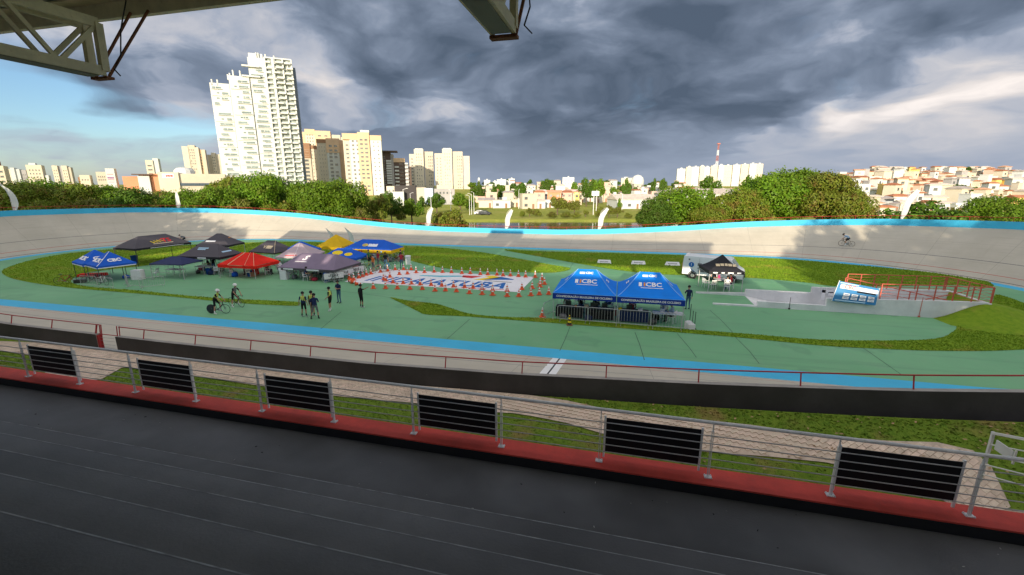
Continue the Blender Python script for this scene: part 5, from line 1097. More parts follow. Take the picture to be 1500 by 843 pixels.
T = Tent('blue gazebo hidden behind the faded mauve one, only its top and edge showing', (-36.3, 43.2), 0.2, 3.2, 3.0, .3, 1.25, 1.0, F_blue, F_blue, k=1.1, val=.15)
T = Tent('large mauve purple gazebo with a white S emblem on its front slope', (-28.6, 36.4), 0.0, 6.1, 4.4, 3.9, 0.95, 1.1, F_mauve, F_char, k=1.0, val=.22)
T.text('S', 0, -1.05, 0.66, 1.0, P_white, bold=.03, shear=.3); T.patch(0, -1.15, .42, 1.3, .09, P_white); T.vstripe(0, P_white, 0, .13, -.40, -.22); T.vstripe(0, P_white, 0, .13, .02, .24)
T = Tent('yellow pyramid gazebo with a deep valance', (-34.2, 46.9), 0.02, 3.4, 3.2, 0.15, 1.2, 1.25, F_yel, F_yel, k=1.15, val=.42)
T = Tent('blue gazebo with two yellow discs, below the yellow pyramid one', (-29.9, 42.2), 0.05, 4.3, 2.8, 1.6, 0.9, 0.85, F_blue, F_blue, k=1.1, val=.22)
T.patch(0, -0.42, .52, 1.25, .72, P_yellow, 'disc'); T.patch(0, .98, .40, .95, .55, P_yellow, 'disc')
T = Tent('blue gazebo with deep yellow valance and globe emblem', (-29.3, 47.2), 0.0, 6.4, 3.2, 2.9, 0.95, 1.0, F_blue, F_yel, k=1.0, val=.42)
T.patch(0, -0.55, .42, .75, .52, P_yellow, 'disc'); T.patch(0, -0.62, .42, .5, .35, P_white, 'disc'); T.patch(0, .48, .42, 1.2, .50, P_white); T.patch(0, .3, .55, .12, .12, P_blue, 'rect', n=2); T.patch(0, .75, .55, .12, .12, P_blue, 'rect', n=2); 
for x, m in ((-1.0, P_red), (-.7, P_red), (.9, P_orange), (1.9, P_lblue)):
    fn = T.val_on(0, x, .012); b = MB(); b.add([fn(-.1, -.1), fn(.1, -.12), fn(.12, .08), fn(-.08, .1)], [(0, 1, 2, 3)]); b.build('print', m, T.can)
T = Tent('small black gazebo with cream lettering in front of the ambulance van', (8.25, 39.7), 0.12, 2.75, 2.9, .1, 1.66, 1.15, F_black, F_black, k=1.35, val=.26)
for x, w_ in ((-0.55, .32), (-.2, .28), (.12, .22), (.42, .3), (.75, .26)): T.patch(0, x, .48 - abs(x) * .05, w_, .26, P_cream, 'rect', n=3)
for x, w_ in ((-.9, .35), (-.3, .25), (.3, .45), (.95, .3)):
    fn = T.val_on(0, x); b = MB(); b.add([fn(-w_ / 2, -.05), fn(w_ / 2, -.05), fn(w_ / 2, .05), fn(-w_ / 2, .05)], [(0, 1, 2, 3)]); b.build('print', P_white, T.can)

# ------------------------------------------------------------------ printed white mat with the town name
cx0, cx1, cy0, cy1 = -24.9, -8.15, 34.75, 41.25
mt = thing('printed_mat', 'large white ground mat printed with the word INDAIATUBA in blue', 'ground mat', (0, 0, 0))
b = MB(); b.box(((cx0 + cx1) / 2, (cy0 + cy1) / 2, 0.012), (cx1 - cx0, cy1 - cy0, 0.016)); b.build('sheet', mat('white_vinyl', (0.80, 0.79, 0.80), rough=.5, var=.05, scale=.4, grime=(.62, .6, .6)), mt)
me = text_mesh('INDAIATUBA', 2.9, bold=0.085, spacing=1.06, shear=0.22)
xs = [v.co.x for v in me.vertices]; ys = [v.co.y for v in me.vertices]; sx = 13.6 / (max(xs) - min(xs)); sy = 2.35 / (max(ys) - min(ys)); mxx = (max(xs) + min(xs)) / 2; myy = min(ys)
for v in me.vertices: v.co = ((v.co.x - mxx) * sx - 16.6, 35.55 + (v.co.y - myy) * sy, 0.024)
me.materials.append(P_blue); place('lettering', me, mt)
def flat(name, pts, m, par, z=0.024): b = MB(); b.add([(x, y, z) for x, y in pts], [tuple(range(len(pts)))]); return b.build(name, m, par)
flat('emblem', [(-19.4, 38.9), (-17.0, 38.9), (-14.6, 39.7), (-15.5, 40.0), (-17.5, 39.5), (-19.2, 39.3)], P_teal, mt)
flat('emblem', [(-15.0, 39.3), (-13.9, 39.1), (-13.2, 40.2), (-15.2, 40.2)], P_red, mt)
flat('emblem', [(-13.6, 38.5), (-12.6, 38.5), (-11.2, 40.1), (-12.3, 40.9), (-13.0, 40.3), (-12.4, 39.9)], P_yellow, mt)
flat('emblem', [(-12.7, 38.7), (-9.9, 39.3), (-9.8, 39.6), (-11.3, 40.4)], P_blue, mt)
flat('emblem', [(-12.5, 38.3), (-9.7, 38.1), (-9.7, 38.3), (-12.3, 38.55)], M_grey, mt)
for i, (x, w_) in enumerate(((-13.6, 1.0), (-12.1, .8), (-10.6, .9), (-21, 1.4), (-18.8, .8))): flat('small_print', [(x, 35.15), (x + w_, 35.15), (x + w_ + .1, 35.32), (x + .1, 35.32)], P_red, mt)

# ------------------------------------------------------------------ cones
M_co = mat('cone_orange', (0.75, 0.105, 0.03), rough=.55, var=.12, scale=4); M_cb = mat('cone_base_orange', (0.72, 0.13, 0.05), rough=.7, var=.15, scale=4)
cone = thing('traffic_cone', '', 'traffic cone', (0, 0, 0), 0, 'orange and white traffic cones round the printed mat')
b = MB(); b.box((0, 0, .02), (.40, .40, .04)); b.build('base', M_cb, cone)
b = MB(); b.lathe([(.155, .04), (.125, .18), (.100, .30), (.078, .40), (.058, .50), (.045, .565), (.028, .66), (.0, .70)], n=14, mis=[0, 0, 1, 0, 1, 1, 1]); b.build('body', [M_co, M_white], cone, smooth=True)
o3 = lambda l: [(500 + x / 9.375, 380 + y / 9.375) for x, y in l]; o4 = lambda l: [(640 + x / 8.333, 385 + y / 8.333) for x, y in l]
CONES = [('back row beyond the mat', o3([(540, 180), (637, 165), (740, 148), (857, 146), (960, 147), (1028, 187), (1142, 185), (1275, 180)]) + o4([(70, 122), (178, 125), (305, 135), (408, 137), (530, 148), (620, 150), (733, 155), (807, 163), (897, 165), (995, 172), (1082, 178), (1200, 180)])),
  ('slanting row at the left edge of the mat', o3([(112, 268), (172, 290), (240, 260), (293, 242), (345, 222), (407, 205)])), ('few standing on the upper left of the mat', o3([(583, 282), (668, 249), (797, 213), (908, 205), (610, 300)])),
  ('front row before the mat', o3([(440, 400), (608, 402), (770, 405), (943, 412), (1113, 415), (1287, 437)]) + o4([(105, 345), (238, 355), (397, 377), (552, 388), (680, 397), (857, 412), (1000, 412)])),
  ('second row on the lower edge of the mat', o3([(710, 327), (850, 337), (962, 342), (1083, 355), (1233, 362), (1380, 372)]) + o4([(203, 299), (338, 307), (442, 315), (552, 332), (680, 345), (857, 352), (1037, 328)])),
  ('group right of the mat', o4([(1163, 315), (1260, 297), (1313, 265), (1283, 210), (1147, 402), (1250, 392), (1365, 387), (1262, 262)]))]
first = True
for row, pts in CONES:
    for i, (x, y) in enumerate(pts):
        p = G(x, y, 0.02); lb = 'orange and white cone, %s of the %s' % (nth(i), row); rz = random.uniform(0, 1.5)
        if first: cone.location = p; cone['label'] = lb; first = False
        else: dup(cone, p, rz, lb)
for i, (x, y) in enumerate(o3([(125, 292), (148, 312), (190, 338)])):
    c = dup(cone, G(x, y, 0.14), 0, 'orange cone fallen on its side at the lower left mat corner, %s one' % ORD[i]); c.rotation_euler = (R(90), 0, 0.6 + i * .7)
dup(cone, G(794.5, 464.5), 0.4, 'lone orange and white cone beside the left end of the crowd barriers')
yc = thing('striped_cone', 'yellow and black striped cone on the grass in front of the barriers', 'traffic cone', G(834, 476.5, 0.02), 0.3)
b = MB(); b.box((0, 0, .025), (.36, .36, .05)); b.build('base', mat('cone_dirty_base', (.25, .13, .08)), yc)
b = MB(); b.lathe([(.14, .05), (.118, .18), (.098, .30), (.08, .41), (.062, .52), (.045, .62), (.0, .68)], n=12, mis=[0, 1, 0, 1, 0, 1]); b.build('body', [mat('cone_black', (.02, .02, .02)), P_yellow], yc, smooth=True)
# ------------------------------------------------------------------ people
def skinm(c=(0.46, 0.25, 0.16)): return mat('skin_%d' % int(c[0] * 100), c, rough=.55, var=.06, scale=6)
SK1, SK2, SK3 = skinm(), skinm((0.30, 0.15, 0.09)), skinm((0.56, 0.33, 0.22))
def clo(name, c): return mat('cloth_' + name, c, rough=.85, var=.12, scale=9, spec=.15)
C_blk = clo('black', (.015, .015, .017)); C_nvy = clo('navy', (.018, .03, .085)); C_yel = clo('lime', (.50, .56, .12)); C_wht = clo('white', (.7, .7, .7)); C_gry = clo('grey', (.16, .16, .165)); C_jean = clo('denim', (.06, .12, .20)); C_red = clo('crimson', (.35, .03, .05)); C_lb = clo('pale_blue', (.30, .42, .55)); C_grn = clo('green', (.04, .16, .08)); C_mag = clo('magenta', (.45, .06, .2)); C_shoe = clo('shoe', (.03, .03, .03)); C_hair = mat('hair_dark', (.012, .010, .009), rough=.6); C_org = clo('orange', (.6, .18, .04))
STAND = dict(pel=(0, 0, .94), spi=(0, 0, 1.12), che=(.01, 0, 1.32), nec=(.01, 0, 1.49), hea=(.03, 0, 1.66),
    sL=(0, .185, 1.42), eL=(-.02, .245, 1.14), wL=(.04, .27, .90), sR=(0, -.185, 1.42), eR=(-.02, -.245, 1.14), wR=(.04, -.27, .90),
    hL=(0, .095, .92), kL=(.03, .11, .50), aL=(0, .12, .09), hR=(0, -.095, .92), kR=(.03, -.11, .50), aR=(0, -.12, .09))
SEAT = dict(STAND, pel=(0, 0, .50), spi=(-.02, 0, .68), che=(.02, 0, .90), nec=(.04, 0, 1.06), hea=(.08, 0, 1.23), sL=(.02, .185, 1.0), eL=(.10, .24, .76), wL=(.34, .16, .72), sR=(.02, -.185, 1.0), eR=(.10, -.24, .76), wR=(.34, -.16, .72),
    hL=(0, .10, .50), kL=(.42, .13, .50), aL=(.38, .13, .09), hR=(0, -.10, .50), kR=(.42, -.13, .50), aR=(.38, -.13, .09))
def person(label, loc, rz, pose=None, base=STAND, top=C_blk, bot=C_blk, sleeve=.5, leg=.5, sk=SK1, hair=C_hair, hat=None, sock=None, shoe=C_shoe, scale=1.0, chest=None, group=None, facing=0.0, long_hair=False):
    P = {k: Vector(v) for k, v in base.items()}
    for k, v in (pose or {}).items(): P[k] = Vector(v)
    t = thing('person', label, 'person', loc, rz, group); t.scale = (scale,) * 3
    V_, Rr, E_ = [], [], []; seg = []
    def node(p, r, par=None, rx=None):
        V_.append(Vector(p)); Rr.append((r, rx or r)); i = len(V_) - 1
        if par is not None: E_.append((par, i))
        return i
    pel = node(P['pel'], .125, None, .155); spi = node(P['spi'], .115, pel, .145); che = node(P['che'], .125, spi, .175)
    nec0 = node(P['che'].lerp(P['nec'], .72), .075, che); nec = node(P['nec'], .055, nec0)
    hd = P['hea']; up = (hd - P['nec']).normalized(); f = Vector((math.cos(facing), math.sin(facing), 0)); f = (f - up * f.dot(up)).normalized()
    h0 = node(hd - up * .075 + f * .012, .068, nec); h1 = node(hd, .098, h0, .082); node(hd + up * .075 - f * .01, .07, h1); node(hd + f * .118 - up * .012, .014, h1)
    seg += [('torso', P['pel'], P['che'], .2), ('torso', P['che'], P['che'].lerp(P['nec'], .75), .2), ('neck', P['nec'], h0 and hd, .12)]
    for S_ in 'LR':
        s_, e, w_ = P['s' + S_], P['e' + S_], P['w' + S_]
        a = node(P['che'].lerp(s_, .6) + Vector((0, 0, .03)), .075, che); a = node(s_, .062, a); node_m = node(s_.lerp(e, .5), .047, a); a = node(e, .038, node_m); b_ = node(e.lerp(w_, .35), .037, a); a = node(w_, .024, b_)
        d = (w_ - e).normalized(); side = d.cross(Vector((0, 0, 1))); side = side.normalized() if side.length > .1 else Vector((1, 0, 0)); pn = side.cross(d)
        pm_ = node(w_ + d * .05, .026, a, .036)
        for q, (o, L) in enumerate(((-.030, .060), (-.010, .072), (.010, .068), (.030, .052))): k1 = node(w_ + d * .09 + side * o, .010, pm_); node(w_ + d * (.09 + L * .8) + side * o * 1.15 + pn * (-.018 - .004 * q), .0075, k1)
        th = node(w_ + d * .035 + side * .040, .011, a); node(w_ + d * .075 + side * .058 - pn * .012, .009, th)
        seg += [('arm' + S_, s_, e, .1), ('fore' + S_, e, w_, .07), ('hand', w_, w_ + d * .16, .1)]
        h, k, an = P['h' + S_], P['k' + S_], P['a' + S_]
        a = node(h, .092, pel); a = node(h.lerp(k, .45), .076, a); a = node(k, .054, a); a = node(k.lerp(an, .3), .052, a); a = node(an, .034, a)
        fd = Vector((1, 0, 0)) if 'f' + S_ not in P else (P['f' + S_] - an).normalized(); heel = node(an - fd * .05 + Vector((0, 0, -.045)), .034, a); toe = node(an + fd * .10 + Vector((0, 0, -.055)), .034, a, .040); node(an + fd * .17 + Vector((0, 0, -.06)), .026, toe)
        seg += [('thigh', h, k, .12), ('shin', k, an + Vector((0, 0, .0)), .09), ('foot', an - fd * .06 + Vector((0, 0, -.05)), an + fd * .17 + Vector((0, 0, -.055)), .1)]
    me = bpy.data.meshes.new('body'); me.from_pydata([tuple(v) for v in V_], E_, []); o = bpy.data.objects.new('body', me); COL.objects.link(o)
    sm_ = o.modifiers.new('s', 'SKIN'); sm_.use_smooth_shade = True; o.modifiers.new('d', 'SUBSURF').levels = 1
    for i, r in enumerate(Rr): me.skin_vertices[0].data[i].radius = r
    me.skin_vertices[0].data[0].use_root = True
    PEOPLE.append((o, seg, t, dict(top=top, bot=bot, sleeve=sleeve, leg=leg, sk=sk, sock=sock, shoe=shoe, chest=chest)))
    # hair or hat
    b = MB(); c = hd + up * .018 - f * .012; side = up.cross(f)
    def hp(a, e, r): return c + (f * math.cos(a) + side * math.sin(a)) * (r * math.cos(e)) + up * (r * 1.08 * math.sin(e))
    n = 10; rows = 5; vs = []
    for j in range(rows + 1):
        for i in range(n):
            a = 6.283 * i / n; lo = -0.10 if math.cos(a) > .3 else (-.75 if long_hair else -.42); e = lo + (1.57 - lo) * j / rows; vs.append(hp(a, e, .112))
    b.add(vs, [(j * n + i, j * n + (i + 1) % n, (j + 1) * n + (i + 1) % n, (j + 1) * n + i) for j in range(rows) for i in range(n)])
    if hat == 'cap': b.add([hp(-.6, .12, .115), hp(.6, .12, .115), hp(.35, .05, .20), hp(-.35, .05, .20)], [(0, 1, 2, 3)])
    if hat == 'helmet':
        b = MB(); vs = []
        for j in range(rows + 1):
            for i in range(n): a = 6.283 * i / n; e = .12 + (1.45) * j / rows; q = hp(a, e, .135 + (.03 if math.cos(a) < -.3 and j < 3 else 0)); vs.append(q)
        b.add(vs, [(j * n + i, j * n + (i + 1) % n, (j + 1) * n + (i + 1) % n, (j + 1) * n + i) for j in range(rows) for i in range(n)]); b.add([hp(6.283 * i / n, .12, .115) for i in range(n)], [tuple(range(n))])
        b.build('helmet', hair, t, smooth=True)
    else: b.build('cap' if hat else 'hair', hair, t, smooth=True)
    return t
PEOPLE = []
def finish_people():
    dg = bpy.context.evaluated_depsgraph_get()
    for o, seg, t, c in PEOPLE:
        me = bpy.data.meshes.new_from_object(o.evaluated_get(dg)); me.name = 'body'
        ms = [c['sk'], c['top'], c['bot'], c['shoe'], c['sock'] or c['sk'], c['chest'] or c['top']]; me.materials.clear()
        for m in ms: me.materials.append(m)
        A = np.array([tuple(s_[1]) for s_ in seg]); Bv = np.array([tuple(s_[2]) for s_ in seg]) - A; L2 = (Bv ** 2).sum(1) + 1e-9; rad = np.array([s_[3] for s_ in seg])
        n = len(me.polygons); cen = np.empty(n * 3); me.polygons.foreach_get('center', cen); cen = cen.reshape(-1, 3)
        D = cen[:, None, :] - A[None]; T_ = np.clip((D * Bv[None]).sum(2) / L2, 0, 1); dist = np.linalg.norm(D - Bv[None] * T_[..., None], axis=2) / rad; k = dist.argmin(1); out = []
        for i in range(n):
            nm = seg[k[i]][0]; tt = T_[i, k[i]]
            if nm == 'torso': q = 1 if not (k[i] == 0 and tt < .12) else 2; q = 5 if q == 1 and c['chest'] and (k[i] == 1 or tt > .62) else q
            elif nm.startswith('arm'): q = 1 if tt < c['sleeve'] * 1.6 or c['sleeve'] >= 1 else 0
            elif nm.startswith('fore'): q = 1 if c['sleeve'] > 1 else 0
            elif nm == 'thigh': q = 2 if tt < c['leg'] * 1.7 or c['leg'] >= 1 else 0
            elif nm == 'shin': q = 2 if c['leg'] > 1 else (4 if tt > .62 else 0)
            elif nm == 'foot': q = 3
            else: q = 0
            out.append(q)
        me.polygons.foreach_set('material_index', out); me.polygons.foreach_set('use_smooth', [True] * n)
        old = o.data; place('body', me, t); bpy.data.objects.remove(o)
# ------------------------------------------------------------------ bicycles
M_tyre = mat('tyre_rubber', (.012, .012, .012), rough=.8); M_alu = mat('bare_alloy', (.45, .45, .46), rough=.35, metal=.7); M_carb = mat('carbon_black', (.018, .018, .02), rough=.35, spec=.6); M_spoke = mat('spoke_steel', (.35, .35, .36), rough=.4, metal=.6)
def bicycle(label, loc, rz, fm=M_carb, disc=False, drop=True, tilt=0.0, group=None, rim=M_carb):
    t = thing('bicycle', label, 'bicycle', loc, rz, group); t.rotation_euler = (tilt, 0, rz)
    R_, W_ = .335, .49
    for s_ in (-1, 1):
        c = (s_ * W_, 0, R_); b = MB(); b.lathe([(R_ - .012, -.011), (R_, 0), (R_ - .012, .011)], c, 24, axis='y'); wh = b.build('wheel', M_tyre, t)
        b = MB(); b.lathe([(R_ - .03, -.009), (R_ - .012, -.009), (R_ - .012, .009), (R_ - .03, .009), (R_ - .03, -.009)], c, 24, axis='y'); b.build('rim', rim, wh)
        b = MB()
        if disc and s_ < 0: b.lathe([(.02, -.018), (R_ - .03, -.004), (R_ - .03, .004), (.02, .018)], c, 24, axis='y'); b.build('disc', M_carb, wh)
        else:
            for i in range(14): a = 6.283 * i / 14; b.bar((c[0], 0, c[2]), (c[0] + (R_ - .03) * math.cos(a), 0, c[2] + (R_ - .03) * math.sin(a)), .0022, 3)
            b.bar((c[0], -.05, c[2]), (c[0], .05, c[2]), .02, 6); b.build('spokes', M_spoke, wh)
    bb = Vector((-.06, 0, .28)); st = Vector((-.19, 0, .80)); hd_ = Vector((.33, 0, .83)); hl = Vector((.36, 0, .70)); ra = Vector((-W_, 0, R_)); fa = Vector((W_, 0, R_))
    b = MB(); b.bar(bb, st, .017, 6); b.bar(st * .97 + Vector((0, 0, .0)), hd_, .017, 6); b.bar(bb, hl, .022, 6); b.bar(hl, hd_, .02, 6)
    for y in (-.05, .05): q = Vector((0, y, 0)); b.bar(bb + q * .4, ra + q, .009, 5); b.bar(st + q * .3, ra + q, .008, 5); b.bar(hl + q * .5, fa + q, .012, 5)
    b.build('frame', fm, t)
    b = MB(); b.bar(st, st + Vector((-.03, 0, .13)), .013, 6); b.box((st.x - .04, 0, st.z + .145), (.26, .10, .035), 0, 0, .8); b.build('saddle', M_carb, t)
    b = MB(); s0 = hd_ + Vector((.07, 0, .05)); b.bar(hd_, s0, .014, 6); b.bar(s0 + Vector((0, -.2, 0)), s0 + Vector((0, .2, 0)), .012, 6)
    for y in (-.2, .2): q = s0 + Vector((0, y, 0)); b.path([q, q + Vector((.09, 0, -.01)), q + Vector((.11, 0, -.07)), q + Vector((.05, 0, -.13)), q + Vector((-.02, 0, -.13))], .012, 5)
    b.build('handlebar', M_carb, t)
    b = MB(); b.lathe([(.03, .035), (.095, .035), (.095, .042), (.03, .042)], tuple(bb), 12, axis='y'); b.bar(bb + Vector((0, .06, 0)), bb + Vector((.12, .06, -.12)), .008, 4); b.bar(bb + Vector((0, -.06, 0)), bb + Vector((-.12, -.06, .12)), .008, 4)
    b.box((bb.x + .12, .09, bb.z - .12), (.09, .07, .02)); b.box((bb.x - .12, -.09, bb.z + .12), (.09, .07, .02)); b.build('crankset', M_alu, t); return t
gr0 = lambda px, py: G(px, py, 0.0)
# two riders standing astride in the foreground
def rot(v, a): return (v[0] * math.cos(a) - v[1] * math.sin(a), v[0] * math.sin(a) + v[1] * math.cos(a))
def astride(px, py, rz, lb, lbb, top, chest, hel, disc, scale=1.0):
    p = gr0(px, py); bicycle(lbb, p, rz, disc=disc)
    pose = dict(pel=(-.16, 0, .99), spi=(-.10, 0, 1.16), che=(.02, 0, 1.34), nec=(.10, 0, 1.49), hea=(.15, 0, 1.65), sL=(.04, .18, 1.42), eL=(.19, .24, 1.18), wL=(.37, .19, .96), sR=(.04, -.18, 1.42), eR=(.19, -.24, 1.18), wR=(.37, -.19, .96),
                hL=(-.15, .095, .96), kL=(.06, .15, .66), aL=(.05, .12, .24), hR=(-.15, -.095, .96), kR=(-.12, -.19, .52), aR=(-.15, -.25, .09))
    person(lb, (p.x, p.y, 0), rz, pose, top=top, bot=C_blk, chest=chest, sleeve=.45, leg=.5, sk=SK1, hair=hel, hat='helmet', sock=C_wht, shoe=C_wht, facing=0.3, scale=scale)
hel_w = mat('helmet_white', (.75, .75, .72), rough=.3)
astride(321, 459.5, YAW + .02, 'cyclist in lime and black kit and white helmet astride a track bike, one foot down', 'black track bicycle with solid disc rear wheel under the lime cyclist', C_blk, C_yel, hel_w, True, .98)
astride(347, 449.5, YAW - .35, 'cyclist in dark jersey and white helmet leaning on the handlebars behind the lime one', 'black track bicycle with spoked wheels under the dark jersey cyclist', C_blk, C_gry, hel_w, False, .98)
# riders on the banking
def rider(p, rz, lb, lbb, roll, top, fm, hel, sk=SK1, scale=1.0):
    bk = bicycle(lbb, p, rz, fm=fm); bk.rotation_euler = Matrix.Rotation(rz, 3, 'Z').to_euler(); 
    Mx = Matrix.Rotation(rz, 4, 'Z') @ Matrix.Rotation(roll, 4, 'X'); e = Mx.to_euler(); bk.rotation_euler = e
    pose = dict(pel=(-.20, 0, .98), spi=(-.06, 0, 1.10), che=(.13, 0, 1.18), nec=(.27, 0, 1.24), hea=(.37, 0, 1.33), sL=(.17, .17, 1.18), eL=(.30, .20, .97), wL=(.42, .2, .86), sR=(.17, -.17, 1.18), eR=(.30, -.20, .97), wR=(.42, -.2, .86),
                hL=(-.19, .09, .94), kL=(.12, .11, .64), aL=(.04, .10, .24), fL=(.2, .10, .2), hR=(-.19, -.09, .94), kR=(.18, -.11, .80), aR=(-.16, -.10, .46), fR=(0, -.1, .40))
    t = person(lb, p, rz, pose, top=top, bot=C_blk, sleeve=.5, leg=.5, sk=sk, hair=hel, hat='helmet', shoe=C_wht, sock=C_wht, scale=scale); t.rotation_euler = e; return t
def bank_point(px, py):
    """where the sight line meets the banked concrete"""
    r = ray(px, py); best = None
    for i in range(3000):
        t = 20 + i * 0.03; x, y, z = r[0] * t, r[1] * t, EYE + r[2] * t; cx = min(max(x, UL), UR); dx_, dy_ = x - cx, y - CV; rr_ = math.hypot(dx_, dy_)
        if rr_ < R1: continue
        d = abs(x - (UL + UR) / 2) if UL <= x <= UR else HALF + 23 * abs(math.atan2(abs(dx_), abs(dy_)))
        H = top_z(d) - PAR; Wd = math.sqrt(SL * SL - H * H)
        if z <= (rr_ - R1) / Wd * H: return Vector((x, y, z)), math.atan2(H, Wd), (dx_ / rr_, dy_ / rr_)
    return Vector((r[0] * 50, r[1] * 50, 0)), .2, (0, 1)
p, sl, nrm = bank_point(1239.5, 361); tz = math.atan2(nrm[1], nrm[0]) + R(90)      # travelling anticlockwise
rider(p, tz, 'cyclist in pale blue and black riding round the right banking', 'black road bicycle ridden round the right banking', -sl * .25, C_lb, M_carb, mat('helmet_black', (.02, .02, .02), rough=.3), scale=1.05)
p, sl, nrm = bank_point(270, 358.5)
rider(p, math.atan2(nrm[1], nrm[0]) + R(90), 'crouched cyclist in brown white kit riding low on the left bend', 'white framed bicycle ridden low on the left bend', 0.15, C_gry, M_white, mat('helmet_black', (.02, .02, .02), rough=.3), scale=1.1)
# standing group
ARMX = dict(eL=(.05, .25, 1.16), wL=(.20, .02, 1.14), eR=(.05, -.25, 1.16), wR=(.20, -.02, 1.18))
person('rider in lime, white and black kit seen from behind, leftmost of the standing group', gr0(446.5, 464.5), 1.75, dict(eL=(-.02, .27, 1.16), wL=(.02, .32, .92), kL=(.03, .14, .50), aL=(0, .19, .09)), top=C_nvy, chest=C_yel, bot=C_blk, sleeve=.45, leg=.48, group=None, sock=C_blk, shoe=C_wht)
person('rider in lime and black kit half hidden behind the man in grey shorts', gr0(458.5, 463), 1.5, None, top=C_blk, chest=C_yel, bot=C_blk, sleeve=.45, leg=.48, sock=C_blk, shoe=C_wht)
person('man in navy shirt and grey shorts with legs apart and weight on one foot', gr0(463, 467.5), 1.9, dict(kL=(.0, .20, .50), aL=(-.06, .30, .09), kR=(.06, -.14, .50), aR=(0, -.18, .09), pel=(0, -.02, .92), eR=(.08, -.24, 1.16), wR=(.26, -.12, 1.12)), top=C_nvy, bot=C_gry, sleeve=.55, leg=.62, sock=C_blk)
person('rider in lime and black kit with white socks and dark cap facing the group', gr0(485, 456), 3.3, dict(wL=(.16, .22, 1.0), kR=(.08, -.13, .5), aR=(.10, -.17, .09)), top=C_blk, chest=C_yel, bot=C_blk, sleeve=.45, leg=.45, hair=C_blk, hat='cap', sock=C_wht, shoe=C_wht)
person('man in dark polo and jeans with folded arms', gr0(497.5, 444), -1.7, ARMX, top=C_nvy, bot=C_jean, sleeve=.55, leg=1.2)
person('person in black shirt and long black shorts pointing towards the printed mat', gr0(530, 451), 1.2, dict(eR=(.12, -.26, 1.40), wR=(.34, -.34, 1.50)), top=C_blk, bot=C_blk, sleeve=.6, leg=.75, sk=SK2, sock=C_blk, shoe=C_wht)
person('man in navy jacket and jeans standing beyond the right end of the big blue tents', gr0(1007, 453.5), 1.9, dict(eL=(.05, .25, 1.18), wL=(.20, .16, 1.30)), top=C_nvy, bot=C_jean, sleeve=1.3, leg=1.2, sk=SK3)
# ------------------------------------------------------------------ chairs, tables
M_plast = mat('white_plastic', (.74, .74, .74), rough=.45, var=.04, scale=3); M_bench = mat('dark_table_top', (.04, .04, .045), rough=.6)
def chair_proto():
    t = thing('plastic_chair', 'white plastic chair', 'chair', (0, 0, 0))
    b = MB(); b.box((0, 0, .43), (.42, .42, .03)); b.build('seat', M_plast, t)
    for x, y in ((.18, .18), (.18, -.18), (-.18, .18), (-.18, -.18)): b = MB(); b.bar((x, y, .42), (x * 1.2, y * 1.2, 0), .022, 5, r2=.016); b.build('leg', M_plast, t)
    b = MB(); b.box((-.23, 0, .80), (.03, .40, .10)); b.box((-.21, 0, .48), (.03, .40, .05))
    for y in (-.18, -.09, 0, .09, .18): b.box((-.22, y, .64), (.02, .035, .30))
    b.build('backrest', M_plast, t)
    for y in (-.23, .23): b = MB(); b.path([Vector((-.22, y, .64)), Vector((.14, y, .64)), Vector((.18, y, .43))], .018, 5); b.build('armrest', M_plast, t)
    return t
CH = chair_proto(); used_ch = False
def chair(label, loc, rz, scale=1.0, group='white plastic chairs under the tents'):
    global used_ch
    if not used_ch: used_ch = True; CH.location = loc; CH.rotation_euler = (0, 0, rz); CH['label'] = label; CH['group'] = group; return CH
    return dup(CH, loc, rz, label, group=group)
def table(label, loc, rz, w_=1.8, d_=.75, m=M_plast, cloth=None, group=None):
    t = thing('folding_table', label, 'table', loc, rz, group); b = MB(); b.box((0, 0, .73), (w_, d_, .035)); b.build('table_top', m, t)
    for x in (-1, 1):
        for y in (-1, 1): b = MB(); b.bar((x * (w_ / 2 - .1), y * (d_ / 2 - .06), .71), (x * (w_ / 2 - .08), y * (d_ / 2 - .05), 0), .016, 5); b.build('leg', M_leg, t)
    if cloth: b = MB(); b.box((0, -d_ / 2 - .01, .42), (w_, .012, .66)); b.build('cloth_front', cloth, t)
    return t
# federation tent: tables with screens, people at work, behind the barriers
for i, x in enumerate((-3.2, -1.2, 1.0, 3.1)):
    table('folding table under the big blue tents, %s from the left' % nth(i), (x, 28.75, 0), 0, 1.85, .75, M_bench if i < 3 else M_plast, C_blk if i < 2 else (C_nvy if i == 2 else None), 'tables under the big blue tents')
tops = [C_gry, C_blk, C_blk, C_nvy, C_lb, C_mag, C_wht]
for i, (x, y, c, rz) in enumerate([(-3.5, 29.6, C_gry, -1.6), (-2.6, 30.3, C_blk, -1.3), (-1.5, 29.7, C_blk, -1.8), (-.6, 31.2, C_nvy, 3.0), (.9, 29.8, C_red, -1.5), (3.0, 30.2, C_wht, -1.5), (3.4, 29.0, C_lb, 2.6)]):
    chair('white plastic chair under the big blue tents holding the person in %s' % ['grey', 'black at far left', 'black in the middle', 'navy', 'crimson', 'white', 'pale blue'][i], (x, y, 0), rz)
    person('seated person in %s working at a table under the big blue tents' % ['grey', 'black, far left,', 'black, middle,', 'navy', 'crimson', 'white', 'pale blue'][i], (x, y, 0), rz, base=SEAT, top=c, bot=C_jean if i % 2 else C_blk, sleeve=.6, leg=1.2, sk=(SK1, SK2, SK3)[i % 3])
for i, (x, y) in enumerate([(-3.0, 31.8), (-1.0, 32.4), (.3, 31.9)]): chair('empty white chair at the back of the big blue tents, %s from the left' % nth(i), (x, y, 0), -1.2 + i)
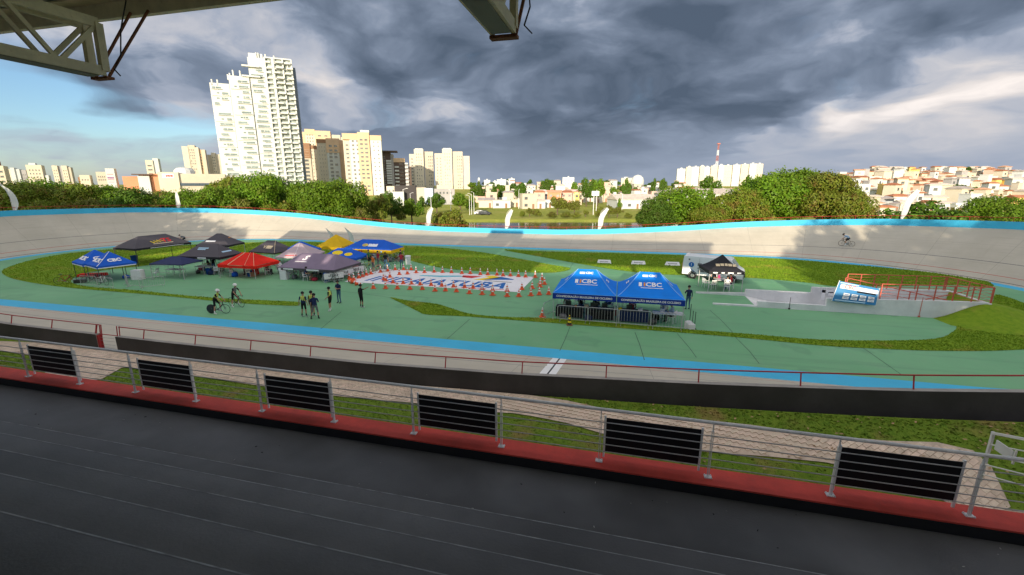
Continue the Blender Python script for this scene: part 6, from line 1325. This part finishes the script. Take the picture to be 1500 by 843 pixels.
for i, (x, w_) in enumerate([(-3.3, .36), (-1.6, .5), (-.9, .36), (.7, .4)]):
    t = thing('computer_screen', 'dark computer screen on the tables under the blue tents, %s from the left' % nth(i), 'screen', (x, 28.8, .75), .1 * i, 'screens on the tables')
    b = MB(); b.box((0, 0, .22), (w_, .03, .28)); b.build('panel', M_carb, t); b = MB(); b.box((0, .03, .05), (.05, .05, .10)); b.box((0, .03, .01), (.2, .14, .015)); b.build('stand', M_carb, t)
for i, (x, y, m, s_) in enumerate([(-2.1, 28.9, P_cream, .28), (.1, 28.7, P_yellow, .22), (1.4, 28.8, P_white, .25), (2.8, 28.9, P_white, .3), (-2.8, 28.7, P_orange, .18), (2.4, 29.6, C_blk, .5)]):
    b = MB(); b.box((0, 0, s_ * .35), (s_, s_ * .7, s_ * .7)); b.box((0, 0, s_ * .71), (s_ * .9, s_ * .2, .006), mi=1); o = b.build('cardboard_box', [m, M_grey], None, (x, y, .75 if y < 29 else 0), i * .4); tag(o, '%s box of papers and gear at the big blue tents' % ['cream', 'yellow', 'small white', 'white', 'orange', 'black'][i], 'box')
# crowd barriers
M_bar = mat('barrier_steel', (.50, .50, .49), rough=.4, metal=.5, var=.15, scale=5)
def barrier_proto(L=2.0):
    t = thing('crowd_barrier', '', 'barrier', (0, 0, 0)); b = MB(); b.path([Vector((-L / 2, 0, .18)), Vector((-L / 2, 0, .98)), Vector((-L / 2 + .1, 0, 1.08)), Vector((L / 2 - .1, 0, 1.08)), Vector((L / 2, 0, .98)), Vector((L / 2, 0, .18)), Vector((-L / 2, 0, .18))], .02, 6); b.build('frame', M_bar, t)
    for i in range(1, 11): b = MB(); b.bar((-L / 2 + L * i / 11, 0, .18), (-L / 2 + L * i / 11, 0, 1.07), .0085, 4, cap=False); b.build('bar', M_bar, t)
    for s_ in (-1, 1): b = MB(); b.bar((s_ * L * .42, -.25, .02), (s_ * L * .42, .25, .02), .018, 5); b.bar((s_ * L * .42, 0, .02), (s_ * L * .42, 0, .2), .018, 5); b.build('foot', M_bar, t)
    return t
BP = barrier_proto(); A_, B_ = G(817, 470.5), G(1001, 485); nb = 4
for i in range(nb):
    q = A_.lerp(B_, (i + .5) / nb); ang = math.atan2(B_.y - A_.y, B_.x - A_.x); lb = 'steel crowd barrier before the big blue tents, %s from the left' % nth(i)
    if i == 0: BP.location = q; BP.rotation_euler = (0, 0, ang); BP['label'] = lb; BP['group'] = 'crowd barriers before the big blue tents'
    else: dup(BP, q, ang, lb)
dup(BP, G(806, 462), 1.25, 'crowd barrier turned sideways at the left end of the big blue tents')
for i, (x, y, rz) in enumerate([(-45.9, 27.6, .1), (-43.6, 27.4, .05), (-47.6, 29.6, 1.4), (-43.0, 28.7, -.5), (-45.2, 33.5, .15), (-41.5, 28.3, .08), (-39.9, 28.6, .9), (-44.0, 31.2, -.1)]):
    dup(BP, (x, y, 0), rz, 'steel barrier among the bike racks near the left gazebos, %s placed' % nth(i), .85, 'barriers and racks near the left gazebos')
for i, (px, py) in enumerate([(490, 413.5), (505, 408.5), (521, 403.5), (532, 399)]):
    c = dup(BP, G(px, py), YAW + .65, 'steel barrier left of the printed mat, %s from the front' % nth(i), .85, 'barriers left of the printed mat')
    if i < 3:
        t = thing('barrier_banner', 'white banner hung on the barriers left of the printed mat, %s from the front' % nth(i), 'banner', G(px, py) + Vector((.05, -.08, 0)), YAW + .65, 'white banners on barriers')
        b = MB(); b.box((0, 0, .62), (1.75, .012, .52)); b.build('cloth', C_wht, t); b = MB()
        for k in range(6): b.box((-.42 + k * .15, -.009, .62 + .03 * (k % 2)), (.09, .004, .14 + .05 * (k % 3)))
        b.build('print', C_gry, t)
# chairs, tables, bikes and people under the left tents
sp = [(-37.0, 34.2), (-35.5, 34.6), (-34.4, 35.8), (-33.3, 36.7), (-32.4, 35.9), (-31.0, 34.8), (-29.9, 35.4), (-27.4, 35.3), (-26.6, 36.4), (-33.0, 38.0), (-36.2, 36.6), (-39.4, 34.6), (-42.4, 35.4), (-27.6, 41.6), (-29.0, 40.8), (-44.2, 32.2), (-31.6, 37.5)]
for i, (x, y) in enumerate(sp): chair('white plastic chair among the team tents on the left, %s placed' % nth(i), (x, y, 0), i * 1.9, group='white chairs among the team tents')
for i, (x, y, rz) in enumerate([(-36.0, 35.6, 0), (-41.2, 34.9, .1), (-29.0, 36.6, 0), (-26.9, 37.6, .2), (-28.6, 46.4, 0), (-33.2, 37.2, .4), (-42.4, 32.8, 0)]): table('white folding table under the team tents, %s placed' % nth(i), (x, y, 0), rz, group='tables under the team tents')
bk = [(-47.0, 28.6, .2), (-45.2, 28.2, -.3), (-48.9, 27.7, .4), (-40.8, 35.8, .2), (-39.6, 35.4, .1), (-41.6, 36.4, .3), (-34.0, 38.6, .2), (-32.6, 36.3, .1), (-31.6, 35.4, .25), (-30.3, 37.7, .1), (-24.6, 36.4, .9), (-25.2, 38.2, .8), (-24.2, 39.4, .9), (-23.6, 40.2, 1.0), (-27.0, 44.6, .2), (-25.6, 45.8, .1), (-26.6, 46.9, .3), (-24.8, 44.9, .5), (-28.2, 38.8, .4), (-26.2, 40.6, .6)]
BB = None; fr = [M_carb, M_white, mat('frame_red', (.4, .03, .03), rough=.3), mat('frame_blue', (.03, .12, .4), rough=.3), mat('frame_lime', (.35, .5, .05), rough=.3)]
for i, (x, y, rz) in enumerate(bk):
    bicycle('racing bicycle parked among the team tents, %s placed' % nth(i), (x, y, 0), rz + YAW, fm=fr[i % 5], tilt=.08 * (-1) ** i, group='bicycles parked among the team tents')
bicycle('bicycle with white rims leaning at the front right leg of the mauve tent', G(485, 414.5), YAW, rim=M_white)
who = [(-33.9, 36.9, C_wht, 1), (-32.3, 37.0, C_org, 1), (-36.6, 35.2, C_nvy, 0), (-30.4, 35.9, C_blk, 1), (-27.5, 36.0, C_blk, 1), (-28.6, 35.6, C_blk, 1), (-26.5, 35.4, C_gry, 1), (-24.6, 41.7, C_blk, 0), (-25.9, 42.4, C_red, 0), (-27.4, 42.9, C_grn, 0), (-28.6, 46.0, C_mag, 1), (-27.1, 46.2, C_lb, 1), (-25.5, 46.6, C_blk, 1), (-40.4, 35.2, C_blk, 0), (-42.2, 36.2, C_blk, 1), (-30.9, 46.3, C_yel, 1), (-23.0, 42.2, C_red, 0), (-25.0, 39.9, C_org, 0), (-34.6, 36.0, C_grn, 1)]
nmc = {id(C_wht): 'white', id(C_org): 'orange', id(C_nvy): 'navy', id(C_blk): 'black', id(C_gry): 'grey', id(C_red): 'crimson', id(C_grn): 'green', id(C_mag): 'magenta', id(C_lb): 'pale blue', id(C_yel): 'lime'}
for i, (x, y, c, seat) in enumerate(who):
    nm = nmc[id(c)]
    if seat: chair('white plastic chair under the team tents carrying seated person, %s of these' % nth(i), (x, y, 0), i * 2.1, group='occupied chairs under the team tents')
    person('%s person in a %s top among the team tents, %s of the crowd' % ('seated' if seat else 'standing', nm, nth(i)), (x, y, 0), i * 2.1, base=SEAT if seat else STAND, top=c, bot=(C_blk, C_jean, C_gry)[i % 3], sleeve=.5, leg=.6 if i % 2 else 1.2, sk=(SK1, SK2, SK3)[i % 3], long_hair=i % 4 == 0, group='people among the team tents')
p = gr0(449, 411.5); chair('white plastic chair with the person in navy, in front of the mauve tent', p, YAW, group='single chair in front of the mauve tent'); person('person in navy sitting on a white chair in front of the mauve tent', p, YAW, base=SEAT, top=C_nvy, bot=C_gry, leg=.6, sk=SK1)
# boxes, drums, bins
def drum(label, p, m, r=.28, h=.85, name='barrel', cat='barrel', lid=True):
    t = thing(name, label, cat, p, 0); b = MB(); b.lathe([(0.01, 0), (r * .82, 0), (r, h * .9), (r * 1.06, h * .92), (r * 1.06, h), (r * .9, h), (r * .86, h * .8), (.01, h * .8)], n=16); b.build('shell', m, t, smooth=False)
    if lid: b = MB(); b.lathe([(r * 1.08, h), (r * .9, h + .06), (0.01, h + .09)], n=16); b.build('lid', m, t)
    return t
drum('white rubbish bin with two wheels beyond the back cone row', G(598, 387.5), M_plast, .32, .95, 'rubbish_bin', 'bin')
b = MB(); b.poly([(-.3, -.2), (.3, -.2), (.3, .2), (-.3, .2)], .0, .9); b.box((-.3, 0, 1.0), (.22, .3, .24)); o = b.build('rubbish_bin', M_plast, None, G(417, 409.5), .2); tag(o, 'white rubbish bin with open flap left of the mauve tent', 'bin')
drum('blue bin hanging beneath the long black gazebo', G(198, 386), fab('bin_blue', (.01, .06, .25)), .34, .9, 'rubbish_bin', 'bin', False)
drum('blue drum at the right front leg of the mauve tent', G(479.5, 413), fab('drum_blue', (.02, .10, .30)), .3, .8)
drum('blue tub under the red gazebo', G(366, 405), fab('drum_blue', (.02, .10, .30)), .25, .6, lid=False)
drum('blue bucket beneath the front black gazebo', G(306.5, 402), fab('bin_blue', (.01, .06, .25)), .28, .6, lid=False)
for i, (px, py, m, lb) in enumerate([(371, 405, mat('carton', (.35, .2, .11)), 'brown carton under the red gazebo'), (374, 402, F_red, 'red cool box under the red gazebo'), (203.5, 409.5, M_plast, 'white crate stack beneath the small blue gazebos'), (136, 404.5, F_red, 'long red folded mat under the small blue gazebos'), (118, 414.5, M_carb, 'black kit bag on the ground at the far left gazebo')]):
    w_, d_, h_ = [(.5, .4, .4), (.6, .4, .5), (.9, .6, .9), (2.2, .8, .22), (.8, .5, .3)][i]; b = MB(); b.box((0, 0, h_ / 2), (w_, d_, h_), 0, 0, .96); b.box((0, 0, h_ + .012), (w_ * .98, d_ * .98, .025)); o = b.build('gear_box', m, None, G(px, py), .15 * i); tag(o, lb, 'box')
# white jerry cans at the right end of the barriers, with thin stakes
for i, (px, py) in enumerate([(1007.5, 481.5), (1012, 482.5)]):
    b = MB(); b.poly([(-.2, -.14), (.2, -.14), (.2, .14), (-.2, .14)], 0, .46 - .12 * i); b.box((0, 0, .5 - .12 * i), (.22, .05, .05)); o = b.build('jerry_can', M_plast, None, G(px, py), .3); tag(o, '%s white jerry can at the right end of the barriers' % ('taller' if i == 0 else 'shorter'), 'jerry can', 'white jerry cans')
for i, (px, py, h_) in enumerate([(1010, 474, 1.3), (1013.5, 480, 1.1), (1017, 482, 1.1)]):
    b = MB(); b.bar((0, 0, 0), (0, 0, h_), .02, 5); b.box((0, 0, .012), (.2, .2, .025)); o = b.build('marker_post', M_dark, None, G(px, py)); tag(o, 'thin dark marker post right of the big blue tents, %s from the left' % nth(i), 'post', 'thin marker posts')
# three low white trestle signs on the far grass
for i, px in enumerate((885, 935, 985)):
    t = thing('trestle_sign', 'low white A-shaped sign board on the far infield grass, %s from the left' % nth(i), 'sign board', G(px, 385.5 + i * 1.6, .02), YAW * .1, 'low white sign boards on the grass')
    b = MB(); b.add([(-.8, -.22, 0), (.8, -.22, 0), (.68, 0, .38), (-.68, 0, .38), (-.8, .22, 0), (.8, .22, 0)], [(0, 1, 2, 3), (5, 4, 3, 2), (0, 3, 4), (1, 5, 2)]); b.build('board', M_white, t)
    b = MB()
    for k in range(7): b.box((-.45 + k * .14, -.16, .19), (.09, .01, .08))
    b.build('print', C_gry, t)
# ------------------------------------------------------------------ feather flags
def flag(label, px, py, ph, z=None, lean=.35, far=True, group='white feather flags along the track wall', base=None):
    p = base; t = thing('feather_flag', label, 'flag', p, YAW, group); H = ph; b = MB()
    pts = [Vector((0, 0, 0)), Vector((0.02, 0, H * .5)), Vector((lean * .35, 0, H * .85)), Vector((lean * .8, 0, H * .97)), Vector((lean * 1.25, 0, H))]; b.path(pts, .025, 5); b.build('pole', M_leg, t)
    b = MB(); n = 14; L, Rg = [], []
    for i in range(n + 1):
        q = i / n; zz = H * (.06 + .93 * q); x0 = -.02 + lean * (max(0, q - .45) / .55) ** 2 * 1.1; wd = H * (.16 + .05 * math.sin(q * 3.1)) * (1 if q < .8 else 1 - (q - .8) * 2.2) * (.4 + .6 * min(1, q * 4)); L.append((x0, .05 * math.sin(q * 5), zz)); Rg.append((x0 + wd, .12 * math.sin(q * 4 + 1), zz - .05 * H * q))
    vs = []
    for a, c in zip(L, Rg): vs += [a, ((a[0] + c[0]) / 2, (a[1] + c[1]) / 2 + .06, (a[2] + c[2]) / 2), c]
    b.add(vs, [(3 * i + j, 3 * i + j + 1, 3 * i + j + 4, 3 * i + j + 3) for i in range(n) for j in (0, 1)]); b.build('banner', fab('flag_white', (.72, .73, .70), trans=.3), t)
    return t
def wall_top_at(px, far=True):
    best = None
    for st in ST[:-1]:
        H, Wd = HW(st); x, y, z = at(st, R1 + Wd + .3, H + PAR * .3); X = x * math.cos(YAW) + y * math.sin(YAW); Y = -x * math.sin(YAW) + y * math.cos(YAW)
        if Y < 30: continue
        d = Y * math.cos(PITCH) - (z - EYE) * math.sin(PITCH); u = 750 + 640 * X / d
        if best is None or abs(u - px) < best[0]: best = (abs(u - px), Vector((x, y, z)))
    return best[1]
for i, (px, h, ln) in enumerate(((20, 4.4, -1.3), (257, 3.2, .3), (622, 3.6, .9), (738, 3.6, .9), (877, 3.8, 1.1), (1311, 4.0, 1.1))):
    flag('white feather flag standing on the far track wall, %s from the left' % nth(i), px, 0, h, lean=ln, base=wall_top_at(px))
for i, (px, py) in enumerate(((486, 368), (513, 366))):
    flag('slim white feather flag behind the yellow gazebo, %s of the two' % ('left' if i == 0 else 'right'), px, py, 3.1, lean=-.45, base=G(px, py), group='slim white flags on the infield')
# ------------------------------------------------------------------ van
def van():
    p0, p1 = G(1009, 407.5), G(1083, 415.5); ang = math.atan2(p1.y - p0.y, p1.x - p0.x); c = (p0 + p1) / 2; c.y += .75
    t = thing('ambulance_van', 'long white high-roof ambulance van with blue roundel on its side', 'van', (c.x, c.y, 0), ang); t.scale = (.88, .88, .88); M_v = mat('van_white', (.72, .74, .75), rough=.35, var=.03, spec=.5)
    L = 2.95; prof = [(-L, .45), (-L, 1.6), (-L + .06, 2.42), (-L + .2, 2.52), (1.55, 2.50), (1.8, 2.42), (2.35, 1.62), (2.9, 1.28), (3.02, 1.0), (3.04, .45)]
    b = MB(); hw = .98; vs = []
    for y, k in ((-hw, 1), (-hw + .1, 0), (hw - .1, 0), (hw, 1)):
        for x, z in prof: vs.append((x, y * (1 if z < 1.7 else .93), z if not (k and z > 2.3) else z - .09))
    n = len(prof); b.add(vs, [(j * n + i, j * n + (i + 1) % n, (j + 1) * n + (i + 1) % n, (j + 1) * n + i) for j in range(3) for i in range(n)] + [tuple(range(n - 1, -1, -1)), tuple(range(3 * n, 4 * n))]); b.build('body', M_v, t)
    b = MB(); b.box((0, 0, .46), (6.0, 1.9, .18)); b.build('sill_trim', M_dark, t)
    b = MB(); b.add([(1.86, -.86, 2.32), (1.86, .86, 2.32), (2.38, .9, 1.66), (2.38, -.9, 1.66)], [(0, 3, 2, 1)]); b.v = [(x + .015, y, z + .012) for x, y, z in b.v]; b.build('windscreen', M_glass, t)
    b = MB(); b.add([(1.25, -.985, 1.55), (2.15, -.985, 1.55), (1.78, -.93, 2.12), (1.25, -.93, 2.12)], [(0, 1, 2, 3)]); b.build('side_window', M_glass, t)
    for x in (-1.85, 2.05):
        for s_ in (-1, 1):
            b = MB(); b.lathe([(.02, -.12), (.36, -.12), (.38, -.06), (.38, .06), (.36, .12), (.02, .12)], (x, s_ * .88, .38), 18, axis='y'); wh = b.build('wheel', M_tyre, t); b = MB(); b.lathe([(.03, 0), (.2, .01), (.22, .03)], (x, s_ * 1.01, .38), 12, axis='y'); b.build('hubcap', M_alu, wh)
            b = MB(); b.lathe([(.38, -.0), (.46, -.0)], (x, s_ * (.985), .40), 20, axis='y'); b.build('wheel_arch', M_dark, t)
    for x in (-1.25, -.1, 1.2): b = MB(); b.box((x, -.992, 1.45), (.012, .012, 1.7)); b.build('door_seam', M_dark, t)
    b = MB(); b.box((-.6, -1.0, .98), (1.15, .012, .3)); b.build('rub_strip', C_gry, t)
    fn = lambda x, y: (x - 2.05, -1.0, y + 1.55); b = MB(); b.add([fn(0, 0)] + [fn(.28 * math.cos(6.283 * i / 24), .28 * math.sin(6.283 * i / 24)) for i in range(24)], [(0, 1 + i, 1 + (i + 1) % 24) for i in range(24)]); b.build('roundel', P_blue, t)
    lettering('1', .42, P_white, lambda x, y: (x - 2.05, -1.006, y + 1.55), t)
    b = MB(); b.add([(-2.15, -1.0, 1.1), (-2.05, -1.0, 1.1), (-1.7, -1.0, .85), (-1.75, -1.0, .80)], [(3, 2, 1, 0)]); b.build('swoosh', P_blue, t)
    b = MB(); b.box((-1.2, -1.0, 1.62), (.42, .01, .28)); b.build('picture_panel', C_gry, t); b = MB(); b.box((-2.3, -.96, 2.1), (.16, .01, .16)); b.build('label_square', C_gry, t)
    for z, a, c_ in ((1.22, -1.4, -.2), (.92, -1.3, -.1)):
        b = MB(); rr = random.Random(int(z * 100)); x = a
        while x < c_: w_ = rr.uniform(.04, .12); b.box((x, -1.003, z), (w_, .008, .09)); x += w_ + .04
        tag(b.build('small_print', C_gry, t), kind='stuff')
    lb = MB(); lb.box((-L + .3, 0, 2.56), (.25, .9, .10)); lb.build('roof_light', M_white, t)
    for s_ in (-1, 1): b = MB(); b.box((2.98, s_ * .75, .98), (.12, .28, .2)); b.build('headlight', M_alu, t)
    for s_ in (-1, 1): b = MB(); b.box((-L - .01, s_ * .9, 1.4), (.04, .12, .6)); b.build('tail_light', P_red, t)
    b = MB(); b.box((3.02, 0, .6), (.12, 1.8, .3)); b.build('bumper', M_dark, t); b = MB(); b.box((-L - .02, 0, .55), (.1, 1.8, .22)); b.build('bumper', M_dark, t)
    b = MB(); b.box((1.95, -1.12, 1.5), (.12, .2, .3)); b.build('mirror', M_dark, t)
van()
for i, (px, py, rz) in enumerate([(1043, 424, 1.9), (1064, 427, 1.3), (1070, 423.5, 2.8), (1033, 421, .4)]): chair('white plastic chair beside the ambulance van, %s from the front' % nth(i), G(px, py), rz, group='white chairs beside the ambulance van')
table('small white table between the chairs beside the van', G(1055, 421.5), .2, 1.0, .8)
person('person in white shirt sitting beside the van with back to the camera', G(1064, 427), 1.3, base=SEAT, top=C_wht, bot=C_jean, leg=1.2, sk=SK2)
person('person in pink and white top sitting beside the van door', G(1052, 419), 2.9, base=SEAT, top=C_mag, bot=C_blk, leg=1.2, sk=SK1, long_hair=True)
person('person in navy and crimson seated at the right of the van table', G(1070, 423.5), 2.8, base=SEAT, top=C_red, bot=C_nvy, leg=1.2, sk=SK1)
person('person in black standing at the open side door of the van', G(1045, 418), -1.4, top=C_blk, bot=C_blk, leg=1.2, sk=SK3)
# ------------------------------------------------------------------ tunnel ramp with red railings
M_rampw = mat('ramp_wall_concrete', (.70, .70, .69), rough=.85, var=.13, scale=.8, grime=(.52, .52, .50), bump=.3); M_rr = mat('ramp_red_paint', (.52, .11, .07), rough=.55, var=.12, scale=3)
rmp = MB(); x0, x1 = RX0, RX1; rmp.add([(x0, RY0, 0), (x1, RY0, -2.4), (x1, RY1, -2.4), (x0, RY1, 0)], [(0, 1, 2, 3)]); rmp.build('ramp_floor', M_rampw)['kind'] = 'structure'
def wallrun(label, y, segs, th=.22):
    t = thing('ramp_wall', label, 'wall', (0, 0, 0))
    for a, c, zt0, zt1, zb0, zb1 in segs:
        b = MB(); vs = [(a, y, zb0), (c, y, zb1), (c, y, zt1), (a, y, zt0), (a, y + th, zb0), (c, y + th, zb1), (c, y + th, zt1), (a, y + th, zt0)]; b.add(vs, [(0, 1, 2, 3), (5, 4, 7, 6), (0, 3, 7, 4), (1, 5, 6, 2), (3, 2, 6, 7)]); b.build('wall_panel', M_rampw, t)
    return t
wallrun('near stepped concrete wall of the tunnel ramp, rising towards the red railing', RY0 - .22, [(6.9, 9.9, .10, .12, -.05, -.05), (9.9, 14.3, .45, .42, -.6, -1.2), (14.3, 21.0, .95, 1.2, -1.2, -2.4), (21.0, 23.6, 1.2, 1.25, -2.4, -2.4)])
wallrun('far stepped concrete wall of the tunnel ramp, partly sunlit', RY1, [(6.2, 9.9, .10, .25, -.05, -.05), (9.9, 14.6, .55, .55, -.8, -1.4), (14.6, 19.0, 1.0, 1.05, -1.4, -2.2), (19.0, 23.5, 1.15, 1.25, -2.2, -2.4)])
b = MB(); b.box((23.62, 36.3, -.6), (.2, 3.6, 3.6)); tag(b.build('tunnel_end_wall', M_rampw), 'end wall of the tunnel ramp under the right railing', 'wall')
for i, (x, h) in enumerate(((12.0, 1.0), (19.9, 1.5))): b = MB(); b.bar((x, RY0 - .25, -.02), (x, RY0 - .25, h - .1), .018, 5); b.box((x, RY0 - .25, .05), (.12, .06, .1)); o = b.build('drain_pipe', M_rr if i else M_dark); tag(o, ('rust red' if i else 'dark') + ' thin upright pipe on the near ramp wall', 'pipe')
b = MB()
for dx_, dy_, w_, h_ in ((0, .18, .9, .22), (-.28, -.1, .25, .8), (.22, .0, .35, .3)): b.box((15.7 + dx_, RY1 - .012, .55 + dy_), (w_, .012, h_))
tag(b.build('white_notice', P_white), 'white irregular notice on the sunlit far ramp wall', 'notice')
# earth mound round the covered end of the ramp
def mound():
    nx, ny = 44, 34; V_, F_ = [], []
    for j in range(ny + 1):
        for i in range(nx + 1):
            x = 15.0 + i * .42; y = 31.5 + j * .5; d = max(0, max(RY0 - .25 - y, y - RY1 - .2, 0)); e = max(0, x - 23.7)
            h = 1.15 * max(0, 1 - max(d / 3.2, 0) ** 1) ** 1.3 * max(0, 1 - e / 4.5) * smst(x, 17.0, 21.5 if y < RY0 else 19.0)
            if y < RY0 - .2: h *= smst(x, 20.5, 23.5)
            z = h - (.05 if h < .02 else 0)
            if RY0 - .1 < y < RY1 + .1 and x < 23.4: z = -2.6
            V_.append((x, y, z))
    for j in range(ny):
        for i in range(nx): F_.append((j * (nx + 1) + i, j * (nx + 1) + i + 1, (j + 1) * (nx + 1) + i + 1, (j + 1) * (nx + 1) + i))
    me = bpy.data.meshes.new('mound'); me.from_pydata(V_, [], F_); me.materials.append(M_grass); me.polygons.foreach_set('use_smooth', [True] * len(F_)); tag(place('grass_mound', me), kind='structure')
mound()
def red_rail(label, pts, n, h=1.05, bars=4, diag=None):
    t = thing('ramp_railing', label, 'railing', (0, 0, 0)); A, B2 = Vector(pts[0]), Vector(pts[1])
    for i in range(n + 1): q = A.lerp(B2, i / n); b = MB(); b.box((q.x, q.y, q.z + h / 2), (.055, .055, h)); b.build('post', M_rr, t)
    for k in range(bars + 1):
        z = Vector((0, 0, h * (.16 + .84 * k / bars))); b = MB(); b.bar(A + z, B2 + z, .030 if k == bars else .012, 6); b.build('top_rail' if k == bars else 'bar', M_rr, t)
    if diag: b = MB(); b.bar(Vector(diag[0]), Vector(diag[1]), .03, 6); b.build('brace', M_rr, t)
    return t
red_rail('red railing on the far ramp wall behind the blue banner', [(16.9, RY1 + .1, 1.1), (23.1, RY1 + .1, 1.2)], 7)
red_rail('red railing on the near ramp wall right of the blue banner', [(17.5, RY0 - .1, 1.1), (23.7, RY0 - .1, 1.2)], 6, diag=((20.2, RY0, 1.2), (23.6, RY0 + .3, 2.2)))
red_rail('red cross railing closing the covered end of the ramp', [(23.75, RY0 - .1, 1.2), (23.2, RY1 + .1, 1.2)], 4)
red_rail('red sloping railing inside the ramp from the far corner down', [(16.7, RY1 - .1, 1.3), (21.5, RY0 + .2, .6)], 3, h=.6, bars=1)
# blue banner with the federation initials
bn = thing('sponsor_banner', 'tilted blue sponsor banner reading CBC on the near ramp wall', 'banner', (0, 0, 0)); P00, P10, P01, P11 = Vector((14.48, 34.22, .88)), Vector((17.13, 34.22, .72)), Vector((14.86, 34.5, 2.26)), Vector((17.3, 34.5, 1.84))
def bpnt(u, v, off=0.0): q = (P00 * (1 - u) + P10 * u) * (1 - v) + (P01 * (1 - u) + P11 * u) * v; return tuple(q + Vector((0, -off, off * .5)))
b = MB(); n = 8; vs = [bpnt(i / n, j / 4) for j in range(5) for i in range(n + 1)] + [bpnt(i / n, j / 4, -.04) for j in range(5) for i in range(n + 1)]; m_ = 5 * (n + 1)
b.add(vs, [(j * (n + 1) + i, j * (n + 1) + i + 1, (j + 1) * (n + 1) + i + 1, (j + 1) * (n + 1) + i) for j in range(4) for i in range(n)] + [(m_ + j * (n + 1) + i, m_ + (j + 1) * (n + 1) + i, m_ + (j + 1) * (n + 1) + i + 1, m_ + j * (n + 1) + i + 1) for j in range(4) for i in range(n)]); b.build('cloth', mat('banner_blue', (.02, .18, .42), rough=.5, var=.1, scale=.5, tint=(.10, .32, .52)), bn)
def bquad(u0, v0, u1, v1, m, nm='print', o=.03):
    b = MB(); b.add([bpnt(u0, v0, o), bpnt(u1, v0, o), bpnt(u1, v1, o), bpnt(u0, v1, o)], [(0, 1, 2, 3)]); return b.build(nm, m, bn)
bquad(.06, .66, .98, .86, P_white); lettering('CBC', .36, P_red, lambda x, y: bpnt(.30 + x / 2.6, .76 + y / 1.3, .05), bn, bold=.0); bquad(.50, .56, .95, .64, C_blk)
for i in range(4):
    for j in range(2): bquad(.20 + i * .195, .32 - j * .17, .35 + i * .195, .45 - j * .17, P_white, 'sponsor_box'); bquad(.235 + i * .195, .37 - j * .17, .32 + i * .195, .40 - j * .17, P_blue, 'sponsor_mark')
bquad(.05, .03, .75, .09, P_lblue); bquad(.03, .9, .5, .96, P_lblue)
for s_ in (0, 1): b = MB(); b.bar(bpnt(s_, 0, -.02), bpnt(s_, 1.03, -.02), .025, 5); b.build('pole', M_white, bn)

# bags, wheels and loose gear lying about under the team tents
rr = random.Random(31); gear_cols = [(M_carb, 'black'), (C_gry, 'grey'), (C_nvy, 'navy'), (C_red, 'crimson'), (F_blue, 'blue')]
spots = [(-41.8, 34.6), (-40.6, 36.2), (-39.9, 34.4), (-43.0, 36.0), (-36.8, 34.2), (-34.9, 36.6), (-30.4, 34.8), (-29.4, 37.4), (-28.0, 34.6), (-27.2, 37.2), (-26.4, 34.8), (-31.0, 41.6), (-29.6, 42.8), (-28.0, 41.0), (-30.8, 46.2), (-29.6, 46.8), (-26.4, 45.8), (-47.6, 42.2), (-48.8, 30.2), (-46.4, 31.0), (-33.8, 39.6), (-35.0, 41.4), (-2.9, 29.9), (-.3, 29.9), (.4, 29.0), (2.2, 28.4), (-3.6, 28.3), (-1.9, 28.3)]
for i, (x, y) in enumerate(spots):
    m, nm = gear_cols[i % 5]; w_, d_, h_ = rr.uniform(.5, .9), rr.uniform(.35, .55), rr.uniform(.28, .5); b = MB()
    b.lathe([(0.02, 0), (.5, .03), (.56, .4), (.5, .8), (.3, .97), (0.02, 1)], n=10); b.v = [(a * w_, c * d_, z * h_) for a, c, z in b.v]; b.path([Vector((-w_ * .25, 0, h_ * .92)), Vector((-w_ * .12, 0, h_ * 1.2)), Vector((w_ * .12, 0, h_ * 1.2)), Vector((w_ * .25, 0, h_ * .92))], .015, 4)
    o = b.build('kit_bag', m, None, (x, y, 0), rr.uniform(0, 3), smooth=True); tag(o, '%s kit bag on the ground under the tents, %s of the bags' % (nm, nth(i)), 'bag', 'kit bags under the tents')
finish_people()
